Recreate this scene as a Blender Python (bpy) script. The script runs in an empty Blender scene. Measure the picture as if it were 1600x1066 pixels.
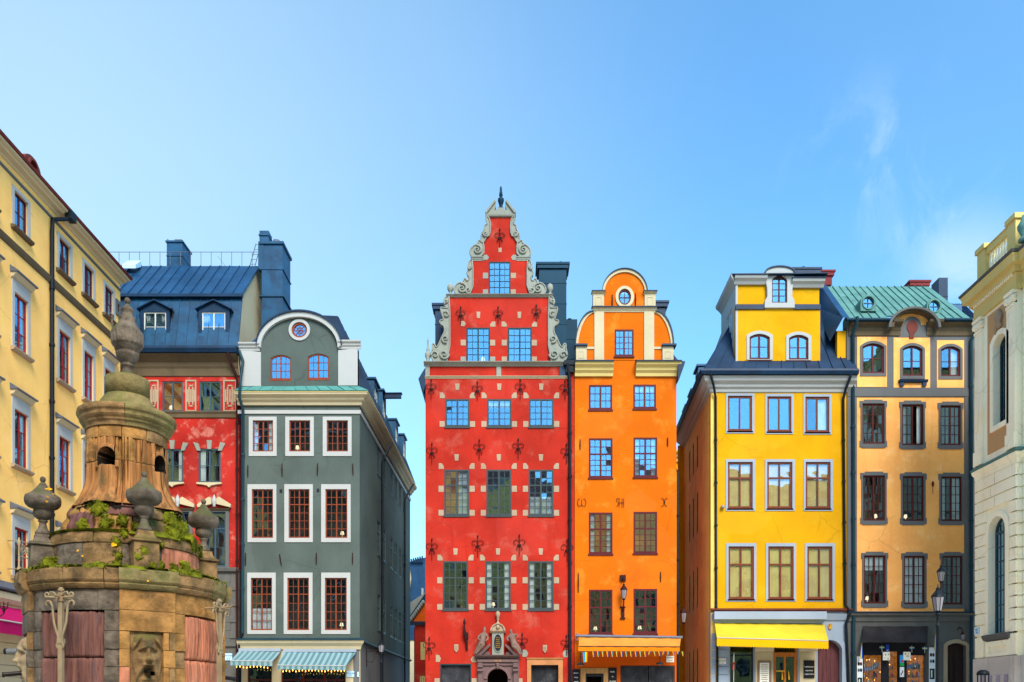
import bpy, bmesh, math, random
from mathutils import Vector, Matrix, noise
from mathutils.geometry import tessellate_polygon
random.seed(7)
SC = bpy.context.scene
COL = SC.collection
PI = math.pi
# ---------------------------------------------------------------- camera
EYE = 1.6; FPX = 1320.0; CX = 800.0; HY = 1105.0
cam = bpy.data.cameras.new('camera'); camo = bpy.data.objects.new('camera', cam); COL.objects.link(camo)
cam.sensor_width = 36; cam.lens = 36*FPX/1600; cam.shift_y = (HY-533)/1600
cam.clip_start = .1; cam.clip_end = 3000
camo.location = (0, 0, EYE); camo.rotation_euler = (PI/2, 0, 0)
SC.camera = camo
# ---------------------------------------------------------------- light
SUN_EL = math.radians(44); SUN_AZ = math.radians(18)      # azimuth: to the right of straight behind the camera
sd = Vector((math.sin(SUN_AZ)*math.cos(SUN_EL), -math.cos(SUN_AZ)*math.cos(SUN_EL), math.sin(SUN_EL)))
sl = bpy.data.lights.new('sun', 'SUN'); sl.energy = 2.2; sl.angle = math.radians(30); sl.color = (1, .93, .82)
so = bpy.data.objects.new('sun', sl); COL.objects.link(so); so.rotation_euler = sd.to_track_quat('Z', 'Y').to_euler(); so.location = (0, -20, 60)
W = bpy.data.worlds.new('World'); SC.world = W; W.use_nodes = True
nt = W.node_tree; N = nt.nodes; L = nt.links; N.clear()
out = N.new('ShaderNodeOutputWorld'); bg = N.new('ShaderNodeBackground'); sky = N.new('ShaderNodeTexSky')
sky.sky_type = 'NISHITA'; sky.sun_disc = False; sky.sun_elevation = SUN_EL
sky.sun_rotation = math.atan2(sd.x, sd.y)
sky.air_density = 1.0; sky.dust_density = .6; sky.ozone_density = 1.6; sky.altitude = 0
bg.inputs['Strength'].default_value = .12
tc = N.new('ShaderNodeTexCoord')
hs = N.new('ShaderNodeHueSaturation'); hs.inputs['Saturation'].default_value = 1.12; L.new(sky.outputs[0], hs.inputs['Color'])
tn = N.new('ShaderNodeMix'); tn.data_type = 'RGBA'; tn.blend_type = 'MULTIPLY'; tn.inputs[0].default_value = 1; L.new(hs.outputs[0], tn.inputs[6]); tn.inputs[7].default_value = (.63, 1.03, 1.10, 1)
def wmath(op, a, b=None, c=None):
    n = N.new('ShaderNodeMath'); n.operation = op
    for i, x in enumerate((a, b, c)):
        if x is None: continue
        if isinstance(x, (int, float)): n.inputs[i].default_value = x
        else: L.new(x, n.inputs[i])
    return n.outputs[0]
# thin cirrus: noise in the direction vector, densest to the right of the square; plus a smooth pale tint low on the left
def blob(px, py, r, stretch=1):
    d = Vector(((px-CX)/FPX, 1, (HY-py)/FPX)).normalized()
    s = N.new('ShaderNodeVectorMath'); s.operation = 'SUBTRACT'; L.new(tc.outputs['Generated'], s.inputs[0]); s.inputs[1].default_value = d
    m = N.new('ShaderNodeVectorMath'); m.operation = 'MULTIPLY'; L.new(s.outputs[0], m.inputs[0]); m.inputs[1].default_value = (1/r, 1/r, 1/(r*stretch))
    ln = N.new('ShaderNodeVectorMath'); ln.operation = 'LENGTH'; L.new(m.outputs[0], ln.inputs[0])
    mr = N.new('ShaderNodeMapRange'); mr.interpolation_type = 'SMOOTHSTEP'; L.new(ln.outputs['Value'], mr.inputs[0])
    mr.inputs[1].default_value = 0; mr.inputs[2].default_value = 1; mr.inputs[3].default_value = 1; mr.inputs[4].default_value = 0
    return mr.outputs[0]
def wnoise(scale, lo, hi, st=(1, 1, 1), det=6):
    m = N.new('ShaderNodeMapping'); m.inputs['Scale'].default_value = st; L.new(tc.outputs['Generated'], m.inputs[0])
    n = N.new('ShaderNodeTexNoise'); n.inputs['Scale'].default_value = scale; n.inputs['Detail'].default_value = det; n.inputs['Roughness'].default_value = .62
    n.inputs['Distortion'].default_value = .6; L.new(m.outputs[0], n.inputs[0])
    mr = N.new('ShaderNodeMapRange'); mr.interpolation_type = 'SMOOTHSTEP'; L.new(n.outputs[0], mr.inputs[0])
    mr.inputs[1].default_value = lo; mr.inputs[2].default_value = hi
    return mr.outputs[0]
wisps = wmath('ADD', wmath('ADD', blob(1330, 225, .10, .6), blob(1400, 285, .13)), blob(1465, 345, .08))
wisps = wmath('MULTIPLY', wisps, wmath('MULTIPLY', wnoise(15, .46, .8, (1.3, 1, .8)), .22))
low = wmath('MULTIPLY', blob(1515, 425, .075), wmath('MULTIPLY', wnoise(12, .3, .62), .6))
veil = wmath('MULTIPLY', wnoise(1.3, .25, .85, (1, 1, 1.6), 2), .10)
left = wmath('MULTIPLY', blob(0, 420, .8, 1), .62)
tot = wmath('ADD', wmath('ADD', wisps, low), wmath('ADD', veil, left))
mx = N.new('ShaderNodeMix'); mx.data_type = 'RGBA'; mx.clamp_factor = True
L.new(tot, mx.inputs[0]); L.new(tn.outputs[2], mx.inputs[6]); mx.inputs[7].default_value = (2.2, 2.95, 3.25, 1)
L.new(mx.outputs[2], bg.inputs['Color']); L.new(bg.outputs[0], out.inputs[0])
vs = SC.view_settings; vs.view_transform = 'Standard'; vs.look = 'None'; vs.gamma = 1; vs.use_curve_mapping = False; vs.exposure = 1.45
SC.cycles.max_bounces = 8; SC.cycles.transparent_max_bounces = 8
# ---------------------------------------------------------------- materials
def s2l(c): c /= 255; return c/12.92 if c <= .04045 else ((c+.055)/1.055)**2.4
def rgb(r, g, b, k=1): return (s2l(r)*k, s2l(g)*k, s2l(b)*k)
MATS = {}
def mat(name, col, rough=.85, var=.10, sc=.5, col2=None, mott=0, msc=1.2, bump=.15, bsc=18, metal=0, streak=0, dirt=None, moss=0, spec=.12, fine=.06, stripe=None, emit=0, st=(1, 1, 1)):
    m = bpy.data.materials.new(name); m.use_nodes = True; MATS[name] = m
    t = m.node_tree; n = t.nodes; l = t.links; b = n['Principled BSDF']
    b.inputs['Roughness'].default_value = rough; b.inputs['Metallic'].default_value = metal; b.inputs['Specular IOR Level'].default_value = spec
    geo = n.new('ShaderNodeNewGeometry'); mp = n.new('ShaderNodeMapping'); mp.inputs['Scale'].default_value = st; l.new(geo.outputs['Position'], mp.inputs[0])
    P = mp.outputs[0]
    def nz(scale, det=4, r=.55, stv=None):
        q = n.new('ShaderNodeTexNoise'); q.inputs['Scale'].default_value = scale; q.inputs['Detail'].default_value = det; q.inputs['Roughness'].default_value = r
        if stv:
            m2 = n.new('ShaderNodeMapping'); m2.inputs['Scale'].default_value = stv; l.new(P, m2.inputs[0]); l.new(m2.outputs[0], q.inputs[0])
        else: l.new(P, q.inputs[0])
        return q.outputs[0]
    def ramp(x, lo, hi, a=0, bb=1):
        q = n.new('ShaderNodeMapRange'); q.interpolation_type = 'SMOOTHSTEP'; l.new(x, q.inputs[0])
        for i, v in zip((1, 2, 3, 4), (lo, hi, a, bb)): q.inputs[i].default_value = v
        return q.outputs[0]
    def mix(f, a, c, mode='MIX'):
        q = n.new('ShaderNodeMix'); q.data_type = 'RGBA'; q.blend_type = mode
        if isinstance(f, float): q.inputs[0].default_value = f
        else: l.new(f, q.inputs[0])
        for i, v in ((6, a), (7, c)):
            if isinstance(v, tuple): q.inputs[i].default_value = (*v[:3], 1)
            else: l.new(v, q.inputs[i])
        return q.outputs[2]
    lo = tuple(c*(1-var) for c in col); hi = tuple(min(1, c*(1+var)) for c in col)
    c = mix(ramp(nz(sc, 5), .3, .7), lo, hi)
    if col2: c = mix(ramp(nz(msc, 6, .65), .52, .68, 0, mott), c, tuple(col2))
    if fine: c = mix(ramp(nz(bsc*.8, 3), .3, .7, 0, fine*2), c, tuple(x*.55 for x in col))
    if streak: c = mix(ramp(nz(1, 5, .6, (2.6, 2.6, .2)), .5, .72, 0, streak), c, tuple(dirt or [x*.5 for x in col]))
    if name in ('pale_yellow', 'red_mottled', 'red', 'orange', 'yellow', 'yellow_old', 'peach', 'greengrey', 'hall', 'orange_red', 'greystone'):
        # hairline cracks and old patched areas in the render coat
        vo = n.new('ShaderNodeTexVoronoi'); vo.feature = 'DISTANCE_TO_EDGE'; vo.inputs['Scale'].default_value = .55
        ds = n.new('ShaderNodeMix'); ds.data_type = 'RGBA'; ds.blend_type = 'ADD'; ds.inputs[0].default_value = .35; l.new(P, ds.inputs[6])
        qn = n.new('ShaderNodeTexNoise'); qn.inputs['Scale'].default_value = 1.7; qn.inputs['Detail'].default_value = 6; l.new(P, qn.inputs[0]); l.new(qn.outputs['Color'], ds.inputs[7]); l.new(ds.outputs[2], vo.inputs['Vector'])
        ck = ramp(vo.outputs['Distance'], .004, .022, 1, 0); mk = ramp(nz(.35, 3), .46, .6)
        mm = n.new('ShaderNodeMath'); mm.operation = 'MULTIPLY'; l.new(ck, mm.inputs[0]); l.new(mk, mm.inputs[1])
        m3 = n.new('ShaderNodeMath'); m3.operation = 'MULTIPLY'; l.new(mm.outputs[0], m3.inputs[0]); m3.inputs[1].default_value = .30
        c = mix(m3.outputs[0], c, tuple(x*.45 for x in col))
        pv = n.new('ShaderNodeTexVoronoi'); pv.inputs['Scale'].default_value = .42; l.new(ds.outputs[2], pv.inputs['Vector']); sp_ = n.new('ShaderNodeSeparateColor'); l.new(pv.outputs['Color'], sp_.inputs[0])
        c = mix(ramp(sp_.outputs[0], .55, .9, 0, .16), c, tuple(min(1, x*1.25+.03) for x in col))
    if stripe:
        sx = n.new('ShaderNodeSeparateXYZ'); l.new(geo.outputs['Position'], sx.inputs[0])
        q = n.new('ShaderNodeMath'); q.operation = 'MULTIPLY'; l.new(sx.outputs[0], q.inputs[0]); q.inputs[1].default_value = 1/stripe[0]
        q2 = n.new('ShaderNodeMath'); q2.operation = 'FRACT'; l.new(q.outputs[0], q2.inputs[0])
        q3 = n.new('ShaderNodeMath'); q3.operation = 'GREATER_THAN'; l.new(q2.outputs[0], q3.inputs[0]); q3.inputs[1].default_value = .5
        c = mix(q3.outputs[0], c, stripe[1])
    if moss:
        sx = n.new('ShaderNodeSeparateXYZ'); l.new(geo.outputs['Normal'], sx.inputs[0])
        q = n.new('ShaderNodeMath'); q.operation = 'MULTIPLY_ADD'; l.new(sx.outputs[2], q.inputs[0]); q.inputs[1].default_value = .34; l.new(nz(3.2, 5, .6), q.inputs[2])
        c = mix(ramp(q.outputs[0], .60, .80, 0, moss), c, rgb(92, 98, 38, .8))
    l.new(c, b.inputs['Base Color'])
    if bump:
        q = n.new('ShaderNodeBump'); q.inputs['Strength'].default_value = bump; q.inputs['Distance'].default_value = .02
        l.new(nz(bsc, 6, .65), q.inputs['Height']); l.new(q.outputs[0], b.inputs['Normal'])
    if emit: b.inputs['Emission Color'].default_value = (*col, 1); b.inputs['Emission Strength'].default_value = emit
    return m
def glass(name, fac=.45, tint=(.9, .93, .95), rough=.015):
    m = bpy.data.materials.new(name); m.use_nodes = True; MATS[name] = m
    t = m.node_tree; n = t.nodes; l = t.links; n.clear()
    o = n.new('ShaderNodeOutputMaterial'); tr = n.new('ShaderNodeBsdfTransparent'); g = n.new('ShaderNodeBsdfGlossy'); mx = n.new('ShaderNodeMixShader')
    tr.inputs[0].default_value = (*tint, 1); g.inputs['Roughness'].default_value = rough; g.inputs['Color'].default_value = (.42, .76, 1, 1)
    lw = n.new('ShaderNodeLayerWeight'); lw.inputs[0].default_value = .3
    mr = n.new('ShaderNodeMapRange'); l.new(lw.outputs['Facing'], mr.inputs[0]); mr.inputs[3].default_value = fac; mr.inputs[4].default_value = min(1, fac+.45)
    geo = n.new('ShaderNodeNewGeometry'); q = n.new('ShaderNodeTexNoise'); q.inputs['Scale'].default_value = 2.2; q.inputs['Detail'].default_value = 0; l.new(geo.outputs['Position'], q.inputs[0])
    bp = n.new('ShaderNodeBump'); bp.inputs['Strength'].default_value = .12; bp.inputs['Distance'].default_value = .02; l.new(q.outputs[0], bp.inputs['Height']); l.new(bp.outputs[0], g.inputs['Normal'])
    l.new(mr.outputs[0], mx.inputs[0]); l.new(tr.outputs[0], mx.inputs[1]); l.new(g.outputs[0], mx.inputs[2]); l.new(mx.outputs[0], o.inputs[0])
    return m
K = .585
mat('pale_yellow', rgb(255, 194, 108, .98), col2=rgb(255, 206, 136, .98), mott=.35, streak=.06, dirt=rgb(200, 150, 80), fine=.04)
mat('red_mottled', rgb(204, 48, 38, K), col2=rgb(232, 142, 124, K), mott=.9, msc=1.9, var=.3, streak=.2, dirt=rgb(150, 25, 25), fine=.08)
mat('red', rgb(216, 54, 36, K), col2=rgb(226, 108, 88, K), mott=.75, msc=.8, var=.2, streak=.4, dirt=rgb(160, 22, 18), fine=.12)
mat('orange', rgb(255, 122, 2, K), col2=rgb(255, 158, 48, K), mott=.7, msc=1.1, var=.12, streak=.25, dirt=rgb(214, 96, 10), fine=.05)
mat('yellow', rgb(255, 184, 4, K), col2=rgb(255, 200, 40, K), mott=.5, msc=.9, var=.09, streak=.15, dirt=rgb(220, 160, 10), fine=.03)
mat('yellow_old', rgb(246, 196, 96, .95), col2=rgb(228, 172, 92, .95), mott=.5, msc=.8, var=.14, streak=.25, dirt=rgb(140, 90, 40), fine=.08)
mat('peach', rgb(255, 172, 92, .99), col2=rgb(255, 194, 130, .99), mott=.8, msc=1.0, var=.12, streak=.3, dirt=rgb(226, 124, 44), fine=.08)
mat('greengrey', rgb(102, 114, 108, K), col2=rgb(104, 120, 112, K), mott=.5, msc=.9, var=.14, streak=.3, dirt=rgb(66, 78, 72), fine=.05)
mat('cream', rgb(236, 218, 178, .60), col2=rgb(226, 204, 150, K), mott=.3, var=.05, streak=.14, dirt=rgb(170, 150, 110), fine=.04)
mat('cream_yellow', rgb(250, 222, 140, .66), var=.06, streak=.14, dirt=rgb(200, 170, 90), fine=.04)
mat('hall', rgb(255, 240, 206, .98), col2=rgb(255, 224, 160, .98), mott=.3, var=.06, msc=.7, streak=.14, dirt=rgb(170, 160, 130), fine=.04)
mat('hall_peach', rgb(246, 190, 130, K), var=.06, fine=.04)
mat('white', rgb(222, 222, 218, .54), var=.04, streak=.10, dirt=rgb(170, 170, 160), fine=.03)
mat('ltblue', rgb(178, 190, 206, .64), var=.07, streak=.12, dirt=rgb(120, 125, 130), fine=.04)
mat('greystone', rgb(118, 116, 112, K), col2=rgb(138, 134, 126, K), mott=.4, var=.10, streak=.14, fine=.06)
mat('greybrown', rgb(124, 106, 82, K), col2=rgb(96, 84, 68, K), mott=.4, var=.14, streak=.2, fine=.08)
mat('trimgrey', rgb(124, 124, 124, K), var=.07, streak=.12, fine=.05)
mat('sandgrey', rgb(176, 178, 164, K), col2=rgb(150, 152, 140, K), mott=.55, msc=3, var=.12, streak=.2, dirt=rgb(130, 110, 70), bump=.4)
mat('quoin', rgb(206, 178, 148, K), col2=rgb(206, 160, 122, K), mott=.6, msc=1.1, var=.12, fine=.08, bump=.3)
mat('portalstone', rgb(136, 108, 106, K), col2=rgb(110, 86, 82, K), mott=.5, msc=3, var=.14, fine=.1, bump=.4)
mat('statue_stone', rgb(150, 122, 108, K), var=.2, sc=6, bump=.3)
mat('sandstone_orange', rgb(222, 150, 96, K), var=.12, sc=2, bump=.3)
mat('roof_blue', rgb(34, 80, 118, .75), rough=.38, var=.2, sc=.8, col2=rgb(24, 56, 92, .75), mott=.5, msc=2, metal=.35, streak=.15, dirt=rgb(20, 36, 66), bump=.1, bsc=5, spec=.5)
mat('roof_navy', rgb(18, 74, 108, .75), rough=.45, var=.3, sc=1.2, metal=.1, bump=.15, bsc=5, spec=.35, col2=rgb(12, 44, 80, .7), mott=.6, msc=2, streak=.4, dirt=rgb(8, 26, 50))
mat('roof_dark', rgb(8, 46, 76, .8), rough=.5, var=.3, sc=1, metal=0, bump=.15, bsc=5, spec=.25, col2=rgb(26, 50, 84, .8), mott=.5, msc=2, streak=.3)
mat('roof_teal', rgb(20, 56, 76, .7), rough=.45, var=.2, metal=.3, bump=.1, bsc=5)
mat('copper', rgb(110, 160, 150, .62), rough=.6, var=.14, sc=1.2, col2=rgb(70, 120, 112), mott=.55, msc=2.2, streak=.35, dirt=rgb(50, 84, 80), bump=.12, bsc=8)
mat('copper_bright', rgb(98, 166, 156, .62), rough=.6, var=.14, sc=2, col2=rgb(64, 120, 112), mott=.6, msc=4, streak=.2, bump=.12)
mat('roof_red', rgb(136, 62, 52, K), rough=.6, var=.15)
mat('brick_red', rgb(150, 60, 62, K), rough=.7, var=.15)
mat('metal_black', rgb(26, 32, 38), rough=.45, var=.2, metal=.2, bump=.05)
mat('iron', rgb(50, 22, 22), rough=.6, var=.2, bump=.1, fine=0)
mat('iron_red', rgb(90, 26, 26), rough=.7, var=.2, bump=.1, fine=0)
mat('pipe_teal', rgb(30, 56, 66), rough=.5, var=.2, bump=.05)
mat('zinc', rgb(96, 100, 112), rough=.5, var=.12, metal=.2, bump=.05)
mat('wf_grey', rgb(58, 66, 68), rough=.5, var=.08, bump=.05, fine=0)
mat('wf_green', rgb(34, 54, 58), rough=.5, var=.08, bump=.05, fine=0)
mat('wf_slate', rgb(58, 78, 88), rough=.5, var=.08, bump=.05, fine=0)
mat('wf_brown', rgb(132, 62, 38, .9), rough=.5, var=.14, sc=3, bump=.08, fine=0)
mat('wf_brown2', rgb(112, 54, 34, .9), rough=.5, var=.14, sc=3, bump=.08, fine=0)
mat('wf_maroon', rgb(88, 30, 34, .9), rough=.5, var=.12, bump=.05, fine=0)
mat('wf_darkred', rgb(86, 32, 28, .9), rough=.5, var=.12, bump=.05, fine=0)
mat('wf_red', rgb(150, 36, 42, .9), rough=.5, var=.12, bump=.05, fine=0)
mat('wf_white', rgb(214, 214, 206, .8), rough=.5, var=.05, bump=.05, fine=0)
mat('interior', rgb(78, 66, 54), rough=.95, var=.4, sc=1.6, bump=0, fine=0)
mat('interior_warm', rgb(200, 130, 50), rough=.95, var=.6, sc=1.8, bump=0, fine=0, emit=.10)  # lamplit rooms: the walls themselves glow a little
mat('interior_gold', rgb(230, 140, 30), rough=.95, var=.9, sc=4, bump=0, fine=0, emit=.10)  # the shop's amber lamplight is put into glowing, patchy walls
mat('curtain', rgb(232, 230, 220, .9), rough=.95, var=.08, sc=4, bump=0, fine=0)
mat('reflect_yellow', rgb(255, 206, 122, 1.0), rough=.95, var=.12, sc=2, bump=0, fine=0)  # sheet colour imitating sunlit houses mirrored in the panes
mat('lamp_shade', rgb(250, 225, 180), rough=.8, bump=0, fine=0, emit=.6)
mat('bulb', (1, .42, .06), rough=.5, bump=0, fine=0, emit=2.2)
mat('bulb_soft', (1, .75, .45), rough=.5, bump=0, fine=0, emit=1.2)
mat('gold', rgb(220, 160, 50), rough=.4, metal=.6, bump=0)
mat('door_dark', rgb(54, 38, 36), rough=.6, var=.25, sc=2, st=(4, 4, .6))
mat('door_wine', rgb(92, 52, 54), rough=.6, var=.25, sc=2, st=(4, 4, .6))
mat('board_black', rgb(44, 44, 48), rough=.6, var=.45, sc=1.5, col2=rgb(84, 84, 86), mott=.4, msc=2)
mat('wood_oak', rgb(150, 112, 66), rough=.6, var=.2, sc=3, st=(4, 4, .6))
mat('wood_orange', rgb(184, 108, 44), rough=.5, var=.2, sc=3, st=(4, 4, .6))
mat('awn_teal', rgb(108, 150, 156, K), rough=.9, var=.05, bump=.1, stripe=(.26, rgb(158, 190, 196, K)), fine=0)
mat('awn_yellow', rgb(240, 210, 56, .62), rough=.85, var=.08, sc=1.2, bump=.1, fine=0)
mat('awn_yellow_deep', rgb(246, 184, 2, .7), rough=.85, var=.05, bump=.1, fine=0)
mat('awn_orange', rgb(246, 158, 66, .62), rough=.85, var=.1, sc=1.4, bump=.1, fine=0)
mat('awn_orange_deep', rgb(250, 132, 14, .72), rough=.85, var=.05, bump=.1, fine=0)
mat('awn_black', rgb(42, 38, 40), rough=.7, var=.4, sc=1.4, bump=.1, fine=0)
mat('awn_magenta', rgb(176, 14, 88, .75), rough=.85, var=.08, bump=.1, fine=0)
mat('orange_red', rgb(244, 104, 12, K), var=.08, fine=.05)
mat('paper', rgb(226, 220, 204), rough=.9, bump=0, fine=0, var=.05)
mat('ink_blue', rgb(70, 90, 130), rough=.9, bump=0, fine=0)
mat('ink_dark', rgb(40, 40, 44), rough=.9, bump=0, fine=0)
mat('plate_blue', rgb(170, 205, 226), rough=.5, bump=0, fine=0)
mat('blackboard', rgb(24, 24, 28), rough=.6, bump=0, fine=0)
mat('chalk', rgb(220, 215, 205), rough=.9, bump=0, fine=0)
for nm, c in dict(f_red=(214, 36, 30), f_orange=(244, 130, 20), f_yellow=(250, 220, 30), f_green=(40, 160, 80), f_blue=(30, 90, 200), f_violet=(90, 60, 150), f_sky=(60, 150, 215), f_white=(235, 235, 235)).items():
    mat(nm, rgb(*c, .9), rough=.8, bump=0, fine=0, var=.04)
mat('lamp_glass', rgb(132, 126, 130), rough=.2, bump=0, fine=0, var=.1, spec=.6)
# fountain stones
mat('st_brown', rgb(150, 116, 76, .85), var=.4, sc=6, col2=rgb(74, 64, 48, .8), mott=.8, msc=4, moss=.55, bump=.9, bsc=22, streak=.35, dirt=rgb(70, 62, 44), fine=.12)
mat('st_gold', rgb(176, 126, 70, .88), var=.4, sc=5, col2=rgb(96, 72, 48, .8), mott=.8, msc=3, moss=.4, bump=.9, bsc=22, streak=.35, dirt=rgb(84, 66, 44), fine=.12)
mat('st_grey', rgb(116, 102, 88, .85), var=.45, sc=6, col2=rgb(62, 56, 48, .8), mott=.8, msc=5, moss=.5, bump=.9, bsc=24, streak=.3, dirt=rgb(58, 54, 46), fine=.14)
mat('st_red', rgb(196, 122, 92, .9), var=.3, sc=3, col2=rgb(206, 142, 108, .85), mott=.9, msc=4, bump=.8, bsc=9, streak=.7, dirt=rgb(70, 40, 34), fine=.14, st=(3.2, 3.2, .45))
mat('st_wine', rgb(132, 88, 78, .8), var=.3, sc=3, col2=rgb(120, 96, 96, .7), mott=.9, msc=4, bump=.8, bsc=9, streak=.7, dirt=rgb(46, 30, 32), fine=.14, st=(3.2, 3.2, .45))
mat('st_moss', rgb(140, 122, 78, .9), var=.35, sc=4, col2=rgb(100, 102, 54, .8), mott=.7, msc=4, moss=.6, bump=.9, bsc=22, streak=.3, dirt=rgb(70, 66, 40))
mat('st_fall', rgb(168, 114, 66, .88), var=.45, sc=3, col2=rgb(92, 86, 52, .8), mott=.9, msc=2.5, bump=.8, bsc=9, streak=.8, dirt=rgb(62, 48, 34), fine=.14, st=(3.2, 3.2, .45))
mat('hole_shade', rgb(30, 22, 16), var=.2, bump=.2)  # near-black, paints the dark inside openings and bores
mat('moss', rgb(126, 128, 22, .75), var=.6, sc=9, col2=rgb(34, 36, 12, .7), mott=.95, msc=7, bump=.8, bsc=60, fine=.2)
mat('leaf_yellow', rgb(236, 168, 20), rough=.7, var=.2, sc=20, bump=0)
mat('paint_cream', rgb(190, 164, 126, .62), rough=.6, var=.12, sc=8, col2=rgb(150, 96, 70), mott=.7, msc=9, bump=.2, fine=.1)
mat('bronze_dark', rgb(44, 40, 38), rough=.35, var=.2, metal=.5, bump=.1)
mat('hall_purple', rgb(160, 144, 156, .95), var=.14, sc=1.5, streak=.2)
mat('hall_base', rgb(206, 192, 178, .95), var=.14, sc=1, streak=.3, dirt=rgb(150, 130, 110))
glass('glass', .24); glass('glass_hi', .28); glass('glass_lo', .08); glass('glass_mid', .15)
# ---------------------------------------------------------------- helpers
ORG = {}
def thing(name, label, cat, loc=(0, 0, 0), group=None):
    o = bpy.data.objects.new(name, None); COL.objects.link(o); o.location = loc; ORG[o.name] = Vector(loc)
    o.empty_display_size = .3
    o['label'] = label; o['category'] = cat
    if group: o['group'] = group
    return o
def tag(o, label=None, cat=None, group=None, kind=None):
    if label: o['label'] = label
    if cat: o['category'] = cat
    if group: o['group'] = group
    if kind: o['kind'] = kind
    return o
class Frame:
    """a vertical plane: u runs along it, v is height, w sticks out towards its front"""
    def __init__(s, o, U):
        s.o = Vector(o); s.U = Vector((U[0], U[1], 0)).normalized(); s.N = Vector((s.U.y, -s.U.x, 0))
    def p(s, u, v, w=0): return s.o + s.U*u + s.N*w + Vector((0, 0, v - s.o.z))
    def uv(s, px, py):
        d = Vector(((px-CX)/FPX, 1, (HY-py)/FPX)); c = Vector((0, 0, EYE))
        t = (s.o-c).dot(s.N)/d.dot(s.N); P = c+d*t
        return ((P-s.o).dot(s.U), P.z)
    def rect(s, x0, y0, x1, y1):
        a = s.uv(x0, y1); b = s.uv(x1, y0); return (min(a[0], b[0]), a[1], max(a[0], b[0]), b[1])
    def pts(s, L): return [s.uv(*q) for q in L]
    def off(s, w): return Frame(s.o+s.N*w, s.U)
def R4(r): return [(r[0], r[1]), (r[2], r[1]), (r[2], r[3]), (r[0], r[3])]
def inset(r, d): return (r[0]+d, r[1]+d, r[2]-d, r[3]-d)
def arch(r, rise, n=12):
    u0, v0, u1, v1 = r; P = [(u0, v0), (u1, v0)]
    h = (u1-u0)/2; cu = (u0+u1)/2
    if rise <= 0: return R4(r)
    Rr = (h*h+rise*rise)/(2*rise); cv = v1-Rr; a = math.asin(min(1, h/Rr))
    if rise > h: a = PI-a
    for i in range(n+1):
        t = a-2*a*i/n; P.append((cu+Rr*math.sin(t), cv+Rr*math.cos(t)))
    return P
def oval(cu, cv, ru, rv, n=28): return [(cu+ru*math.cos(2*PI*i/n), cv+rv*math.sin(2*PI*i/n)) for i in range(n)]
def area(P): return sum(P[i][0]*P[(i+1) % len(P)][1]-P[(i+1) % len(P)][0]*P[i][1] for i in range(len(P)))/2
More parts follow.
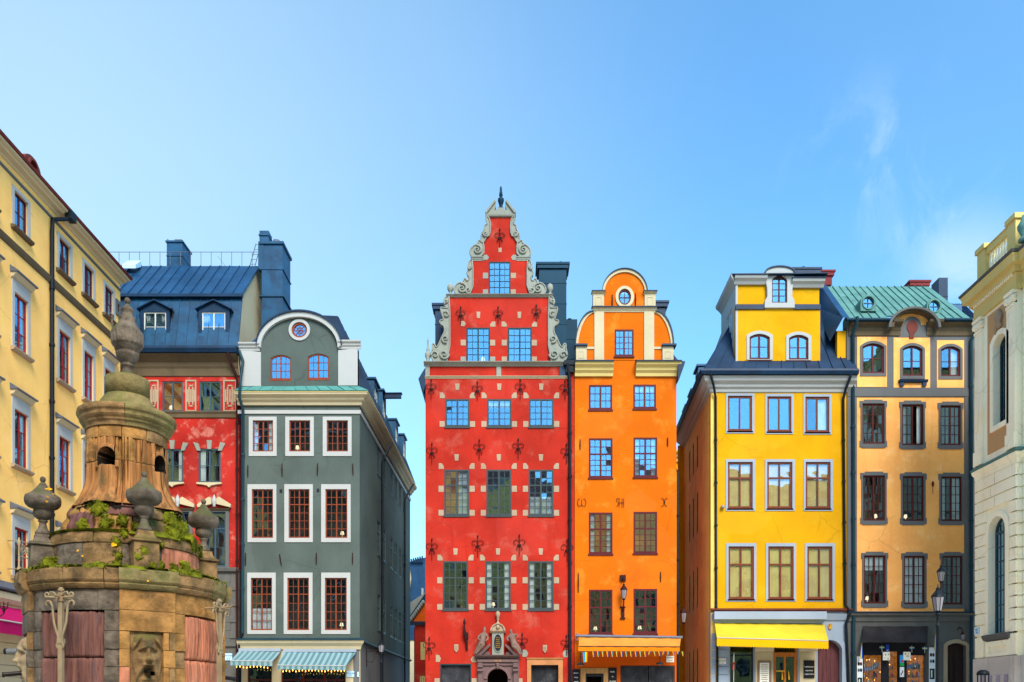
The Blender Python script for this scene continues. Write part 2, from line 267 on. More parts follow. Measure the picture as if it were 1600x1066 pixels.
class MB:
    def __init__(s): s.v = []; s.f = []; s.m = []; s.sm = []
    def add(s, V, Fs, m=0, sm=False):
        b = len(s.v); s.v += [tuple(x) for x in V]; s.f += [tuple(i+b for i in f) for f in Fs]; s.m += [m]*len(Fs); s.sm += [sm]*len(Fs)
    def box(s, F, r, w0, w1, m=0):
        u0, v0, u1, v1 = r; P = [F.p(u, v, w) for w in (w0, w1) for (u, v) in ((u0, v0), (u1, v0), (u1, v1), (u0, v1))]
        s.add(P, [(0, 3, 2, 1), (4, 5, 6, 7), (0, 1, 5, 4), (1, 2, 6, 5), (2, 3, 7, 6), (3, 0, 4, 7)], m)
    def wbox(s, x0, y0, z0, x1, y1, z1, m=0):
        s.add([(x, y, z) for z in (z0, z1) for (x, y) in ((x0, y0), (x1, y0), (x1, y1), (x0, y1))], [(0, 3, 2, 1), (4, 5, 6, 7), (0, 1, 5, 4), (1, 2, 6, 5), (2, 3, 7, 6), (3, 0, 4, 7)], m)
    def plate(s, F, outer, holes=(), w0=-.1, w1=0, m=0, back=False):
        loops = [list(outer)]+[list(h) for h in holes]
        if area(loops[0]) < 0: loops[0].reverse()
        for h in loops[1:]:
            if area(h) > 0: h.reverse()
        flat = [q for lp in loops for q in lp]
        tri = tessellate_polygon([[Vector((q[0], q[1], 0)) for q in lp] for lp in loops])
        V = [F.p(u, v, w1) for u, v in flat]; n = len(V)
        V += [F.p(u, v, w0) for u, v in flat]; Fs = []
        for t in tri:
            a, b, c = t; ar = (flat[b][0]-flat[a][0])*(flat[c][1]-flat[a][1])-(flat[c][0]-flat[a][0])*(flat[b][1]-flat[a][1])
            if abs(ar) < 1e-9: continue
            if ar < 0: a, c = c, a
            Fs.append((a, b, c))
            if back: Fs.append((c+n, b+n, a+n))
        b0 = 0
        for lp in loops:
            k = len(lp)
            for i in range(k):
                a = b0+i; b = b0+(i+1) % k; Fs.append((a, a+n, b+n, b))
            b0 += k
        s.add(V, Fs, m)
    def mould(s, F, u0, u1, prof, m=0, mit0=0, mit1=0):
        """profile [(w, v) ...] run from u0 to u1; mitN: +1/-1 mitres that end so it follows an outer corner"""
        n = len(prof); V = [F.p(u0-mit0*w, v, w) for w, v in prof]+[F.p(u1+mit1*w, v, w) for w, v in prof]
        Fs = [(i, (i+1) % n, (i+1) % n+n, i+n) for i in range(n)]
        s.add(V, Fs+[tuple(range(n))[::-1], tuple(range(n, 2*n))], m)
    def tube(s, P, r, n=6, m=0, caps=True, sm=True):
        P = [Vector(p) for p in P]; k = len(P); rs = r if isinstance(r, (list, tuple)) else [r]*k; V = []; Fs = []; last = None
        for i, p in enumerate(P):
            t = (P[min(i+1, k-1)]-P[max(i-1, 0)]).normalized()
            if last is None: a = t.orthogonal().normalized()
            else: a = (last-t*last.dot(t)).normalized()
            last = a; b = t.cross(a)
            V += [p+(a*math.cos(2*PI*j/n)+b*math.sin(2*PI*j/n))*rs[i] for j in range(n)]
        for i in range(k-1):
            for j in range(n): Fs.append((i*n+j, i*n+(j+1) % n, (i+1)*n+(j+1) % n, (i+1)*n+j))
        s.add(V, Fs, m, sm)
        if caps: s.add(V[:n], [tuple(range(n))[::-1]], m); s.add(V[-n:], [tuple(range(n))], m)
    def lathe(s, c, prof, n=24, m=0, flute=None, sm=True):
        c = Vector(c); V = []; Fs = []; k = len(prof)
        for r, z in prof:
            for j in range(n):
                a = 2*PI*j/n; rr = r*(1+(flute(a, z) if flute else 0)); V.append(c+Vector((rr*math.cos(a), rr*math.sin(a), z)))
        for i in range(k-1):
            for j in range(n): Fs.append((i*n+j, i*n+(j+1) % n, (i+1)*n+(j+1) % n, (i+1)*n+j))
        Fs.append(tuple(range((k-1)*n, k*n))); Fs.append(tuple(range(n))[::-1]); s.add(V, Fs, m, sm)
    def build(s, name, mats, parent=None, bev=0):
        o0 = ORG[parent.name] if parent else Vector((0, 0, 0))
        me = bpy.data.meshes.new(name); me.from_pydata([tuple(Vector(v)-o0) for v in s.v], [], s.f)
        for mt in (mats if isinstance(mats, (list, tuple)) else [mats]): me.materials.append(MATS[mt])
        me.polygons.foreach_set('material_index', s.m); me.polygons.foreach_set('use_smooth', s.sm); me.update()
        if True:
            bm = bmesh.new(); bm.from_mesh(me); bmesh.ops.recalc_face_normals(bm, faces=bm.faces[:]) if s.fix else None; bm.to_mesh(me); bm.free()
        o = bpy.data.objects.new(name, me); COL.objects.link(o); o.parent = parent; ORG[o.name] = o0.copy()
        if bev:
            b = o.modifiers.new('bevel', 'BEVEL'); b.width = bev; b.segments = 1; b.limit_method = 'ANGLE'; b.angle_limit = .6
        return o
    fix = False
class MBF(MB): fix = True
def part(name, m, parent, fn, **k):
    b = MB(); fn(b); return b.build(name, m, parent, **k)
def box_part(name, m, parent, F, r, w0, w1, **k):
    b = MB(); b.box(F, r, w0, w1); return b.build(name, m, parent, **k)
def plate_part(name, m, parent, F, outer, holes=(), w0=-.1, w1=0, **k):
    b = MB(); b.plate(F, outer, holes, w0, w1); return b.build(name, m, parent, **k)
PANE = {}
def pane(F, r, w, parent, gm, tilt):
    u0, v0, u1, v1 = r; key = (round(u1-u0, 3), round(v1-v0, 3), gm)
    if key not in PANE:
        a, b = (u1-u0)/2, (v1-v0)/2; me = bpy.data.meshes.new('pane')
        me.from_pydata([(x, y, z) for y in (-.003, .003) for x, z in ((-a, -b), (a, -b), (a, b), (-a, b))], [], [(0, 1, 2, 3), (7, 6, 5, 4), (0, 4, 5, 1), (1, 5, 6, 2), (2, 6, 7, 3), (3, 7, 4, 0)])
        me.materials.append(MATS[gm]); PANE[key] = me
    o = bpy.data.objects.new('pane', PANE[key]); COL.objects.link(o); o.parent = parent
    o.location = F.p((u0+u1)/2, (v0+v1)/2, w)-ORG[parent.name]
    t = math.radians(tilt*.5)
    o.rotation_euler = (random.gauss(0, t), 0, math.atan2(F.U.y, F.U.x)+random.gauss(0, t))
    return o
def drape(b, F, u0, u1, v0, v1, w, m=0, n=14, amp=.02):
    V = []; ph = random.random()*6
    for i in range(n+1):
        u = u0+(u1-u0)*i/n; d = amp*math.sin(i*1.9+ph)
        V += [F.p(u, v0, w+d), F.p(u, v1, w+d*.6)]
    b.add(V, [(2*i, 2*i+2, 2*i+3, 2*i+1) for i in range(n)], m, True)
def window(th, F, r, fm, cols=2, rows=4, top=0, split=.7, fw=.065, mw=.024, rise=0, gm='glass', cur='', inside='interior', w=-.03, sill=None, tilt=.7, mull=None, name='window', open_cas=False, label=None):
    """r=(u0,v0,u1,v1) of the frame. two casements; top>0 adds a transom with `top` rows of panes above it"""
    r = inset(r, .003); u0, v0, u1, v1 = r; um = (u0+u1)/2; mull = mull or fw*1.05
    b = MB(); outer = arch(r, rise) if rise else R4(r)
    if top: vs = v0+(v1-v0)*split; bands = [(v0+fw*1.25, vs-fw*.4, rows), (vs+fw*.4, v1-fw, top)]
    else: bands = [(v0+fw*1.25, v1-fw, rows)]
    fields = []
    for (a, c, n) in bands:
        for (x, y) in ((u0+fw, um-mull/2), (um+mull/2, u1-fw)): fields.append((x, a, y, c, n))
    holes = []
    for i, (x, a, y, c, n) in enumerate(fields):
        if rise and c >= v1-fw-1e-6:
            h = (u1-u0)/2; Rr = (h*h+rise*rise)/(2*rise); cv = v1-Rr; Ri = Rr-fw
            P = [(x, a), (y, a)]
            for k in range(7):
                uu = y+(x-y)*k/6; P.append((uu, cv+math.sqrt(max(1e-6, Ri*Ri-(uu-um)**2))))
            holes.append(P)
        else: holes.append(R4((x, a, y, c)))
    b.plate(F, outer, holes, w-.07, w)
    for i, (x, a, y, c, n) in enumerate(fields):
        tp = (lambda uu: c) if len(holes[i]) == 4 else (lambda uu: v1-((u1-u0)**2/4+rise*rise)/(2*rise)+math.sqrt(max(1e-6, (((u1-u0)**2/4+rise*rise)/(2*rise)-fw)**2-(uu-um)**2)))
        if open_cas and i == 1: continue
        for k in range(1, cols):
            uu = x+(y-x)*k/cols; b.box(F, (uu-mw/2, a, uu+mw/2, tp(uu)), w-.05, w-.012)
        for k in range(1, n):
            vv = a+(c-a)*k/n; b.box(F, (x, vv-mw/2, y, vv+mw/2), w-.049, w-.013)
    if sill: b.box(F, (u0-.04, v0-.07, u1+.04, v0+.005), w-.05, w+sill)
    # room behind
    D = .9; e = .25; q = (u0-e, v0-e, u1+e, v1+e)
    V = [F.p(x, y, ww) for ww in (w-.08, w-D) for x, y in R4(q)]
    b.add(V, [(4, 5, 6, 7), (0, 4, 7, 3), (1, 2, 6, 5), (3, 7, 6, 2), (0, 1, 5, 4)], 1)
    ob = b.build(name, [fm, inside], th)
    if label: ob['label'] = label
    for i, (x, a, y, c, n) in enumerate(fields):
        if open_cas and i == 1:
            # this casement stands open: its own little frame swung outwards
            G = Frame(F.p(y, 0, w)-Vector((0, 0, F.p(y, 0, w).z-F.o.z)), F.U*(-.45)+F.N*.9)
            L = y-x; bb = MB(); g = (0, a, L, c)
            bb.plate(G, R4(g), [R4((.05, a+.05, L-.05, c-.05))], -.02, .02)
            for k in range(1, n): bb.box(G, (.05, a+(c-a)*k/n-.01, L-.05, a+(c-a)*k/n+.01), -.015, .015)
            cs = bb.build('casement', fm, ob)
            continue
        if len(holes[i]) > 4:
            bb = MB(); bb.plate(F, holes[i], (), w-.038, w-.032, back=True); bb.build('pane', gm, ob); continue
        for k in range(cols):
            for j in range(n):
                pane(F, (x+(y-x)*k/cols, a+(c-a)*j/n, x+(y-x)*(k+1)/cols, a+(c-a)*(j+1)/n), w-.032, ob, gm, tilt)
    W_ = u1-u0; H = v1-v0
    if cur:
        bb = MB(); m = 'curtain'
        if 's' in cur: drape(bb, F, u0, u0+W_*.24, v0, v1, w-.1); drape(bb, F, u1-W_*.24, u1, v0, v1, w-.1)
        if 'L' in cur: drape(bb, F, u0, u0+W_*.3, v0, v1, w-.1)
        if 'R' in cur: drape(bb, F, u1-W_*.42, u1, v0, v1, w-.12)
        if 'f' in cur: drape(bb, F, u0, u1, v0, v1, w-.1, n=30, amp=.02)
        if 'h' in cur: drape(bb, F, u0, u1, v0, v0+H*.42, w-.1, n=30, amp=.015)
        if 't' in cur: drape(bb, F, u0, u1, v1-H*.3, v1, w-.09, n=20, amp=.01)
        if 'y' in cur: drape(bb, F, u0, u1, v0, v1, w-.09, n=24, amp=.015); m = 'reflect_yellow'  # yellow sheet in place of a reflection of sunlit houses
        if bb.v: bb.build('curtain', m, ob)
        if 'l' in cur:
            bb = MB(); c = F.p(u0+W_*random.choice((.3, .7)), v0+.16, w-.3)
            bb.lathe(c, [(.05, -.1), (.05, -.08), (.012, -.07), (.012, .06), (.10, .07), (.06, .22)], 12); bb.build('table_lamp', 'lamp_shade', ob)
        if 'p' in cur:
            bb = MB(); c = F.p(u0+W_*.72, v0+.08, w-.18); bb.lathe(c, [(.05, 0), (.07, .12)], 10, 0)
            for k in range(14):
                a = random.random()*6.28; d = Vector((math.cos(a)*.08, math.sin(a)*.05, random.uniform(.12, .34))); q = c+Vector((0, 0, .11)); e1 = q+d; s2 = Vector((.015, 0, .02))
                bb.add([q, e1-s2, e1+Vector((0, 0, .05)), e1+s2], [(0, 1, 2, 3)], 1)
            bb.build('potted_plant', ['sandstone_orange', 'moss'], ob)
    return ob
def surround(th, F, r_out, r_in, m, w=.03, rise=0, rise_in=0, name='window_surround', ears=0):
    O = arch(r_out, rise) if rise else R4(r_out)
    if ears:
        u0, v0, u1, v1 = r_out; e = ears; h = .28
        O = [(u0-0, v0), (u0+.10, v0), (u0+.10, v0-.05), (u1-.10, v0-.05), (u1-.10, v0), (u1, v0), (u1, v0+h), (u1-e, v0+h), (u1-e, v1-h), (u1, v1-h), (u1, v1), (u1-.22, v1), (u1-.22, v1+.06), (u0+.22, v1+.06), (u0+.22, v1), (u0, v1), (u0, v1-h), (u0+e, v1-h), (u0+e, v0+h), (u0, v0+h)]
    r = inset(r_in, .004); b = MB(); b.plate(F, O, [arch(r, rise_in) if rise_in else R4(r)], -.02, w); return b.build(name, m, th)
def roof_panels(th, A, B, C, D, n, m, mt, rows=1, t=.05, name='roof_panel', seam=.045, cut=None):
    """standing-seam sheets over the quad A (bottom left) B (bottom right) C (top right) D (top left)"""
    A, B, C, D = map(Vector, (A, B, C, D)); nn = (B-A).cross(D-A).normalized()
    if nn.z < 0 and abs(nn.z) > 1e-3: nn = -nn
    def q(s, t_): return A.lerp(B, s).lerp(D.lerp(C, s), t_)
    obs = []
    for j in range(rows):
        for i in range(n):
            s0, s1 = i/n, (i+1)/n; t0, t1 = j/rows, (j+1)/rows
            if cut and j == 0 and cut[0] <= i <= cut[1]: t0 = cut[2]
            g = .004; dz = nn*random.uniform(0, .012)
            P = [q(s0+g/n, t0), q(s1-g/n, t0), q(s1-g/n, t1), q(s0+g/n, t1)]
            b = MBF(); V = [p-nn*t+dz for p in P]+[p+dz for p in P]
            b.add(V, [(0, 3, 2, 1), (4, 5, 6, 7), (0, 1, 5, 4), (1, 2, 6, 5), (2, 3, 7, 6), (3, 0, 4, 7)])
            sd_ = (P[1]-P[0]).normalized()*.02; V = [P[0]+dz, P[0]+sd_+dz, P[3]+sd_+dz, P[3]+dz]; V = V+[v+nn*seam for v in V]
            b.add(V, [(4, 5, 6, 7), (0, 1, 5, 4), (1, 2, 6, 5), (2, 3, 7, 6), (3, 0, 4, 7)])
            obs.append(b.build(name, mt, th))
    return obs
def shell(th, F, u0, u1, z0, z1, depth, m, t=.3, roof=True):
    """side walls, back wall and a lid behind a facade so the house is a closed volume"""
    b = MB()
    b.box(F, (u0, z0, u0+t, z1), -depth, -.1); b.box(F, (u1-t, z0, u1, z1), -depth, -.1); b.box(F, (u0+t, z0, u1-t, z1), -depth, -depth+t)
    if roof: b.box(F, (u0+t, z1-.3, u1-t, z1), -depth+t, -1.0)
    return b.build('side_wall', m, th)
def anchor(th, F, x, y, h, kind='lily'):
    """wrought-iron wall anchor; x, y photo centre, h height in metres"""
    u, v = F.uv(x, y); b = MB(); m = h/2
    b.tube([F.p(u, v-m, .05), F.p(u, v+m*.92, .05)], .017, 5); b.tube([F.p(u, v+m*.72, .05), F.p(u, v+m*.84, .05), F.p(u, v+m, .05)], [.02, .045, .004], 6)
    for s in (-1, 1):
        P = []
        for i in range(15):
            a = i/14*5.2; rr = .17*(1-i/14*.72)*h/.95; P.append(F.p(u+s*(.15*h/.95-rr*math.cos(a)), v+.1*h+rr*math.sin(a)*1.0, .05))
        b.tube(P, .014, 4)
        b.tube([F.p(u, v-.04, .05), F.p(u+s*.12, v-.10*h, .05), F.p(u+s*.13, v-.22*h, .05), F.p(u+s*.05, v-.2*h, .05)], .017, 4)
    b.box(F, (u-.09, v-.02, u+.09, v+.03), .0, .07)
    return b.build('wall_anchor', 'iron_red' if kind == 'red' else 'iron', th)
def bar_anchor(th, F, x, y0, y1, dx=0):
    a = F.uv(x, y0); c = F.uv(x+dx, y1); b = MB(); b.tube([F.p(a[0], a[1], .03), F.p((a[0]+c[0])/2, (a[1]+c[1])/2, .05), F.p(c[0], c[1], .03)], [.02, .032, .02], 5); return b.build('wall_anchor', 'iron', th)
def pipe(th, P, m='metal_black', r=.055, name='downpipe', F=None):
    b = MB(); b.tube(P, r, 8)
    for a, c in zip(P, P[1:]):
        a = Vector(a); c = Vector(c)
        if abs(a.z-c.z) > 3:
            k = int(abs(a.z-c.z)/2.2)
            for i in range(1, k+1):
                q = a.lerp(c, i/(k+1)); b.tube([q-Vector((0, 0, .05)), q+Vector((0, 0, .05))], r*1.35, 8)
    return b.build(name, m, th)
def text_mesh(F, s, u, v, size, w, mt, parent, name='lettering', align='CENTER', ext=.004):
    c = bpy.data.curves.new(name, 'FONT'); c.body = s; c.size = size; c.align_x = align; c.extrude = ext; c.resolution_u = 2
    o = bpy.data.objects.new(name, c); dg = bpy.context.evaluated_depsgraph_get()
    COL.objects.link(o); bpy.context.view_layer.update(); me = bpy.data.meshes.new_from_object(o.evaluated_get(bpy.context.evaluated_depsgraph_get())); bpy.data.objects.remove(o); bpy.data.curves.remove(c)
    o0 = ORG[parent.name] if parent else Vector((0, 0, 0))
    for vv in me.vertices:
        q = vv.co; vv.co = F.p(u+q.x, v+q.y, w+q.z)-o0
    me.materials.clear(); me.materials.append(MATS[mt])
    ob = bpy.data.objects.new(name, me); COL.objects.link(ob); ob.parent = parent; ORG[ob.name] = o0.copy(); return ob
def lantern(b, c, h, r, mg=1):
    """classic tapering street lantern, base centre c, overall height h"""
    b.lathe(c, [(r*.28, 0), (r*.45, h*.06), (r*.62, h*.08)], 8, 0, sm=False)
    b.lathe(c, [(r*.58, h*.08), (r*.98, h*.55)], 8, mg, sm=False)
    for i in range(8):
        a = 2*PI*i/8; d = Vector((math.cos(a), math.sin(a), 0)); b.tube([Vector(c)+d*r*.6+Vector((0, 0, h*.08)), Vector(c)+d*r*1.0+Vector((0, 0, h*.55))], r*.05, 4, 0)
    b.lathe(c, [(r*1.0, h*.54), (r*1.12, h*.56), (r*1.05, h*.60), (r*.5, h*.74), (r*.34, h*.77), (r*.34, h*.84), (r*.18, h*.87), (r*.05, h*.92), (r*.09, h*.95), (r*.02, h)], 12, 0, sm=False)
# ---------------------------------------------------------------- ground
def cobble_mat():
    m = bpy.data.materials.new('cobbles'); m.use_nodes = True; MATS['cobbles'] = m; t = m.node_tree; n = t.nodes; l = t.links; b = n['Principled BSDF']
    g = n.new('ShaderNodeNewGeometry'); v = n.new('ShaderNodeTexVoronoi'); v.inputs['Scale'].default_value = 7; l.new(g.outputs['Position'], v.inputs[0])
    q = n.new('ShaderNodeMix'); q.data_type = 'RGBA'; q.inputs[6].default_value = (.42, .37, .31, 1); q.inputs[7].default_value = (.58, .52, .44, 1); l.new(v.outputs['Color'], q.inputs[0]); l.new(q.outputs[2], b.inputs['Base Color'])
    bp = n.new('ShaderNodeBump'); bp.invert = True; bp.inputs['Distance'].default_value = .03; l.new(v.outputs['Distance'], bp.inputs['Height']); l.new(bp.outputs[0], b.inputs['Normal']); b.inputs['Roughness'].default_value = .7
cobble_mat()
b = MB(); b.add([(-900, -900, 0), (900, -900, 0), (900, 900, 0), (-900, 900, 0)], [(0, 1, 2, 3)]); g = b.build('ground', 'cobbles'); tag(g, kind='structure')
D = 40.0
FR = Frame((0, D, 0), (1, 0))
Z = lambda py, Y=D: EYE+(HY-py)*Y/FPX
X = lambda px, Y=D: (px-CX)*Y/FPX
COR = lambda z0, z1, out: [(0, z0), (out*.25, z0), (out*.3, z0+(z1-z0)*.25), (out*.55, z0+(z1-z0)*.42), (out*.6, z0+(z1-z0)*.62), (out*.95, z0+(z1-z0)*.8), (out, z1), (0, z1)]

# ================================================================ GREEN HOUSE
F = FR
gh = thing('green_house', 'grey-green plastered corner house with arched gable and white window surrounds', 'house', (X(470), D, 0))
uL, uR = X(377), X(562)
wins = []
for x0, x1 in ((395, 427), (452, 485), (510.5, 544)): wins.append((F.rect(x0, 657, x1, 706), 4, 0, F.rect(x0-6, 651.5, x1+5.5, 713)))
for x0, x1 in ((393.5, 427), (451, 484), (508.5, 543)): wins.append((F.rect(x0, 764.5, x1, 841), 4, 2, F.rect(x0-6.5, 757, x1+5, 847.5)))
for x0, x1 in ((392, 425.5), (449, 483), (507.6, 542)): wins.append((F.rect(x0, 903, x1, 985), 4, 2, F.rect(x0-5.5, 895, x1+5.5, 991)))
gw = [F.rect(422.6, 554.7, 454.4, 593), F.rect(480.7, 552.7, 513.8, 592)]
oc = F.uv(468, 516)
ocR = 12.3*D/FPX
plate_part('front_wall', 'greengrey', gh, F, R4((uL, Z(1003), uR, Z(612))), [R4(w[0]) for w in wins], -.25, 0)
for k, (r, rows, top, so_) in enumerate(wins):
    surround(gh, F, so_, r, 'white', .035)
    window(gh, F, r, 'wf_brown', 2, rows, top, .69, fw=.055, gm='glass_mid', cur=['s', 'l', '', 'p', '', 'l', 'h', '', 'l'][k], sill=.05, name='window')
# gable: curved head with white quarter pieces
gt = [F.uv(376, 548), F.uv(376, 604), F.uv(563, 604), F.uv(563, 545), F.uv(530, 545)]
arcp = []
for i in range(19):
    a = PI*i/18; arcp.append(F.uv(468.5+61*math.cos(a)*-1, 540-46*math.sin(a)))
out_g = [F.uv(376, 604), F.uv(562, 604), F.uv(562, 545), F.uv(530, 545)]+[p for p in arcp[::-1]]+[F.uv(407, 547), F.uv(376, 547)]
out_g = [F.uv(376.5, 604), F.uv(559, 604), F.uv(559, 545), F.uv(529.4, 545)]+[F.uv(468.5+61*math.cos(PI*i/18), 541-46*math.sin(PI*i/18)) for i in range(1, 18)]+[F.uv(407.6, 547), F.uv(376.5, 547)]
plate_part('gable_wall', 'greengrey', gh, F, out_g, [arch(w, .16) for w in gw]+[oval(oc[0], oc[1], ocR, ocR)], -.3, 0)
plate_part('gable_block', 'white', gh, F, [F.uv(376.5, 604), F.uv(408, 604), F.uv(408, 551), F.uv(376.5, 547)], (), -.32, .05)
plate_part('gable_block', 'white', gh, F, [F.uv(528.7, 603), F.uv(559, 603), F.uv(559, 545), F.uv(528.7, 548)], (), -.32, .05)
for w in gw: window(gh, F, w, 'wf_brown', 2, 3, 0, fw=.055, rise=.16, gm='glass_hi', sill=.04)
# arched band and shoulders
band = [F.uv(468.5+66.5*math.cos(PI*i/24), 541-53*math.sin(PI*i/24)) for i in range(25)]+[F.uv(468.5-60*math.cos(PI*i/24), 545-48*math.sin(PI*i/24)) for i in range(25)]
plate_part('arched_cornice', 'white', gh, F, band, (), -.35, .16)
band2 = [F.uv(468.5+66.8*math.cos(PI*i/24), 540.6-53.6*math.sin(PI*i/24)) for i in range(25)]+[F.uv(468.5-65.5*math.cos(PI*i/24), 541.5-52*math.sin(PI*i/24)) for i in range(25)]
plate_part('arched_flashing', 'roof_dark', gh, F, band2, (), -.4, .24)
b = MB(); b.mould(F, X(374), X(407), COR(Z(549), Z(537.5), .22)); b.build('shoulder_cornice', 'white', gh)
b = MB(); b.mould(F, X(529), X(564), COR(Z(546), Z(534), .22)); b.build('shoulder_cornice', 'white', gh)
ring = MB(); ring.plate(F, oval(oc[0], oc[1], ocR*1.36, ocR*1.36), [oval(oc[0], oc[1], ocR*.995, ocR*.995)], -.02, .05); ring.build('round_surround', 'white', gh)
b = MB(); b.plate(F, oval(oc[0], oc[1], ocR*.99, ocR*.99), [oval(oc[0], oc[1], ocR*.74, ocR*.74)], -.1, -.01)
for k in range(4): a = PI*k/4; b.tube([F.p(oc[0]-ocR*.8*math.cos(a), oc[1]-ocR*.8*math.sin(a), -.05), F.p(oc[0]+ocR*.8*math.cos(a), oc[1]+ocR*.8*math.sin(a), -.05)], .012, 4)
b.plate(F, oval(oc[0], oc[1], ocR*.42, ocR*.42), [oval(oc[0], oc[1], ocR*.34, ocR*.34)], -.07, -.04)
b.box(F, (oc[0]-.6, oc[1]-.6, oc[0]+.6, oc[1]+.6), -.8, -.75, 1)
rw = b.build('round_window', ['wf_brown', 'interior'], gh); b = MB(); b.plate(F, oval(oc[0], oc[1], ocR*.76, ocR*.76), (), -.07, -.064, back=True); b.build('pane', 'glass_hi', rw)
# copper flashing, main cornice, white band
SG = Frame((uR, D, 0), (.020, 1)); LG = 17.0
def both(prof, m, name, u0=X(372), side=True):
    b = MB(); b.mould(F, u0, uR, prof, 0, 0, 1)
    if side: b.mould(SG, 0, LG, prof, 0, 1, 0)
    return b.build(name, m, gh)
both(COR(Z(634), Z(618), .45), 'cream', 'cornice'); both([(0, Z(647)), (.05, Z(647)), (.06, Z(641.5)), (0, Z(641))], 'white', 'string_course')
both([(0, Z(618)-.0), (.47, Z(618)+.002), (.47, Z(618)+.05), (0, Z(618)+.1)], 'cream_yellow', 'cornice_cap')
n = 11
roof_panels(gh, F.p(X(372), Z(618)+.06, .5), F.p(uR+.5, Z(618)+.06, .5), F.p(uR-.08, Z(603), .0), F.p(X(378), Z(604), .0), n, 0, 'copper_bright', 1, .04, 'flashing_panel', .03)
for x, y0, y1, dx in ((387.5, 727, 746, 0), (441, 725, 745, 0), (496.5, 724, 743, -.5), (551, 725, 743, 1), (384, 864, 884, 0), (437, 866, 884, 3), (494.5, 864, 882, 0), (551, 864, 882, 0)):
    bar_anchor(gh, F, x, y0, y1, dx)
for x, y in ((439, 767.5), (497, 766.5)): box_part('wall_vent', 'ink_dark', gh, F, F.rect(x-2, y-2.7, x+2, y+2.7), -.01, .015)
# side wall
sw = []
for (y0, y1, q) in ((700, 743, 0), (815, 868, 2), (930, 985, 2)):
    z1 = EYE+(HY-y0)*45.1/FPX; z0 = EYE+(HY-y1)*45.1/FPX
    for yy in (4.6, 6.3, 8.8, 10.4, 12.1, 13.8): sw.append(((yy, z0, yy+.95, z1), q))
plate_part('side_wall', 'greengrey', gh, SG, R4((0, Z(1003), LG, Z(625))), [R4(w[0]) for w in sw], -.25, 0)
for i, (r, q) in enumerate(sw): window(gh, SG, r, 'wf_grey', 2, 3, q, .66, fw=.06, gm='glass_mid', sill=.05, inside='interior_warm' if i in (8, 10, 11) else 'interior', cur='')
# ground floor of the corner house
plate_part('ground_floor_wall', 'cream', gh, F, R4((uL, 0, uR, Z(1003))), [R4((X(386), 0, X(424.5), Z(1037))), R4((X(439), 0, X(540), Z(1037)))], -.3, -.02)
gfw = [(6+i*2.6, 1.2, 6.9+i*2.6, 2.9) for i in range(4)]
plate_part('ground_floor_side_wall', 'trimgrey', gh, SG, R4((0, 0, LG, Z(1003))), [R4(r) for r in gfw], -.3, -.02)
for r in gfw: window(gh, SG, r, 'wf_grey', 1, 2, 0, w=-.15, gm='glass_lo')
both([(0, Z(1015)), (.06, Z(1015)), (.10, Z(1010)), (.22, Z(1005)), (.25, Z(1001)), (0, Z(1001))], 'cream', 'shop_cornice', X(372), False)
both([(0, Z(1001)), (.30, Z(1001)+.003), (.30, Z(1000)), (.02, Z(997))], 'pipe_teal', 'shop_cornice_flashing', X(372), False); b = MB(); b.mould(SG, 0, LG, [(0, Z(1004)), (.12, Z(1002)), (.12, Z(1000.5)), (0, Z(998))]); b.build('side_band', 'pipe_teal', gh)
def shopfront(th, F, r, fm, n=2, w=-.15, stall=.5, inside='interior', gm='glass_lo', rows=1, trans=.22):
    u0, v0, u1, v1 = r; b = MB(); holes = []
    for i in range(n):
        a = u0+(u1-u0)*i/n+.05; c = u0+(u1-u0)*(i+1)/n-.05; holes += [(a, v0+stall, c, v1-trans*(v1-v0)), (a, v1-trans*(v1-v0)+.07, c, v1-.07)]
    b.plate(F, R4(inset(r, .003)), [R4(h) for h in holes], w-.1, w)
    V = [F.p(x, y, ww) for ww in (w-.1, w-2.2) for x, y in R4((u0, v0, u1, v1))]
    b.add(V, [(4, 5, 6, 7), (0, 4, 7, 3), (1, 2, 6, 5), (3, 7, 6, 2), (0, 1, 5, 4)], 1)
    o = b.build('shopfront', [fm, inside], th)
    for h in holes: pane(F, h, w-.05, o, gm, .3)
    return o
shopfront(gh, F, (X(386), 0, X(424.5), Z(1037)), 'wf_darkred', 1, stall=.6)
shopfront(gh, F, (X(439), 0, X(540), Z(1037)), 'wf_darkred', 3, stall=.6)
pipe(gh, [F.p(X(374.5), Z(549), .1), F.p(X(381), Z(566), .12), F.p(X(381), Z(600), .5), F.p(X(380), Z(628), .55), F.p(X(381), Z(642), .12), F.p(X(380), Z(990), .1)], 'pipe_teal', .07)
pipe(gh, [F.p(X(380), Z(990), .1), F.p(X(375), Z(1000), .12), F.p(X(373), Z(1066), .1), F.p(X(373), .2, .1)], 'metal_black', .055)
pipe(gh, [SG.p(6.0, 16.0, .55), SG.p(5.7, 15.3, .3), SG.p(5.6, 14.8, .1), SG.p(5.6, .3, .1)], 'metal_black', .06)
pipe(gh, [SG.p(14.6, 16.0, .55), SG.p(14.0, 15.3, .3), SG.p(13.9, 14.8, .1), SG.p(13.9, .3, .1)], 'metal_black', .06)
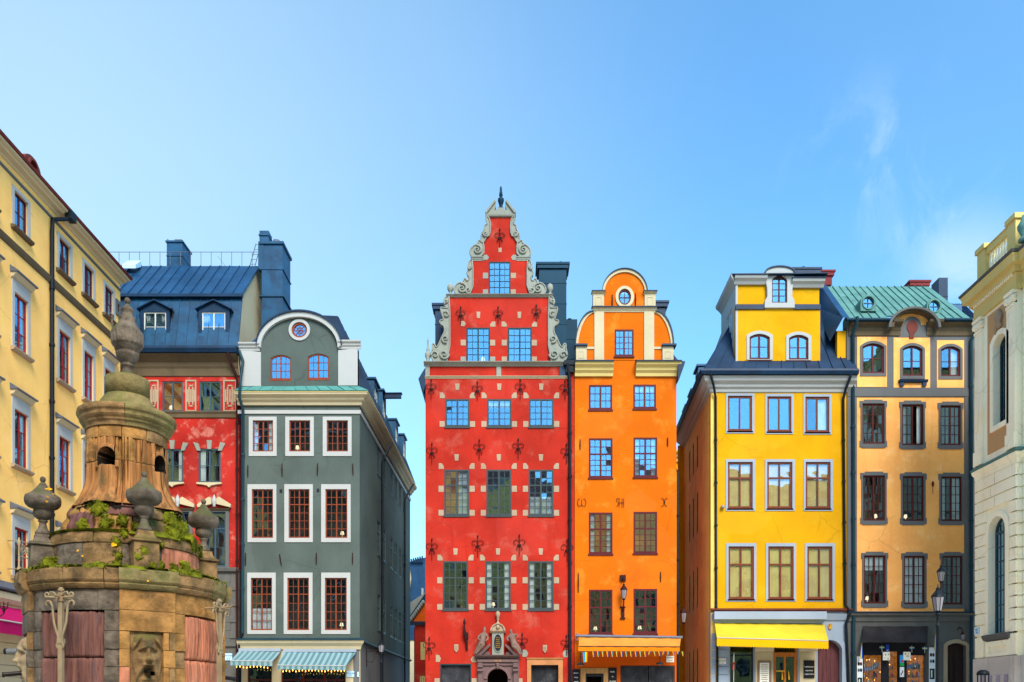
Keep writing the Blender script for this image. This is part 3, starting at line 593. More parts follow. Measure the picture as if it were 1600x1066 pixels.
# mansard roof behind the gable, running back along the alley
e = uR+.42; y0 = D+.35; y1 = D+LG; dx = .02*LG
prof = [(e, Z(618)+.1), (uR-.45, Z(540)), (X(525), Z(490)), (X(430), Z(486)), (X(400), Z(520)), (X(376), Z(540))]
def sec(i, y): q = prof[i]; return Vector((q[0]+.02*(y-D), y, q[1]))
roof_panels(gh, sec(0, y0), sec(0, y1), sec(1, y1), sec(1, y0), 22, 0, 'roof_dark', 1, .05)
roof_panels(gh, sec(1, y0), sec(1, y1), sec(2, y1), sec(2, y0), 22, 0, 'roof_dark', 1, .05)
roof_panels(gh, sec(2, y0), sec(2, y1), sec(3, y1), sec(3, y0), 12, 0, 'roof_dark', 1, .05)
roof_panels(gh, sec(4, y1), sec(4, y0), sec(3, y0), sec(3, y1), 12, 0, 'roof_blue', 1, .05)
roof_panels(gh, sec(5, y1), sec(5, y0), sec(4, y0), sec(4, y1), 12, 0, 'roof_blue', 1, .05)
b = MBF(); P = [F.p(x, z, -.36) for x, z in prof]; b.add(P+[p+Vector((0, .02, 0)) for p in P], [tuple(range(6)), tuple(range(6, 12))]); b.build('roof_front', 'roof_dark', gh)
b = MB(); b.box(F, (uL, 0, uL+.2, Z(600)), -LG, -.3); b.box(F, (uL+.2, 0, uR-.2, Z(600)), -LG, -LG+.2); b.build('back_wall', 'greengrey', gh)
def side_dormer(th, SF, u, d, zb, zt, mt, outw=.1, dep=1.6, fm='wf_white'):
    """a dormer on a side roof: box whose window looks out along the frame normal"""
    b = MB(); b.plate(SF, R4((u, zb, u+d, zt)), [R4((u+.13, zb+.15, u+d-.13, zt-.2))], -.2, outw)
    b.box(SF, (u, zb, u+.06, zt), -dep, -.2); b.box(SF, (u+d-.06, zb, u+d, zt), -dep, -.2)
    b.box(SF, (u-.08, zt, u+d+.08, zt+.09), -dep, outw+.1)
    o = b.build('dormer', mt, th)
    window(o, SF, (u+.13, zb+.15, u+d-.13, zt-.2), fm, 1, 3, 0, w=outw-.05, fw=.05, gm='glass_hi', inside='interior', name='dormer_window') if False else None
    r = (u+.133, zb+.153, u+d-.133, zt-.203); bb = MB(); um = (r[0]+r[2])/2
    bb.plate(SF, R4(r), [R4((r[0]+.05, r[1]+.05, um-.03, r[3]-.05)), R4((um+.03, r[1]+.05, r[2]-.05, r[3]-.05))], outw-.12, outw-.05)
    for k in (1, 2): vv = r[1]+(r[3]-r[1])*k/3; bb.box(SF, (r[0]+.05, vv-.012, r[2]-.05, vv+.012), outw-.1, outw-.06)
    bb.build('dormer_window', fm, o); bb = MB(); bb.box(SF, inset(r, .04), outw-.09, outw-.084); bb.build('pane', 'glass_hi', o)
    return o
for i, (yy, zt) in enumerate(((3.4, 18.45), (5.9, 18.8), (10.3, 18.7), (13.4, 18.8))): side_dormer(gh, SG, yy, 1.15 if i else 1.3, 16.75, zt, 'roof_navy', .06)
b = MB(); b.box(SG, (6.3, 18.55, 6.5, 18.78), 0, 1.0); b.box(SG, (6.25, 18.78, 6.55, 18.83), 0, 1.05); b.build('hoist_beam', 'roof_dark', gh)
b = MB(); b.lathe(F.p(X(461.5), Z(493), -1.2), [(.02, 0), (.02, .2), (.16, .25), (.3, .4), (.31, .42)], 14); b.build('satellite_dish', 'white', gh)

# big chimney between the two left houses
ch = thing('chimney_stack', 'tall blue sheet-metal chimney stack behind the grey-green gable', 'chimney', (X(425, 43), 43, 17))
G = Frame((0, 42.6, 0), (1, 0))
def chim(th, G, x0, y0, x1, y1, dep, m, pots=(), cap=.12):
    r = G.rect(x0, y0, x1, y1); b = MB(); b.box(G, r, -dep, 0); b.box(G, (r[0]-.05, r[3], r[2]+.05, r[3]+cap), -dep-.05, .05)
    k = int((r[3]-r[1])/1.1)
    for i in range(1, k+1): z = r[3]-i*1.1; b.box(G, (r[0]-.02, z, r[2]+.02, z+.035), -dep-.02, .02)
    o = b.build('chimney', m, th)
    for (px, h, rad) in pots:
        bb = MB(); c = G.p(G.uv(px, y0)[0], r[3]+cap, -dep/2); bb.lathe(c, [(rad, 0), (rad, h*.7), (rad*1.25, h*.72), (rad*1.25, h*.8), (rad*.4, h)], 10); bb.build('chimney_pot', 'zinc', th)
    return o
b = MB(); b.box(G, G.rect(409, 381, 441.5, 560), -1.5, 0); b.box(G, G.rect(405.5, 378, 443.5, 382), -1.6, .08)
b.box(G, G.rect(403.5, 378, 412, 420), -.9, .02); b.box(G, G.rect(405, 462, 444, 464), -1.56, .06); b.box(G, G.rect(406, 420, 443, 421.5), -1.53, .03)
b.build('stack', 'roof_navy', ch)
b = MB(); b.box(G, G.rect(403.5, 357, 418, 380), -.8, -.2); b.box(G, G.rect(402.5, 363, 419, 365), -.85, -.15); b.build('flue', 'roof_navy', ch)
b = MB(); b.lathe(G.p(G.uv(427, 0)[0], G.uv(0, 379)[1], -.6), [(.22, 0), (.22, .18), (.17, .2), (.17, .42), (.05, .46)], 12); b.build('flue', 'zinc', ch)

# ================================================================ RED HOUSE BEHIND THE FOUNTAIN
Yr = 40.3; F = Frame((0, Yr, 0), (1, 0))
rh = thing('red_mansard_house', 'mottled red house with blue mansard roof and patterned panels behind the fountain', 'house', (X(280, Yr), Yr, 0))
a0, a1 = F.uv(150, 0)[0], F.uv(373.5, 0)[0]
zz = lambda y: F.uv(0, y)[1]
fw_ = [F.rect(253.5, 596, 285.7, 643), F.rect(311.6, 596, 345, 643), F.rect(195.5, 596, 227.5, 643)]
m_ = [F.rect(253, 701.5, 286, 754), F.rect(310, 701, 345, 754.5), F.rect(195, 701.5, 228, 754)]
l_ = [F.rect(319, 800, 353, 886), F.rect(262, 800, 296, 886), F.rect(205, 800, 239, 886)]
plate_part('frieze_wall', 'red_mottled', rh, F, R4((a0, zz(646), a1, zz(586))), [R4(w) for w in fw_], -.25, 0)
plate_part('front_wall', 'red_mottled', rh, F, R4((a0, zz(890), a1, zz(652))), [R4(w) for w in m_+l_], -.25, 0)
b = MB(); b.mould(F, a0, a1, [(0, zz(653.5)), (.06, zz(653)), (.08, zz(648)), (.14, zz(645)), (.14, zz(643.8)), (0, zz(643.5))]); b.build('string_course', 'greybrown', rh)
b = MB(); b.mould(F, a0, a1+.0, [(0, zz(589)), (.05, zz(588)), (.07, zz(577)), (.12, zz(574)), (.14, zz(568)), (.32, zz(563)), (.45, zz(560)), (.48, zz(558.5)), (0, zz(558))]); b.build('cornice', 'greybrown', rh)
b = MB(); b.mould(F, a0, a1+.03, [(0, zz(558)), (.55, zz(557.8)), (.62, zz(552)), (.6, zz(548)), (0, zz(546))]); b.build('gutter', 'roof_dark', rh)
for i, r in enumerate(fw_): window(rh, F, r, 'wf_slate', 1, 2, 0, fw=.06, gm='glass_mid' if i == 0 else 'glass', cur=['l', '', ''][i], inside='interior_warm' if i == 0 else 'interior')
for i, r in enumerate(m_): window(rh, F, r, 'wf_slate', 1, 2, 0, fw=.07, gm='glass_mid', cur=['s', 'L', ''][i])
for r in l_:
    window(rh, F, r, 'wf_slate', 1, 2, 1, .7, fw=.07, gm='glass_mid')
    surround(rh, F, (r[0]-.16, r[1]-.05, r[2]+.16, r[3]+.12), r, 'trimgrey', .05)
for r in m_:
    b = MB(); u0, v0, u1, v1 = r
    b.plate(F, [(u0-.06, v0), (u1+.06, v0), (u1+.06, v0-.07), (u1-.2, v0-.1), ((u0+u1)/2+.1, v0-.15), ((u0+u1)/2, v0-.24), ((u0+u1)/2-.1, v0-.15), (u0+.2, v0-.1), (u0-.06, v0-.07)], (), 0, .1); b.build('window_apron', 'cream', rh)
def voussoirs(cx, mat_='white'):
    for dx, top, lean in ((-18, 689.5, -.12), (0, 687, 0), (18, 689.5, .12)):
        u, v = F.uv(cx+dx, top+8); s = lean
        b = MB(); b.plate(F, [(u-.085-s*.4, v-.22), (u+.085-s*.4, v-.22), (u+.125+s*.8, v+.2-abs(s)*.6), (u-.125+s*.8, v+.2-abs(s)*.1)], (), 0, .06); b.build('voussoir', 'sandgrey', rh)
for c in (211, 269.5, 327.5): voussoirs(c)
for c in (222, 279, 336):
    for s in (-1, 1):
        u, v = F.uv(c+s*15, 784); b = MB(); b.plate(F, [(u-s*.34, v-.14), (u+s*.32, v-.3), (u+s*.35, v-.16), (u-s*.22, v+.2), (u-s*.34, v+.13)], (), 0, .16); b.build('pediment_half', 'cream', rh)
    u, v = F.uv(c, 784); b = MB(); b.lathe(F.p(u, v-.28, .12), [(.09, 0), (.06, .08), (.12, .2), (.11, .34), (.05, .5), (.02, .58)], 8); b.build('finial', 'white', rh)
    b = MB(); b.mould(F, u-.72, u+.72, [(0, v-.44), (.1, v-.42), (.16, v-.34), (0, v-.33)]); b.build('window_cornice', 'greybrown', rh)
def meander(x0, y0, x1, y1):
    r = F.rect(x0, y0, x1, y1); u0, v0, u1, v1 = r; b = MB(); b.plate(F, R4(r), [R4(inset(r, .07))], 0, .03); w = (u1-u0); cu = (u0+u1)/2; cv = (v0+v1)/2; h = v1-v0
    t = .035
    for s in (-1, 1):
        b.box(F, (cu+s*w*.17-t, cv-h*.28, cu+s*w*.17+t, cv+h*.28), 0, .028)
        b.box(F, (min(cu+s*w*.17, cu+s*w*.32), cv+s*h*.1-t, max(cu+s*w*.17, cu+s*w*.32), cv+s*h*.1+t), 0, .026)
        b.box(F, (cu+s*w*.32-t, cv-h*.2, cu+s*w*.32+t, cv+h*.2), 0, .027)
        b.box(F, (cu-w*.17, cv+s*h*.32-t, cu+w*.17, cv+s*h*.32+t), 0, .025)
    b.box(F, (cu-t, cv-h*.2, cu+t, cv+h*.2), 0, .024)
    b.build('patterned_panel', 'quoin', rh)
for p in ((232, 594, 248, 643.5), (290, 594, 307, 643.5), (349, 594, 370, 643.5)): meander(*p)
b = MB(); b.box(F, (a0, 0, a1, zz(890)), -.25, -.02); b.mould(F, a0, a1, [(-.02, zz(894)), (.12, zz(893)), (.16, zz(888)), (-.02, zz(886.5))]); b.mould(F, a0, a1, [(-.02, zz(1012)), (.08, zz(1010)), (.08, zz(1004)), (-.02, zz(1003))]); b.build('ground_floor_wall', 'greystone', rh)
for k in range(9):
    y = 898+k*12.5; sh = (k % 2)*14
    for j in range(5):
        r = F.rect(300+sh+j*14.8-14, y, 300+sh+j*14.8+.6, y+12)
        r = (r[0], r[1], min(r[2], a1-.02), r[3])
        if y < 1001 and r[2]-r[0] > .1: box_part('stone', 'greystone', rh, F, r, -.03, .02+random.random()*.01)
# roofs: lower mansard with dormers, upper slope, light gable wall
xe = a1+.05; zE = zz(547); Yb, Yt = Yr+.35, Yr+2.9; zB = EYE+(HY-464)*Yb/FPX; zR = EYE+(HY-416)*Yt/FPX
roof_panels(rh, (a0-.6, Yr-.3, zE), (xe, Yr-.3, zE), (xe, Yb, zB), (a0-.6, Yb, zB), 15, 0, 'roof_navy', 2, .06)
roof_panels(rh, (a0-.6, Yb-.15, zB+.08), (xe+.05, Yb-.15, zB+.08), (xe+.05, Yt, zR), (a0-.6, Yt, zR), 15, 0, 'roof_blue', 1, .06)
b = MB(); b.wbox(a0-.6, Yb-.22, zB-.08, xe+.07, Yb-.1, zB+.06); b.build('roof_edge', 'roof_dark', rh)
b = MBF(); P = [(xe-.02, Yr-.25, zE), (xe-.02, Yb, zB), (xe-.02, Yt, zR-.1), (xe-.02, Yt+7, zR-.1), (xe-.02, Yt+7, zE-1.2), (xe-.02, Yr, zE-1.2)]; b.add(P+[(p[0]-.25, p[1], p[2]) for p in P], [(0, 1, 2, 3, 4, 5), (11, 10, 9, 8, 7, 6)]+[(i, (i+1) % 6, (i+1) % 6+6, i+6) for i in range(6)]); b.build('gable_wall', 'cream', rh)
b = MBF(); b.add([(a0-.6, Yt, zR-.02), (xe, Yt, zR-.02), (xe, Yt+7, zR-3), (a0-.6, Yt+7, zR-3)], [(0, 1, 2, 3)]); b.wbox(a0, Yt+6.6, 0, xe-.3, Yt+6.9, zR-3); b.build('back_roof', 'roof_blue', rh)
def dormer(th, F, x0, y0, x1, y1, wx0, wy0, wx1, wy1, dep, m, fm, cur=''):
    r = F.rect(x0, y0, x1, y1); w = F.rect(wx0, wy0, wx1, wy1); um = (r[0]+r[2])/2; h = .32
    b = MB(); b.plate(F, [(r[0], r[1]), (r[2], r[1]), (r[2], r[3]), (um, r[3]+h), (r[0], r[3])], [R4(w)], -.15, .0)
    b.box(F, (r[0], r[1], r[0]+.05, r[3]-.02), -dep, -.15); b.box(F, (r[2]-.05, r[1], r[2], r[3]-.02), -dep, -.15)
    for s, ue in ((-1, r[0]-.12), (1, r[2]+.12)):
        A = F.p(ue, r[3]-.06, .14); B = F.p(um, r[3]+h+.05, .14); Cc = F.p(um, r[3]+h+.05, -dep-.4); Dd = F.p(ue, r[3]-.06, -dep)
        up = Vector((0, 0, .05)); b.add([A, B, Cc, Dd, A+up, B+up, Cc+up, Dd+up], [(0, 1, 2, 3), (4, 7, 6, 5), (0, 4, 5, 1), (3, 2, 6, 7), (0, 3, 7, 4)])
    o = b.build('dormer', m, th); window(th, F, w, fm, 1, 2, 0, fw=.05, gm='glass', cur=cur, w=-.04, name='dormer_window')
Fd = Frame((0, Yr-.12, 0), (1, 0))
dormer(rh, Fd, 219, 483, 265, 545, 224.5, 487.5, 259.5, 533.5, 1.3, 'roof_dark', 'wf_white', 's')
dormer(rh, Fd, 310, 483, 358.5, 545, 315.5, 487.5, 352, 533.5, 1.3, 'roof_dark', 'wf_white', 'L')
# roof railing, ladder, skylight, small chimney
b = MB(); zr = zR+.72
for i in range(16): x = X(170+i*16, Yt); b.tube([(x, Yt, zR-.1), (x, Yt, zr)], .015, 4)
b.tube([(X(168, Yt), Yt, zr), (X(403, Yt), Yt, zr)], .015, 4)
b.tube([(X(340, Yt), Yt, zr-.2), (X(352, Yt), Yt, zR)], .012, 4); b.build('roof_railing', 'zinc', rh)
b = MB()
for dx in (0, 8): b.tube([(X(389+dx, Yt), Yt+.1, zR), (X(399+dx, Yt), Yt+.1, zR+1.2)], .02, 4)
for k in range(5): b.tube([(X(390+k*2.2, Yt), Yt+.1, zR+.15+k*.25), (X(398+k*2.2, Yt), Yt+.1, zR+.15+k*.25)], .012, 4)
b.build('roof_ladder', 'zinc', rh)
b = MB(); s_ = .35; xa, xb = X(190, Yr+1.9), X(211, Yr+1.9); b.add([(xa, Yt-.95, zR-.42), (xb, Yt-.95, zR-.42), (xb+.0, Yt-.3, zR+.12), (xa, Yt-.3, zR+.12), (xa, Yt-.95, zR-.6), (xb, Yt-.95, zR-.6), (xb, Yt-.3, zR-.2), (xa, Yt-.3, zR-.2)], [(0, 1, 2, 3), (0, 4, 5, 1), (1, 5, 6, 2), (2, 6, 7, 3), (3, 7, 4, 0)]); b.build('skylight', 'plate_blue', rh)
ch2 = thing('chimney_stack', 'small blue sheet-metal chimney beside the roof railing', 'chimney', (X(276, Yt+.6), Yt+.6, zR-1))
G = Frame((0, Yt+.3, 0), (1, 0)); b = MB(); b.box(G, G.rect(260.5, 379, 285, 425), -1.1, 0); b.box(G, G.rect(259, 376.5, 286.5, 379), -1.2, .06); b.box(G, G.rect(260, 399, 285.6, 400.5), -1.15, .03); b.build('stack', 'roof_navy', ch2)
b = MB(); b.box(G, G.rect(269, 369, 280.5, 377), -.8, -.3); b.tube([G.p(G.uv(261, 0)[0], G.uv(0, 378)[1], -.1), G.p(G.uv(261, 0)[0], G.uv(0, 372)[1], -.1)], .03, 5); b.build('flue', 'zinc', ch2)
pipe(rh, [F.p(a1-.35, zz(556), .5), F.p(a1-.35, zz(562), .5), F.p(a1-.25, zz(575), .25), F.p(a1-.06, zz(590), .1), F.p(a1-.06, zz(1020), .1), F.p(a1-.06, .2, .1)], 'iron', .06)
# ================================================================ RED GABLED HOUSE
F = FR; Rr = F.rect
sh = thing('red_gabled_house', 'tall red merchant house with scrolled stepped gable and sandstone ornaments', 'house', (X(780), D, 0))
wl = []
for x0, x1 in ((695.7, 733.5), (761, 799), (826.4, 865)): wl.append((Rr(x0, 623.6, x1, 667.3), 4, 0))
for x0, x1 in ((694, 733), (760, 798.8), (825.8, 864.7)): wl.append((Rr(x0, 734, x1, 806), 4, 2))
for x0, x1 in ((692, 731.4), (758.4, 798), (825.3, 864.6)): wl.append((Rr(x0, 877, x1, 953), 4, 2))
w1_ = [Rr(728.6, 512, 765.5, 567), Rr(793.4, 512, 830.8, 567)]; w2_ = Rr(763.7, 409, 797.6, 461)
fwl = [[695.7, 733.5, 623.6, 667.3, 0], [761, 799, 623.6, 667.3, 0], [826.4, 865, 623.6, 667.3, 0], [694, 733, 734, 806, 1], [760, 798.8, 734, 806, 1], [825.8, 864.7, 734, 806, 1], [692, 731.4, 877, 953, 1], [758.4, 798, 877, 953, 1], [825.3, 864.6, 877, 953, 1]]
dl = Rr(688, 1037.5, 736.3, 1153); dr = Rr(829.7, 1039, 872.6, 1153)
pu, pv = F.uv(777.5, 1066); prt = 16*D/FPX
portal_hole = [(pu-prt, 0), (pu+prt, 0)]+[(pu+prt*math.cos(a), Z(1061)+prt*math.sin(a)) for a in [PI*i/12 for i in range(13)]]
L0, R0 = X(664.8), X(897.3)
plate_part('front_wall', 'red', sh, F, R4((L0, 0, R0, Z(573))), [R4(w[0]) for w in wl]+[R4(dl), R4(dr), portal_hole], -.28, 0)
tier1 = [F.uv(*q) for q in ((697, 570), (697, 465), (862, 465), (862, 570))]
plate_part('gable_wall', 'red', sh, F, R4(Rr(697, 465, 863, 570)), [R4(w) for w in w1_], -.3, .0)
plate_part('gable_wall', 'red', sh, F, R4(Rr(736, 402, 827, 464)), [R4(w2_)], -.3, .002)
plate_part('gable_wall', 'red', sh, F, F.pts([(752, 403), (811, 403), (807, 378), (803, 370), (798.5, 368), (797, 352), (800, 337), (763.5, 337), (766.5, 352), (765, 368), (761, 370), (755, 378)]), (), -.3, .004)
curs = ['', 't', '', 'R', '', 'h', 'p', 'ls', 's']
for k, (r, rows, top) in enumerate(wl): window(sh, F, r, 'wf_grey', 2, rows, top, .66, fw=.075, mw=.026, gm='glass' if k < 6 else 'glass_mid', cur=curs[k], inside='interior_warm' if k == 3 else 'interior', w=.005, sill=.04, tilt=.9)
for r in w1_: window(sh, F, r, 'wf_green', 2, 5, 0, fw=.065, mw=.026, gm='glass_hi', w=.005, tilt=.5, cur='l' if r is w1_[0] else '')
window(sh, F, w2_, 'wf_green', 2, 5, 0, fw=.055, mw=.024, gm='glass_hi', w=.005, tilt=.5)
# cornices and bands
def ledge(x0, x1, y0, y1, out_, m='cream', th=sh): b = MB(); b.mould(F, X(x0), X(x1), COR(Z(y1), Z(y0), out_)); return b.build('cornice', m, th)
ledge(662.5, 880, 567.5, 573, .26, 'sandgrey'); ledge(664, 889, 588.5, 591.8, .10, 'cream')
ledge(697, 864, 461.4, 465, .16, 'sandgrey'); ledge(735.5, 755, 402, 408, .1, 'sandgrey'); ledge(807, 829, 402, 408, .1, 'sandgrey')
for x0, x1 in ((664.8, 671.5), (775.8, 783)): box_part('band_post', 'sandgrey', sh, F, Rr(x0, 573, x1, 588.6), .002, .05)
box_part('band_post', 'roof_dark', sh, F, Rr(874, 573, 889, 588.6), .002, .06)
# sandstone blocks round the windows
def stone(x, y, w=8, h=8, kind='sq', m='quoin', th=sh, out_=.012):
    s = D/FPX; u, v = F.uv(x, y); a, c = w*s/2, h*s/2
    if kind == 'key': P = [(u-a*.75, v-c), (u+a*.75, v-c), (u+a, v+c), (u-a, v+c)]
    elif kind == 'L': P = [(u-a, v-c), (u+a, v-c), (u+a, v), (u+a*.2, v+c), (u-a, v+c)]
    elif kind == 'R': P = [(u-a, v-c), (u+a, v-c), (u+a, v+c), (u-a*.2, v+c), (u-a, v)]
    elif kind == 'P': P = [(u-a, v-c), (u+a*.5, v-c), (u+a, v), (u+a*.3, v+c), (u-a, v+c)]
    elif kind == 'Q': P = [(u-a*.5, v-c), (u+a, v-c), (u+a, v+c), (u-a*.3, v+c), (u-a, v)]
    else: P = R4((u-a, v-c, u+a, v+c))
    b = MB(); b.plate(F, P, (), -.02, out_+random.random()*.01); o = b.build('sandstone_block', m, th); return o
for k, (x0, x1, y0, y1, tall) in enumerate(fwl):
    cx = (x0+x1)/2; stone(cx, y0-(19 if not tall else 19-(k >= 6)*-(-4)), 7, 10, 'key')
    stone(x0-4.5, y0-5.5, 8, 9, 'L'); stone(x1+4.5, y0-5.5, 8, 9, 'R')
    stone(x0-4.8, y1-4.5, 8, 9); stone(x1+4.8, y1-4.5, 8, 9)
    if tall: stone(x0-4.8, y0+30, 8, 9.5); stone(x1+4.8, y0+30, 8, 9.5)
for x in (747.5, 811.4): stone(x, 492.5, 6, 10, 'key')
for x, y, k in ((724, 506, 'P'), (770, 506.7, 'R'), (787.7, 506.7, 'L'), (835, 507, 'R')): stone(x, y, 8, 8, k)
for x in (723.8, 769.7, 788, 834.8): stone(x, 535.8, 8, 9); stone(x, 562, 8, 9, m='sandgrey' if x < 780 else 'quoin')
stone(758.6, 431, 8, 9, m='sandgrey'); stone(802, 430.7, 8, 8); stone(758.6, 457, 8, 9, m='sandgrey'); stone(802, 457, 8, 9); stone(781.4, 391, 5, 7)
stone(759.5, 402.5, 9, 8, 'P', 'sandgrey'); stone(803, 402.5, 9, 8, 'Q', 'sandgrey')
stone(685, 1029, 8, 11, 'P'); stone(739.7, 1030.5, 9, 9, 'Q'); stone(820.7, 1021, 9, 11, 'P', 'sandgrey'); stone(883, 1021.5, 8, 11, 'Q', 'sandgrey')
stone(683, 1064, 8, 8); stone(741, 1064, 8, 8); stone(812.5, 1064, 8, 8)
def crest(x, y):
    u, v = F.uv(x, y); b = MB(); b.plate(F, [(u-.1, v-.08), (u, v-.2), (u+.1, v-.08), (u+.1, v+.18), (u-.1, v+.18)], (), -.02, .05)
    for k in range(3): b.box(F, (u-.07, v-.06+k*.07, u+.07, v-.03+k*.07), .05, .07)
    b.build('carved_crest', 'quoin', sh)
crest(713, 1013); crest(851.4, 1014)
for x, y, h in ((781, 372, .9), (720, 493, .85), (778.4, 493, .85), (838, 490, .85), (673.8, 608, .95), (746, 611, .95), (813, 608, .95), (883, 609, .95),
                (675, 708, 1.0), (749, 702.5, 1.0), (809.8, 701, 1.0), (885, 709, 1.0), (675, 858, 1.05), (746.6, 853, 1.05), (811.5, 852, 1.05), (886.2, 860, 1.1), (670.7, 1013, 1.1), (816, 1005, 1.0), (885, 1008, 1.0)):
    anchor(sh, F, x, y, h)
# scrolls
def spiral(c, r, t0, turns, s=1, n=22):
    return [(c[0]+s*(r*(1-.82*i/n))*math.cos(t0+turns*2*PI*i/n), c[1]+(r*(1-.82*i/n))*math.sin(t0+turns*2*PI*i/n)) for i in range(n+1)]
def scroll(outline, swirls, mir=None, m='sandgrey', w=.10):
    mx_ = lambda q: (2*mir-q[0], q[1]) if mir else q
    P = [F.uv(*mx_(q)) for q in outline]; b = MB(); b.plate(F, P, (), -.25, w-.04)
    # raised rim
    k = len(P); b.tube([F.p(p[0], p[1], w-.03) for p in P]+[F.p(P[0][0], P[0][1], w-.03)], .035, 5)
    for (cx, cy, r, t0, tn) in swirls:
        S = [F.uv(*mx_(q)) for q in spiral((cx, cy), r, t0, tn)]; b.tube([F.p(p[0], p[1], w+.0) for p in S], [.055*(1-.5*i/len(S)) for i in range(len(S))], 5)
        b.lathe(F.p(*F.uv(*mx_((cx, cy+1))), w), [(.001, -.04), (.05, -.02), (.05, .02), (.001, .05)], 6)
    b.build('gable_scroll', m, sh)
def sm(P, it=2):
    for _ in range(it):
        Q = []
        for i in range(len(P)): a = P[i]; c = P[(i+1) % len(P)]; Q += [(a[0]*.75+c[0]*.25, a[1]*.75+c[1]*.25), (a[0]*.25+c[0]*.75, a[1]*.25+c[1]*.75)]
        P = Q
    return P
tl = [(703, 567), (703, 464), (697, 464), (693, 471), (695, 480), (702, 482), (694, 482), (688, 481), (690, 491), (694, 500), (686, 502), (689, 508), (694, 510), (695, 519), (690, 528), (687, 536), (684, 542), (681, 544), (679, 538), (675.5, 538), (676, 545), (674, 551), (673.5, 558), (678, 566), (684, 567)]
sl_ = [(694, 555, 8, 0, 1.4), (680, 556, 6, 3, 1.2), (696, 531, 6, 1.2, 1.3), (697, 493, 5, 4, 1.2), (697.5, 473, 4, 2, 1.1)]
scroll(sm(tl, 1), sl_); scroll(sm(tl, 1), sl_, mir=779.9)
t2 = [(739, 461.5), (739, 408), (734, 408), (732, 414), (731, 424), (729, 428), (733, 433), (733, 437), (730, 441), (727.5, 436), (725, 437), (723, 443), (716, 443), (710.5, 449), (709.5, 456), (713, 461), (720, 461.5)]
s2_ = [(722, 452, 8, 4.5, 1.5), (732, 455, 5, 1, 1.2), (735, 420, 3, 2, 1)]
scroll(sm(t2, 1), s2_); scroll(sm(t2, 1), s2_, mir=781.3)
t3 = [(756, 402), (756, 381), (752, 379), (750, 376.5), (747.5, 377.5), (747, 382), (740, 385), (735, 391), (734.3, 398), (737, 402)]
s3_ = [(746, 392, 7, 4.5, 1.5)]
scroll(sm(t3, 1), s3_); scroll(sm(t3, 1), s3_, mir=781.8)
t4 = [(759.5, 340), (763.8, 340), (766.5, 352), (765.5, 369), (760, 371), (756, 380), (752.5, 380), (751.8, 373), (752.5, 366), (757, 360), (757.5, 353), (761, 352), (761.5, 349), (759.8, 346)]
s4_ = [(758.5, 367, 4, 1, 1.3)]
scroll(sm(t4, 1), s4_); scroll(sm(t4, 1), s4_, mir=781.9)
b = MB(); b.plate(F, F.pts([(759, 340), (759, 331.5), (773.3, 314.5), (775, 324), (772.5, 329), (777, 329), (777.5, 325.5), (787.5, 325.5), (788, 329), (792, 329), (789.5, 322), (790, 314.5), (805.2, 331.5), (805.2, 340)]), (), -.3, .06)
for s in (0, 1):
    q = lambda x: x if s == 0 else 1564.4-x
    b.plate(F, F.pts([(q(758.3), 333), (q(773.5), 313.5), (q(774.3), 317), (q(759.8), 336)]), (), -.36, .14)
b.mould(F, X(759), X(805.2), [(0, Z(340)), (.1, Z(339)), (.12, Z(336.5)), (.05, Z(335)), (0, Z(335))]); b.build('broken_pediment', 'sandgrey', sh)
b = MB(); b.lathe(F.p(X(782.6), Z(325.5), -.1), [(.14, 0), (.14, .06), (.07, .1), (.09, .22), (.15, .4), (.14, .5), (.07, .56), (.05, .6), (.09, .64), (.07, .8), (.05, .9), (.06, .96), (.035, 1.0), (.05, 1.05), (.01, 1.1)], 12); b.build('finial', 'roof_teal', sh)
for x in (703.6, 859.5):
    b = MB(); b.lathe(F.p(X(x), Z(461.4), -.05), [(.13, 0), (.13, .06), (.06, .1), (.06, .15), (.10, .2), (.145, .3), (.15, .38), (.12, .5), (.05, .56), (.01, .57)], 14); b.build('ball_finial', 'sandgrey', sh)
b = MB(); b.lathe(F.p(X(668.5), Z(567), -.05), [(.13, 0), (.13, .08), (.07, .14), (.13, .3), (.14, .46), (.06, .54), (.09, .62), (.05, .72), (.03, 1.0), (.045, 1.05), (.01, 1.22)], 12); b.build('urn_finial', 'sandgrey', sh)
# statues on the portal
def figure(name, mt, parent, J, E, Rd, sub=2):
    """one continuous body grown from joints J, bones E and radii Rd (in metres)"""
    o0 = ORG[parent.name]; me = bpy.data.meshes.new(name); me.from_pydata([tuple(Vector(j)-o0) for j in J], E, [])
    o = bpy.data.objects.new(name, me); COL.objects.link(o); o.parent = parent; ORG[o.name] = o0.copy()
    s = o.modifiers.new('skin', 'SKIN'); s.use_smooth_shade = True; l = me.skin_vertices[0].data if me.skin_vertices else None
    if l is None:
        bm = bmesh.new(); bm.from_mesh(me); bm.verts.layers.skin.verify(); bm.to_mesh(me); bm.free(); l = me.skin_vertices[0].data
    for i, r in enumerate(Rd): l[i].radius = (r, r)
    l[0].use_root = True
    u = o.modifiers.new('subsurf', 'SUBSURF'); u.levels = sub; u.render_levels = sub; me.materials.append(MATS[mt]); return o
pt = MB(); pt.plate(F, R4(Rr(745, 1031, 811, 1153)), [portal_hole], -.1, .06)
pt.plate(F, [(pu+1.3*(prt+.13)*math.cos(a)*.8, Z(1061)+(prt+.13)*math.sin(a)) for a in [PI*i/16 for i in range(17)]]+[(pu-(prt+.01)*math.cos(a), Z(1061)+(prt+.01)*math.sin(a)) for a in [PI*i/16 for i in range(17)]], (), .05, .13)
por = pt.build('portal', 'portalstone', sh)
b = MB(); b.mould(F, X(742), X(812), COR(Z(1030.5), Z(1024), .36)); b.build('pediment_base', 'portalstone', por)
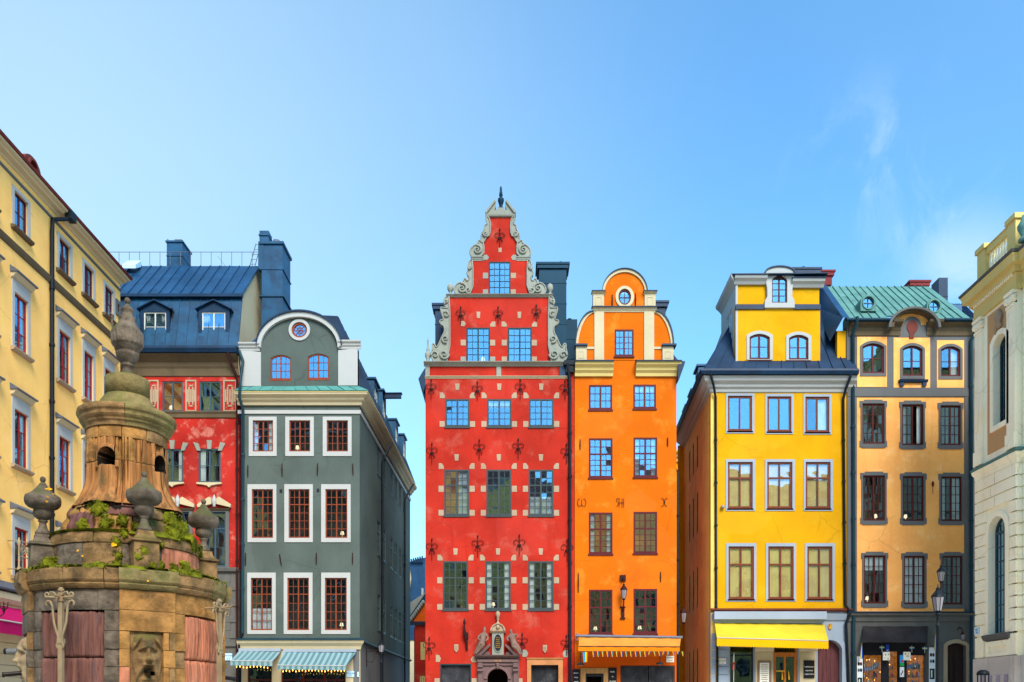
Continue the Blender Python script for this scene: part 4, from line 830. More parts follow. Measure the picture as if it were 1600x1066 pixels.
b = MB(); b.box(F, Rr(746, 1031, 810, 1035), .0, .22); b.box(F, Rr(752, 1036, 804, 1040), .06, .14); b.build('frieze', 'portalstone', por)
for x in (750.5, 805.5):
    b = MB()
    for y0, y1, w_, o_ in ((1036, 1040, 3.4, .24), (1040, 1043, 3.8, .30), (1043, 1046, 3.2, .22), (1046, 1049, 4.2, .30), (1049, 1120, 3.0, .18)): b.box(F, Rr(x-w_, y0, x+w_, y1), .05, o_)
    b.build('pilaster', 'portalstone', por)
b = MB(); b.lathe(F.p(X(777.5), Z(1046), .16), [(.03, 0), (.09, .05), (.07, .2), (.10, .26), (.02, .3)], 8); b.build('keystone', 'portalstone', por)
text_mesh(F, 'NO 20', X(778), Z(1034.2), .11, .225, 'gold', por)
b = MB(); b.plate(F, R4(Rr(769, 985, 787, 1024)), (), 0, .16); b.build('tablet', 'sandgrey', por)
tb = F.uv(778, 1005); b = MB(); b.plate(F, oval(tb[0], tb[1], .22, .44), [oval(tb[0], tb[1], .185, .40)], .15, .20); b.build('tablet_ring', 'sandgrey', por)
b = MB(); b.plate(F, oval(tb[0], tb[1], .19, .405), (), .15, .175); b.build('tablet_field', 'ink_dark', por)
for i, (s, z) in enumerate((('AO 16', .22), ('ANNO', .13), ('GUDH', .04), ('HERREN', -.05), ('BEVARE', -.14), ('INGÅNG', -.23))): text_mesh(F, s, tb[0], tb[1]+z, .062, .178, 'gold', por)
b = MB(); cu, cv = F.uv(778, 987); rr = 11.3*D/FPX
b.plate(F, [(cu+rr*math.cos(PI*i/14), cv+rr*1.05*math.sin(PI*i/14)) for i in range(15)], (), .0, .2)
b.plate(F, [(cu+rr*1.04*math.cos(PI*i/14), cv+rr*1.1*math.sin(PI*i/14)) for i in range(15)]+[(cu-rr*.82*math.cos(PI*i/14), cv+.06+rr*.8*math.sin(PI*i/14)) for i in range(15)], (), .0, .27)
b.mould(F, cu-rr*1.1, cu+rr*1.1, [(0, cv-.08), (.2, cv-.07), (.28, cv), (0, cv+.02)])
b.lathe(F.p(cu, cv+.14, .22), [(.03, -.04), (.09, 0), (.08, .1), (.05, .15), (.01, .17)], 8); b.build('arched_cap', 'quoin', por)
b = MB(); b.lathe(F.p(cu, cv+rr*1.06, .12), [(.09, 0), (.08, .04), (.04, .08), (.04, .16), (.07, .2), (.06, .3), (.10, .34), (.11, .5), (.07, .56), (.02, .6)], 10); b.build('finial', 'quoin', por)
for s in (-1, 1):
    q = lambda x: x if s < 0 else 1555.6-x
    b = MB(); b.plate(F, F.pts([(q(744.5), 1024), (q(766), 1006), (q(766.5), 1010), (q(752.5), 1024)]), (), .0, .3); b.plate(F, F.pts([(q(753), 1024), (q(764), 1024), (q(765.5), 1020.5), (q(761), 1018), (q(757), 1019.5)]), (), 0, .16); b.build('raking_cornice', 'portalstone', por)
def P3(x, y, w): u, v = F.uv(x, y); return F.p(u, v, w)
J = [P3(753.5, 1004, .30), P3(754.5, 998, .30), P3(756, 992.5, .30), P3(757, 989, .30), P3(757.3, 986, .32), P3(757.6, 983, .30), P3(757.3, 979.6, .28),
     P3(751, 993, .30), P3(747, 998, .36), P3(751, 1002, .42), P3(761, 993.5, .30), P3(763, 999, .34), P3(758.5, 1003, .42),
     P3(750, 1009, .40), P3(746, 1015, .34), P3(742.5, 1021, .30), P3(755.5, 1009, .42), P3(751, 1014, .38), P3(745.5, 1020, .36), P3(741, 1022.5, .33), P3(744, 1023.5, .40)]
E = [(0, 1), (1, 2), (2, 3), (3, 4), (4, 5), (5, 6), (2, 7), (7, 8), (8, 9), (2, 10), (10, 11), (11, 12), (0, 13), (13, 14), (14, 15), (0, 16), (16, 17), (17, 18), (15, 19), (18, 20)]
Rd = [.13, .12, .12, .05, .085, .07, .02, .07, .05, .035, .07, .05, .035, .11, .085, .05, .11, .09, .055, .04, .04]
figure('statue', 'statue_stone', por, J, E, Rd, 1)
M_ = lambda x: 1555.8-x
J = [P3(M_(752), 1006, .30), P3(M_(755), 1000, .30), P3(M_(756), 994.5, .30), P3(M_(757), 991, .30), P3(M_(757.5), 988, .32), P3(M_(757.6), 985.5, .30), P3(M_(757.3), 983.8, .30),
     P3(M_(751), 993.5, .30), P3(M_(748), 992.5, .34), P3(M_(747), 999, .38), P3(M_(761), 995.5, .30), P3(M_(764), 999, .34), P3(M_(761), 1003, .42),
     P3(M_(748.5), 1009.5, .40), P3(M_(744.5), 1015, .34), P3(M_(742), 1021, .30), P3(M_(753.5), 1011, .42), P3(M_(748), 1015, .38), P3(M_(744.5), 1021, .36), P3(M_(740.5), 1023.5, .33), P3(M_(743), 1024, .40)]
figure('statue', 'statue_stone', por, J, E, Rd, 1)
# openings at street level
b = MB(); b.box(F, inset(dl, .02), -.16, -.12)
for k in range(1, 6): u = dl[0]+(dl[2]-dl[0])*k/6; b.box(F, (u-.012, dl[1], u+.012, dl[3]-.03), -.12, -.105)
b.build('shutter', 'board_black', sh); b = MB(); b.plate(F, R4((dl[0], dl[1], dl[2], dl[3])), [R4((dl[0]+.05, dl[1]+.05, dl[2]-.05, dl[3]-.06))], -.12, .03); b.build('opening_frame', 'wf_green', sh)
b = MB(); b.plate(F, R4(Rr(823.5, 1029, 879.3, 1153)), [R4(inset(dr, .005))], -.02, .06); b.mould(F, X(823), X(880), [(0, Z(1030)), (.1, Z(1030)), (.12, Z(1028)), (0, Z(1028))]); b.build('door_surround', 'sandstone_orange', sh)
b = MB(); b.box(F, dr, -.3, -.24); b.box(F, Rr(836, 1043, 850, 1100), -.24, -.21); b.box(F, Rr(853, 1043, 867, 1100), -.24, -.21); b.build('door', 'board_black', sh)
b = MB(); b.box(F, (pu-.6, 0, pu+.6, Z(1040)), -2.4, -2.3); b.box(F, (pu-.62, 0, pu-.58, Z(1040)), -2.3, -.3); b.box(F, (pu+.58, 0, pu+.62, Z(1040)), -2.3, -.3); b.box(F, (pu-.6, Z(1040), pu+.6, Z(1038)), -2.4, -.3); b.build('passage', 'hole_shade', sh)
shell(sh, F, L0, R0, 0, Z(573), 12, 'red', roof=True)
G = Frame((0, D, 0), (1, 0))
zE, zT = Z(590), Z(345); xm = X(781)
roof_panels(sh, (L0-.15, D+12, zE), (L0-.15, D+.3, zE), (xm, D+.3, zT-1.2), (xm, D+12, zT-1.2), 14, 0, 'roof_dark')
roof_panels(sh, (R0+.1, D+.3, zE), (R0+.1, D+12, zE), (xm, D+12, zT-1.2), (xm, D+.3, zT-1.2), 14, 0, 'roof_dark')
b = MBF(); b.add([(L0, D+12, zE), (R0, D+12, zE), (xm, D+12, zT-1.2), (L0, D+12.1, zE), (R0, D+12.1, zE), (xm, D+12.1, zT-1.2)], [(0, 1, 2), (5, 4, 3)]); b.build('back_gable', 'red', sh)
b = MB(); b.mould(Frame((L0, D, 0), (0, -1)), -12, .0, [(0, Z(600)), (.08, Z(612)), (.3, Z(596)), (.34, Z(592)), (.12, Z(580)), (.0, Z(574))]); b.build('eaves', 'roof_dark', sh)
pipe(sh, [F.p(X(886), Z(571), .2), F.p(X(889), Z(590), .14), F.p(X(890.3), Z(610), .1), F.p(X(890.3), .2, .1)], 'metal_black', .075)
b = MB(); b.wbox(X(881), D-.25, Z(573), X(899), D+.0, Z(566)); b.wbox(X(884), D-.2, Z(584), X(896), D-.02, Z(573)); b.build('rain_hopper', 'metal_black', sh)
def chimney(label, x0, y0, x1, y1, dep, Y, m='roof_teal', pots=(), cap=True, capm=None):
    G = Frame((0, Y, 0), (1, 0)); r = G.rect(x0, y0, x1, y1)
    t = thing('chimney_stack', label, 'chimney', ((r[0]+r[2])/2, Y, r[1])); b = MB(); b.box(G, r, -dep, 0)
    k = int((r[3]-r[1])/1.0)
    for i in range(1, k+1): z = r[3]-i*1.0; b.box(G, (r[0]-.015, z, r[2]+.015, z+.03), -dep-.015, .015)
    b.build('stack', m, t)
    if cap: b = MB(); b.box(G, (r[0]-.1, r[3]-.28, r[2]+.1, r[3]-.1), -dep-.08, .08); b.box(G, (r[0]-.16, r[3]-.1, r[2]+.16, r[3]), -dep-.12, .12); b.build('cap', capm or m, t)
    for (px, h, kind) in pots:
        b = MB(); c = G.p(G.uv(px, y0)[0], r[3], -dep/2)
        b.lathe(c, [(.06, 0), (.06, h*.7), (.11, h*.72), (.11, h*.84), (.03, h)] if kind == 0 else [(.05, 0), (.05, h*.4), (.08, h*.45), (.15, h*.6), (.15, h*.8), (.08, h*.95), (.01, h)], 10); b.build('flue', 'metal_black', t)
    return t
chimney('tall dark teal chimney behind the right shoulder of the red gable', 842.5, 411, 885, 575, 1.0, 41.2, pots=((855, .16, 0), (877, .32, 1)))
chimney('low teal chimney between the red and the orange gables', 884.5, 499, 902, 590, 1.0, 42.2, pots=((891, .28, 0),), cap=False)
chimney('dark blue chimney behind the left shoulder of the red gable', 680, 475, 698, 590, .8, 40.8, 'roof_dark')
fh = thing('flag_holder', 'black iron flag holder on the red wall left of the portal', 'flag holder', F.p(X(728), Z(1000), 0))
b = MB(); b.tube([P3(726, 974, .25), P3(726, 990, .22), P3(729, 1002, .12), P3(729.5, 1016, .05)], [.02, .07, .06, .05], 7); b.lathe(P3(726, 973, .25), [(.05, -.1), (.07, 0), (.03, .12), (.005, .2)], 7); b.box(F, Rr(726.5, 989, 732, 998), .0, .16); b.box(F, Rr(728, 990, 731, 1016), 0, .06); b.tube([P3(730, 992, .05), P3(726, 984, .22)], .03, 5); b.build('bracket', 'iron', fh)

# ================================================================ ORANGE HOUSE
oh = thing('orange_house', 'narrow bright orange house with curved gable and oval window', 'house', (X(977), D, 0))
L0, R0 = X(898), X(1057)
ow = [(Rr(920, 601.6, 956.5, 640.6), 3, 0), (Rr(989.5, 601, 1025, 639), 3, 0)]
for y0, y1 in ((685, 747), (801, 866), (921.5, 991)):
    for x0, x1 in ((920, 957), (989.8, 1026.8)): ow.append((Rr(x0, y0-(x0 > 980)*1.2, x1, y1-(x0 > 980)), 4, 2))
gwn = Rr(960.4, 515, 990, 557); oc = F.uv(976, 464.5); dr_ = Rr(916, 1053, 943, 1153)
plate_part('front_wall', 'orange', oh, F, R4((L0, Z(1026), R0, Z(563))), [R4(w[0]) for w in ow], -.28, 0)
plate_part('ground_floor_wall', 'orange_red', oh, F, R4((L0, 0, R0, Z(1026))), [R4(Rr(907, 1044, 950, 1153)), R4(Rr(969.4, 1040, 1054.5, 1120))], -.28, -.01)
gp = [F.uv(*q) for q in [(900, 563.8), (1051.6, 563.8), (1051.6, 541)]+[(1051.5-1.2*k*.0-28*(1-math.cos(PI/2*k/8)), 541-54*math.sin(PI/2*k/8)) for k in range(9)]]
lf = [(899.2, 541)]+[(899.2+28*(1-math.cos(PI/2*k/8)), 541-54*math.sin(PI/2*k/8)) for k in range(1, 9)]
rt = [(1846+105.5-1000-x+.0, y) for x, y in lf]; rt = [(1951.2-x, y) for x, y in lf]
gp = F.pts([(900, 563.8), (1051.4, 563.8)]+rt+lf[::-1])
plate_part('gable_wall', 'orange', oh, F, gp, [R4(gwn)], -.3, .0)
ap = [(976-34.5*math.cos(PI*i/20), 457-36*math.sin(PI*i/20)) for i in range(21)]
plate_part('gable_head', 'orange', oh, F, F.pts([(1024, 487), (926.5, 487), (926.5, 458)]+[(941.5, 458)]+ap[1:-1]+[(1010.5, 458), (1024, 458)]), [oval(oc[0], oc[1], .31, .39)], -.3, .002)
arc_b = F.pts([(976-35.5*math.cos(PI*i/24), 458.5-37.5*math.sin(PI*i/24)) for i in range(25)]+[(976+31.5*math.cos(PI*i/24), 458.5-32.5*math.sin(PI*i/24)) for i in range(25)])
plate_part('arched_border', 'cream', oh, F, arc_b, (), -.32, .07)
arc_c = F.pts([(976-35.9*math.cos(PI*i/24), 458.2-37.9*math.sin(PI*i/24)) for i in range(25)]+[(976+35*math.cos(PI*i/24), 458.3-36.8*math.sin(PI*i/24)) for i in range(25)])
plate_part('arched_flashing', 'roof_dark', oh, F, arc_c, (), -.34, .13)
for P in (lf, rt):
    s = 1 if P is lf else -1; bord = F.pts(P+[(x+s*(4.5 if k > 1 else 4), y+1.5) for k, (x, y) in enumerate(P)][::-1]); plate_part('curved_border', 'cream', oh, F, bord, (), -.31, .06)
    bord = F.pts([(x-s*.8, y-.6) for x, y in P]+[(x+s*.6, y+.6) for x, y in P][::-1]); plate_part('curved_flashing', 'roof_dark', oh, F, bord, (), -.33, .12)
for x0, x1 in ((926.5, 943.5), (1007, 1024)):
    box_part('shoulder_block', 'cream', oh, F, Rr(x0, 461, x1, 482), 0, .07); plate_part('shoulder_panel', 'cream', oh, F, R4(Rr(x0+4, 465, x1-3, 479)), [R4(Rr(x0+5.2, 466.3, x1-4.2, 477.7))], .06, .085)
    b = MB(); b.mould(F, X(x0-1.5), X(x1+1.5), COR(Z(461.5), Z(457.5), .16)); b.build('shoulder_cap', 'cream', oh)
    box_part('flashing', 'roof_dark', oh, F, Rr(x0-2.3, 456.3, x1+2.3, 457.5), -.2, .2)
for x0, x1 in ((928.6, 943.6), (1006.2, 1021.8)): box_part('pilaster', 'cream', oh, F, Rr(x0, 488, x1, 563.6), 0, .06)
b = MB(); b.mould(F, X(925.5), X(1026), COR(Z(488), Z(482), .12)); b.build('gable_band', 'cream', oh); box_part('flashing', 'roof_dark', oh, F, Rr(924, 480.8, 1027.3, 482), -.1, .18)
for x0, x1, c0, c1 in ((900, 916.5, 898, 917.5), (1034.8, 1051.8, 1033.6, 1056)):
    box_part('corner_block', 'cream', oh, F, Rr(x0, 542.5, x1, 563.6), 0, .09); plate_part('corner_panel', 'cream', oh, F, R4(Rr(x0+4, 550, x1-4, 561)), [R4(Rr(x0+5.2, 551.3, x1-5.2, 559.7))], .08, .105); box_part('flashing', 'roof_dark', oh, F, Rr(c0, 539.5, c1, 542.3), -.3, .2)
for x0, x1 in ((917, 928.6), (1022, 1034.5)): box_part('cream_band', 'cream', oh, F, Rr(x0, 542.5, x1, 546), 0, .04)
for x0, x1 in ((898, 957.4), (993, 1062)):
    b = MB(); b.mould(F, X(x0), X(x1), COR(Z(589), Z(570.5), .42)); b.build('cornice', 'cream_yellow', oh)
    b = MBF(); P = [(0, Z(570.4)), (.5, Z(570.4)), (.5, Z(569)), (.02, Z(562.5)), (0, Z(562.5))]; b.mould(F, X(x0-.2), X(x1+.4), P); b.build('cornice_flashing', 'roof_dark', oh)
b = MB(); b.plate(F, oval(oc[0], oc[1], .44, .52), [oval(oc[0], oc[1], .30, .385)], -.01, .05); b.build('oval_surround', 'cream', oh)
b = MB(); b.plate(F, oval(oc[0], oc[1], .305, .385), [oval(oc[0], oc[1], .225, .3)], -.1, -.01); b.box(F, (oc[0]-.012, oc[1]-.32, oc[0]+.012, oc[1]+.32), -.06, -.03); b.box(F, (oc[0]-.25, oc[1]-.012, oc[0]+.25, oc[1]+.012), -.059, -.031); b.box(F, (oc[0]-.5, oc[1]-.5, oc[0]+.5, oc[1]+.5), -.8, -.75, 1)
ovw = b.build('oval_window', ['wf_maroon', 'interior'], oh); b = MB(); b.plate(F, oval(oc[0], oc[1], .23, .305), (), -.07, -.064, back=True); b.build('pane', 'glass_hi', ovw)
window(oh, F, gwn, 'wf_maroon', 2, 4, 0, fw=.07, gm='glass_hi', w=.005, sill=.05)
cu_ = ['', 't', '', 's', 's', '', 'l', 'lp']
for k, (r, rows, top) in enumerate(ow): window(oh, F, r, 'wf_maroon', 2, rows, top, .60, fw=.08, mw=.025, gm='glass_hi' if k < 4 else ('glass' if k < 6 else 'glass_mid'), cur=cu_[k], w=.005, sill=.04, inside='interior_warm' if k in (4, 5) else 'interior', tilt=1.0)
for x, y0, y1 in ((956.5, 461, 481), (992.8, 458.5, 479), (906.4, 687, 703.5), (1043, 684, 698), (903.5, 895.5, 926), (1032, 893.6, 910)): bar_anchor(oh, F, x, y0, y1)
def mono(x, y, kind):
    u, v = F.uv(x, y); b = MB(); h = .22; t = .013
    if kind == 'cc':
        for s in (-1, 1): b.tube([F.p(u+s*.11+s*.09*math.cos(a)*1, v+h*.8*math.sin(a), .04) for a in [math.radians(q) for q in range(-110, 111, 20)]], t, 4); b.tube([F.p(u+s*.11-s*.05, v-h*.76, .04), F.p(u+s*.02, v-h*.5, .04)], t, 4)
        b.tube([F.p(u, v-h*.7, .03), F.p(u, v+h*.7, .03)], t, 4)
    elif kind == 'H':
        for q in (-.06, .08, .16): b.tube([F.p(u+q, v-h, .04), F.p(u+q, v+h, .04)], t, 4)
        b.tube([F.p(u-.06, v, .04), F.p(u+.16, v, .04)], t, 4); b.tube([F.p(u-.06, v+h, .04), F.p(u-.18, v+h*.9, .04), F.p(u-.19, v+h*.4, .04), F.p(u-.06, v, .04), F.p(u-.18, v-h*.8, .04)], t, 4)
    else:
        for s in (-1, 1): b.tube([F.p(u+s*(.1-.09*math.cos(a)), v+h*.85*math.sin(a), .04) for a in [math.radians(q) for q in range(-120, 121, 24)]], t, 4)
        b.tube([F.p(u-.05, v, .04), F.p(u+.05, v, .04)], t, 4)
    b.build('iron_monogram', 'iron', oh)
mono(909, 785.5, 'cc'); mono(969.4, 786, 'H'); mono(1038, 785, 'x')
sgn = MB(); sgn.plate(F, R4(Rr(907, 1044, 950, 1153)), [R4(Rr(915, 1052.5, 943, 1153))], -.1, .05); sgn.build('door_surround', 'wood_oak', oh)
b = MB(); b.plate(F, R4(inset(Rr(913, 1052.5, 944, 1153), .01)), [R4(Rr(917, 1057, 940, 1150))], -.2, -.05); b.build('door_frame', 'ink_dark', oh); box_part('doorway', 'hole_shade', oh, F, Rr(912, 1050, 946, 1153), -1.3, -1.2)
for x0, x1 in ((969.4, 1013), (1013.4, 1054.5)):
    b = MB(); r = inset(Rr(x0, 1040, x1, 1120), .012); b.box(F, r, -.14, -.04); b.plate(F, R4(r), [R4(inset(r, .09))], -.05, -.01)
    for k in range(1, 4): u = r[0]+(r[2]-r[0])*k/4; b.box(F, (u-.01, r[1]+.1, u+.01, r[3]-.1), -.045, -.03)
    b.build('shutter', 'board_black', oh)
shell(oh, F, L0, R0, 0, Z(565), 12, 'orange')
zE = Z(568); zT = Z(455); xm = X(976)
roof_panels(oh, (L0, D+12, zE), (L0, D+.3, zE), (xm, D+.3, zT), (xm, D+12, zT), 14, 0, 'roof_dark')
roof_panels(oh, (R0+.3, D+.3, zE), (R0+.3, D+12, zE), (xm, D+12, zT), (xm, D+.3, zT), 14, 0, 'roof_dark')
OS = Frame((R0, D, 0), (0, 1)); b = MB(); b.mould(OS, -.4, 12, [(0, Z(600)), (.05, Z(598)), (.28, Z(577)), (.34, Z(570)), (0, Z(569))]); b.build('eaves', 'roof_dark', oh)
chimney('dark blue chimney behind the right shoulder of the orange gable', 1025, 471, 1040, 575, .8, 41, 'roof_dark')
pipe(oh, [OS.p(.5, Z(727), .04), OS.p(.3, Z(735), .12), OS.p(.3, .2, .12)], 'metal_black', .05)
# canopy, bunting, lamps
ca = thing('awning', 'pale orange awning under a dark rail on the orange house', 'awning', F.p(X(980), Z(1010), 0))
b = MB(); b.tube([F.p(X(899.5), Z(994.5), .25), F.p(X(1064.5), Z(997), .25)], .075, 8); b.tube([F.p(X(901), Z(990), .1), F.p(X(901), Z(1002), .25)], .03, 5); b.build('rail', 'zinc', ca)
def cloth(b, P, m=0, th_=.02, nu=24, sag=.03, fr=7):
    A, B, C_, D_ = map(Vector, P); V = []; n = (B-A).cross(D_-A).normalized()
    if n.y > 0: n = -n
    for j in range(5):
        for i in range(nu+1):
            s = i/nu; t = j/4; q = A.lerp(B, s).lerp(D_.lerp(C_, s), t); V.append(q+n*(sag*math.sin(t*PI)*-.6+.012*math.sin(s*fr*6.28+t)))
    k = len(V); V += [v-n*th_ for v in V]; Fs = []
    for j in range(4):
        for i in range(nu): a = j*(nu+1)+i; Fs.append((a, a+1, a+nu+2, a+nu+1)); Fs.append((a+k+nu+1, a+k+nu+2, a+k+1, a+k))
    b.add(V, Fs, m, True)
wv = 1.0
b = MB(); f1 = Frame((0, D-.25-wv, 0), (1, 0)); cloth(b, [f1.p(*f1.uv(903.8, 1010.5)), f1.p(*f1.uv(1062, 1011)), F.p(X(1062.3), Z(998), .25), F.p(X(904.5), Z(996.5), .25)]); b.build('canvas', 'awn_orange', ca)
b = MB(); b.tube([f1.p(*f1.uv(903.5, 1010), 0), f1.p(*f1.uv(1062, 1010.8), 0)], .022, 6); b.build('front_bar', 'ink_dark', ca)
b = MB(); p = [f1.uv(903.5, 1017.5), f1.uv(1062, 1018), f1.uv(1062, 1011), f1.uv(903.5, 1010.2)]; cloth(b, [f1.p(*q, 0) for q in p], sag=.0); b.build('valance', 'awn_orange_deep', ca)
# make canvas reach the bar
bn = thing('rainbow_bunting', 'string of small rainbow pennants under the orange awning', 'bunting', f1.p(*f1.uv(980, 1022), 0))
rb = ['f_red', 'f_orange', 'f_yellow', 'f_green', 'f_sky', 'f_blue']
def stripes_flag(parent, G, pts, mats, name, w=0.0, vertical=True):
    """quad pts TL TR BR BL in (u,v) split into vertical colour strips with a little thickness"""
    b = MB(); TL, TR, BR, BL = [Vector((*q, 0)) for q in pts]; k = len(mats)
    for i in range(k):
        a, c = i/k, (i+1)/k; q = [TL.lerp(TR, a), TL.lerp(TR, c), BL.lerp(BR, c), BL.lerp(BR, a)] if vertical else [TL.lerp(BL, a), TR.lerp(BR, a), TR.lerp(BR, c), TL.lerp(BL, c)]
        b.add([G.p(x.x, x.y, w+.02*math.sin((a+ii)*5)) for ii, x in enumerate(q)]+[G.p(x.x, x.y, w-.008+.02*math.sin((a+ii)*5)) for ii, x in enumerate(q)], [(0, 1, 2, 3), (7, 6, 5, 4), (0, 4, 5, 1), (1, 5, 6, 2), (2, 6, 7, 3), (3, 7, 4, 0)], i)
    return b.build(name, mats, parent)
for i in range(20):
    x = 924.5+i*7.35; y = 1018.3; j = random.uniform(-1.2, 1.2); w_ = 3.6; h = 8.4 if i < 12 else random.uniform(4, 8); lean = 1.4 if i < 12 else random.uniform(-3, 3)
    stripes_flag(bn, f1, [f1.uv(x, y), f1.uv(x+w_, y), f1.uv(x+w_*.8+lean*.7, y+h), f1.uv(x+lean*.7+w_*.3, y+h)], rb, 'pennant', .03)
b = MB(); b.tube([f1.p(*f1.uv(904, 1018), .03), f1.p(*f1.uv(1062, 1018.3), .03)], .008, 4); b.build('cord', 'ink_dark', bn)
rf = thing('rainbow_flag', 'small hanging rainbow flag at the left end of the orange awning', 'flag', f1.p(*f1.uv(914, 1027), 0))
stripes_flag(rf, f1, [f1.uv(910.5, 1018.6), f1.uv(919, 1018.6), f1.uv(918, 1034.5), f1.uv(912, 1035)], ['f_sky', 'f_sky', 'f_green', 'f_yellow', 'f_orange', 'f_red'], 'cloth', .0)
for x, y, lb in ((908, 1036.5, 'black spotlight hanging below the left end of the orange awning'), (1033.5, 1035.5, 'black spotlight hanging near the small cream sign')):
    t = thing('spotlight', lb, 'lamp', f1.p(*f1.uv(x, y), -.3)); b = MB(); u, v = f1.uv(x, y); b.lathe(f1.p(u, v-.06, -.4), [(.17, 0), (.17, .05), (.1, .1), (.03, .12)], 12); b.tube([f1.p(u, v+.05, -.4), f1.p(u, v+.5, -.4)], .02, 5); b.build('lamp_body', 'ink_dark', t)
    b = MB(); b.lathe(f1.p(u, v-.075, -.4), [(.13, 0), (.13, .015)], 12); b.build('lamp_lens', 'lamp_glass', t)
sg = thing('wall_sign', 'small cream notice sign on the orange wall right of the bunting', 'sign', F.p(X(1047), Z(1030), 0)); r = Rr(1041, 1025, 1053, 1035); box_part('board', 'paper', sg, F, r, 0, .03)
text_mesh(F, 'Stortorget', X(1047), Z(1028.6), .075, .032, 'ink_dark', sg); text_mesh(F, '16 18', X(1047.5), Z(1033.2), .085, .032, 'ink_dark', sg)
def chalkboard(label, x0, y0, x1, y1, lines, F=F, w=.03):
    t = thing('chalkboard', label, 'menu board', F.p(*F.uv((x0+x1)/2, y1), 0)); r = F.rect(x0, y0, x1, y1); b = MB(); b.plate(F, R4(r), [R4(inset(r, .03))], .0, w+.02); b.build('frame', 'ink_dark', t); box_part('board', 'blackboard', t, F, inset(r, .028), 0, w)
    for i, s in enumerate(lines):
        h = (r[3]-r[1])/(len(lines)+1); text_mesh(F, s, (r[0]+r[2])/2, r[3]-h*(i+1), min(.1, h*.62), w+.002, 'chalk', t)
    return t
F = FR
chalkboard('dark chalk menu board left of the orange house door', 894, 1046, 906, 1120, ['menu', 'soup', 'pasta', 'fish', 'salad', 'bread', 'wine', 'beer', 'coffee', 'cake'])
chalkboard('dark chalk menu board right of the orange house door', 950.5, 1043.5, 963.5, 1110, ['Kaffe', 'te', 'choklad', 'bullar', 'kaka', 'glass', 'soppa', 'vin'])
wl_ = thing('wall_lantern', 'iron wall lantern between the lowest windows of the orange house', 'lantern', F.p(X(973), Z(940), 0))
b = MB(); b.box(F, Rr(968.5, 899, 977.5, 908.5), 0, .08); b.tube([P3(973, 904, .05), P3(973, 907, .35), P3(973, 911, .38)], .025, 6); lantern(b, P3(973, 939.5, .38), .88, .155, 1)
b.tube([P3(973, 939, .38), P3(973, 950, .3), P3(973, 955, .05)], .03, 6); b.box(F, Rr(970.5, 948, 975.5, 968), 0, .07); b.tube([P3(968.5, 949, .06), P3(977, 949, .06)], .035, 5); b.tube([P3(968.5, 966.5, .06), P3(977, 966.5, .06)], .035, 5); b.build('lantern_body', ['iron', 'lamp_glass'], wl_)
# ================================================================ YELLOW CORNER HOUSE
F = FR
yh = thing('yellow_house', 'bright yellow corner house with a tall dormer over its dark mansard roof', 'house', (X(1215), D, 0))
L0, R0 = X(1110.5), X(1324.5)
yw = []
for x0, x1, y0, y1 in ((1137, 1175, 618.6, 674), (1198.6, 1236.4, 619.5, 675), (1258, 1295.6, 620, 675.8)): yw.append((Rr(x0, y0, x1, y1), 1, 0, Rr(x0-3.2, y0-3.5, x1+3.4, y1+3.5)))
for x0, x1 in ((1137, 1176), (1198.4, 1238), (1258.5, 1297.6)): yw.append((Rr(x0, 722, x1, 795), 1, 1, Rr(x0-3.4, 718, x1+3.6, 798.5)))
for x0, x1 in ((1138, 1178), (1200, 1240), (1261, 1300.5)): yw.append((Rr(x0, 853.8, x1, 936.8), 1, 1, Rr(x0-3.6, 849, x1+3.5, 940)))
plate_part('front_wall', 'yellow', yh, F, R4((L0, Z(952), R0, Z(606))), [R4(w[0]) for w in yw], -.28, 0)
cs = ['', '', 'R', 'Ly', 'y', 'ys', 'y', 'y', 'ys']  # yellow sheets behind the panes paint in the mirrored sunlit houses
for k, (r, rows, top, so_) in enumerate(yw):
    surround(yh, F, so_, r, 'ltblue', .03)
    window(yh, F, r, 'wf_brown2', 1, rows, top, .66, fw=.095, mull=.07, gm='glass' if k < 2 else 'glass_mid', cur=cs[k], sill=.06, inside='interior_warm' if k > 2 else 'interior', tilt=.6)
YS = Frame((L0, D, 0), (-.0568, -1)); LY = 9.0
def bothY(prof, m, name, x1=R0+.3, side=True):
    b = MB(); b.mould(F, L0, x1, prof, 0, 1 if side else 0, 0)
    if side: b.mould(YS, -LY, 0, prof, 0, 0, 1)
    return b.build(name, m, yh)
bothY([(0, Z(614)), (.06, Z(613)), (.08, Z(609)), (.18, Z(606.5)), (.2, Z(603)), (.36, Z(599)), (.40, Z(595)), (.44, Z(592.5)), (0, Z(592))], 'white', 'cornice')
bothY([(0, Z(592)), (.56, Z(591.7)), (.62, Z(587)), (.58, Z(583.5)), (.3, Z(583)), (0, Z(582))], 'roof_dark', 'gutter')
bothY([(0, Z(956)), (.08, Z(956)), (.16, Z(954)), (.16, Z(951.5)), (0, Z(950.5))], 'wf_brown2', 'band', R0+.3, False)
ysw = []
for (y0, y1) in ((682, 731), (769, 832), (886, 948), (1013, 1090)):
    z1 = EYE+(HY-y0)*44/FPX; z0 = max(1.2, EYE+(HY-y1)*44/FPX)
    for yy in (3.7, 5.0, 6.3): ysw.append((-yy-.5, z0, -yy+.0, z1))
plate_part('side_wall', 'yellow_old', yh, YS, R4((-LY, 0, 0, Z(606))), [R4(w) for w in ysw], -.28, 0)
for r in ysw: window(yh, YS, r, 'wf_grey', 1, 3, 0, fw=.05, gm='glass_mid', sill=.03)
b = MB(); b.box(F, (L0+.2, 0, R0, Z(606)), -9, -8.8); b.build('back_wall', 'yellow', yh)
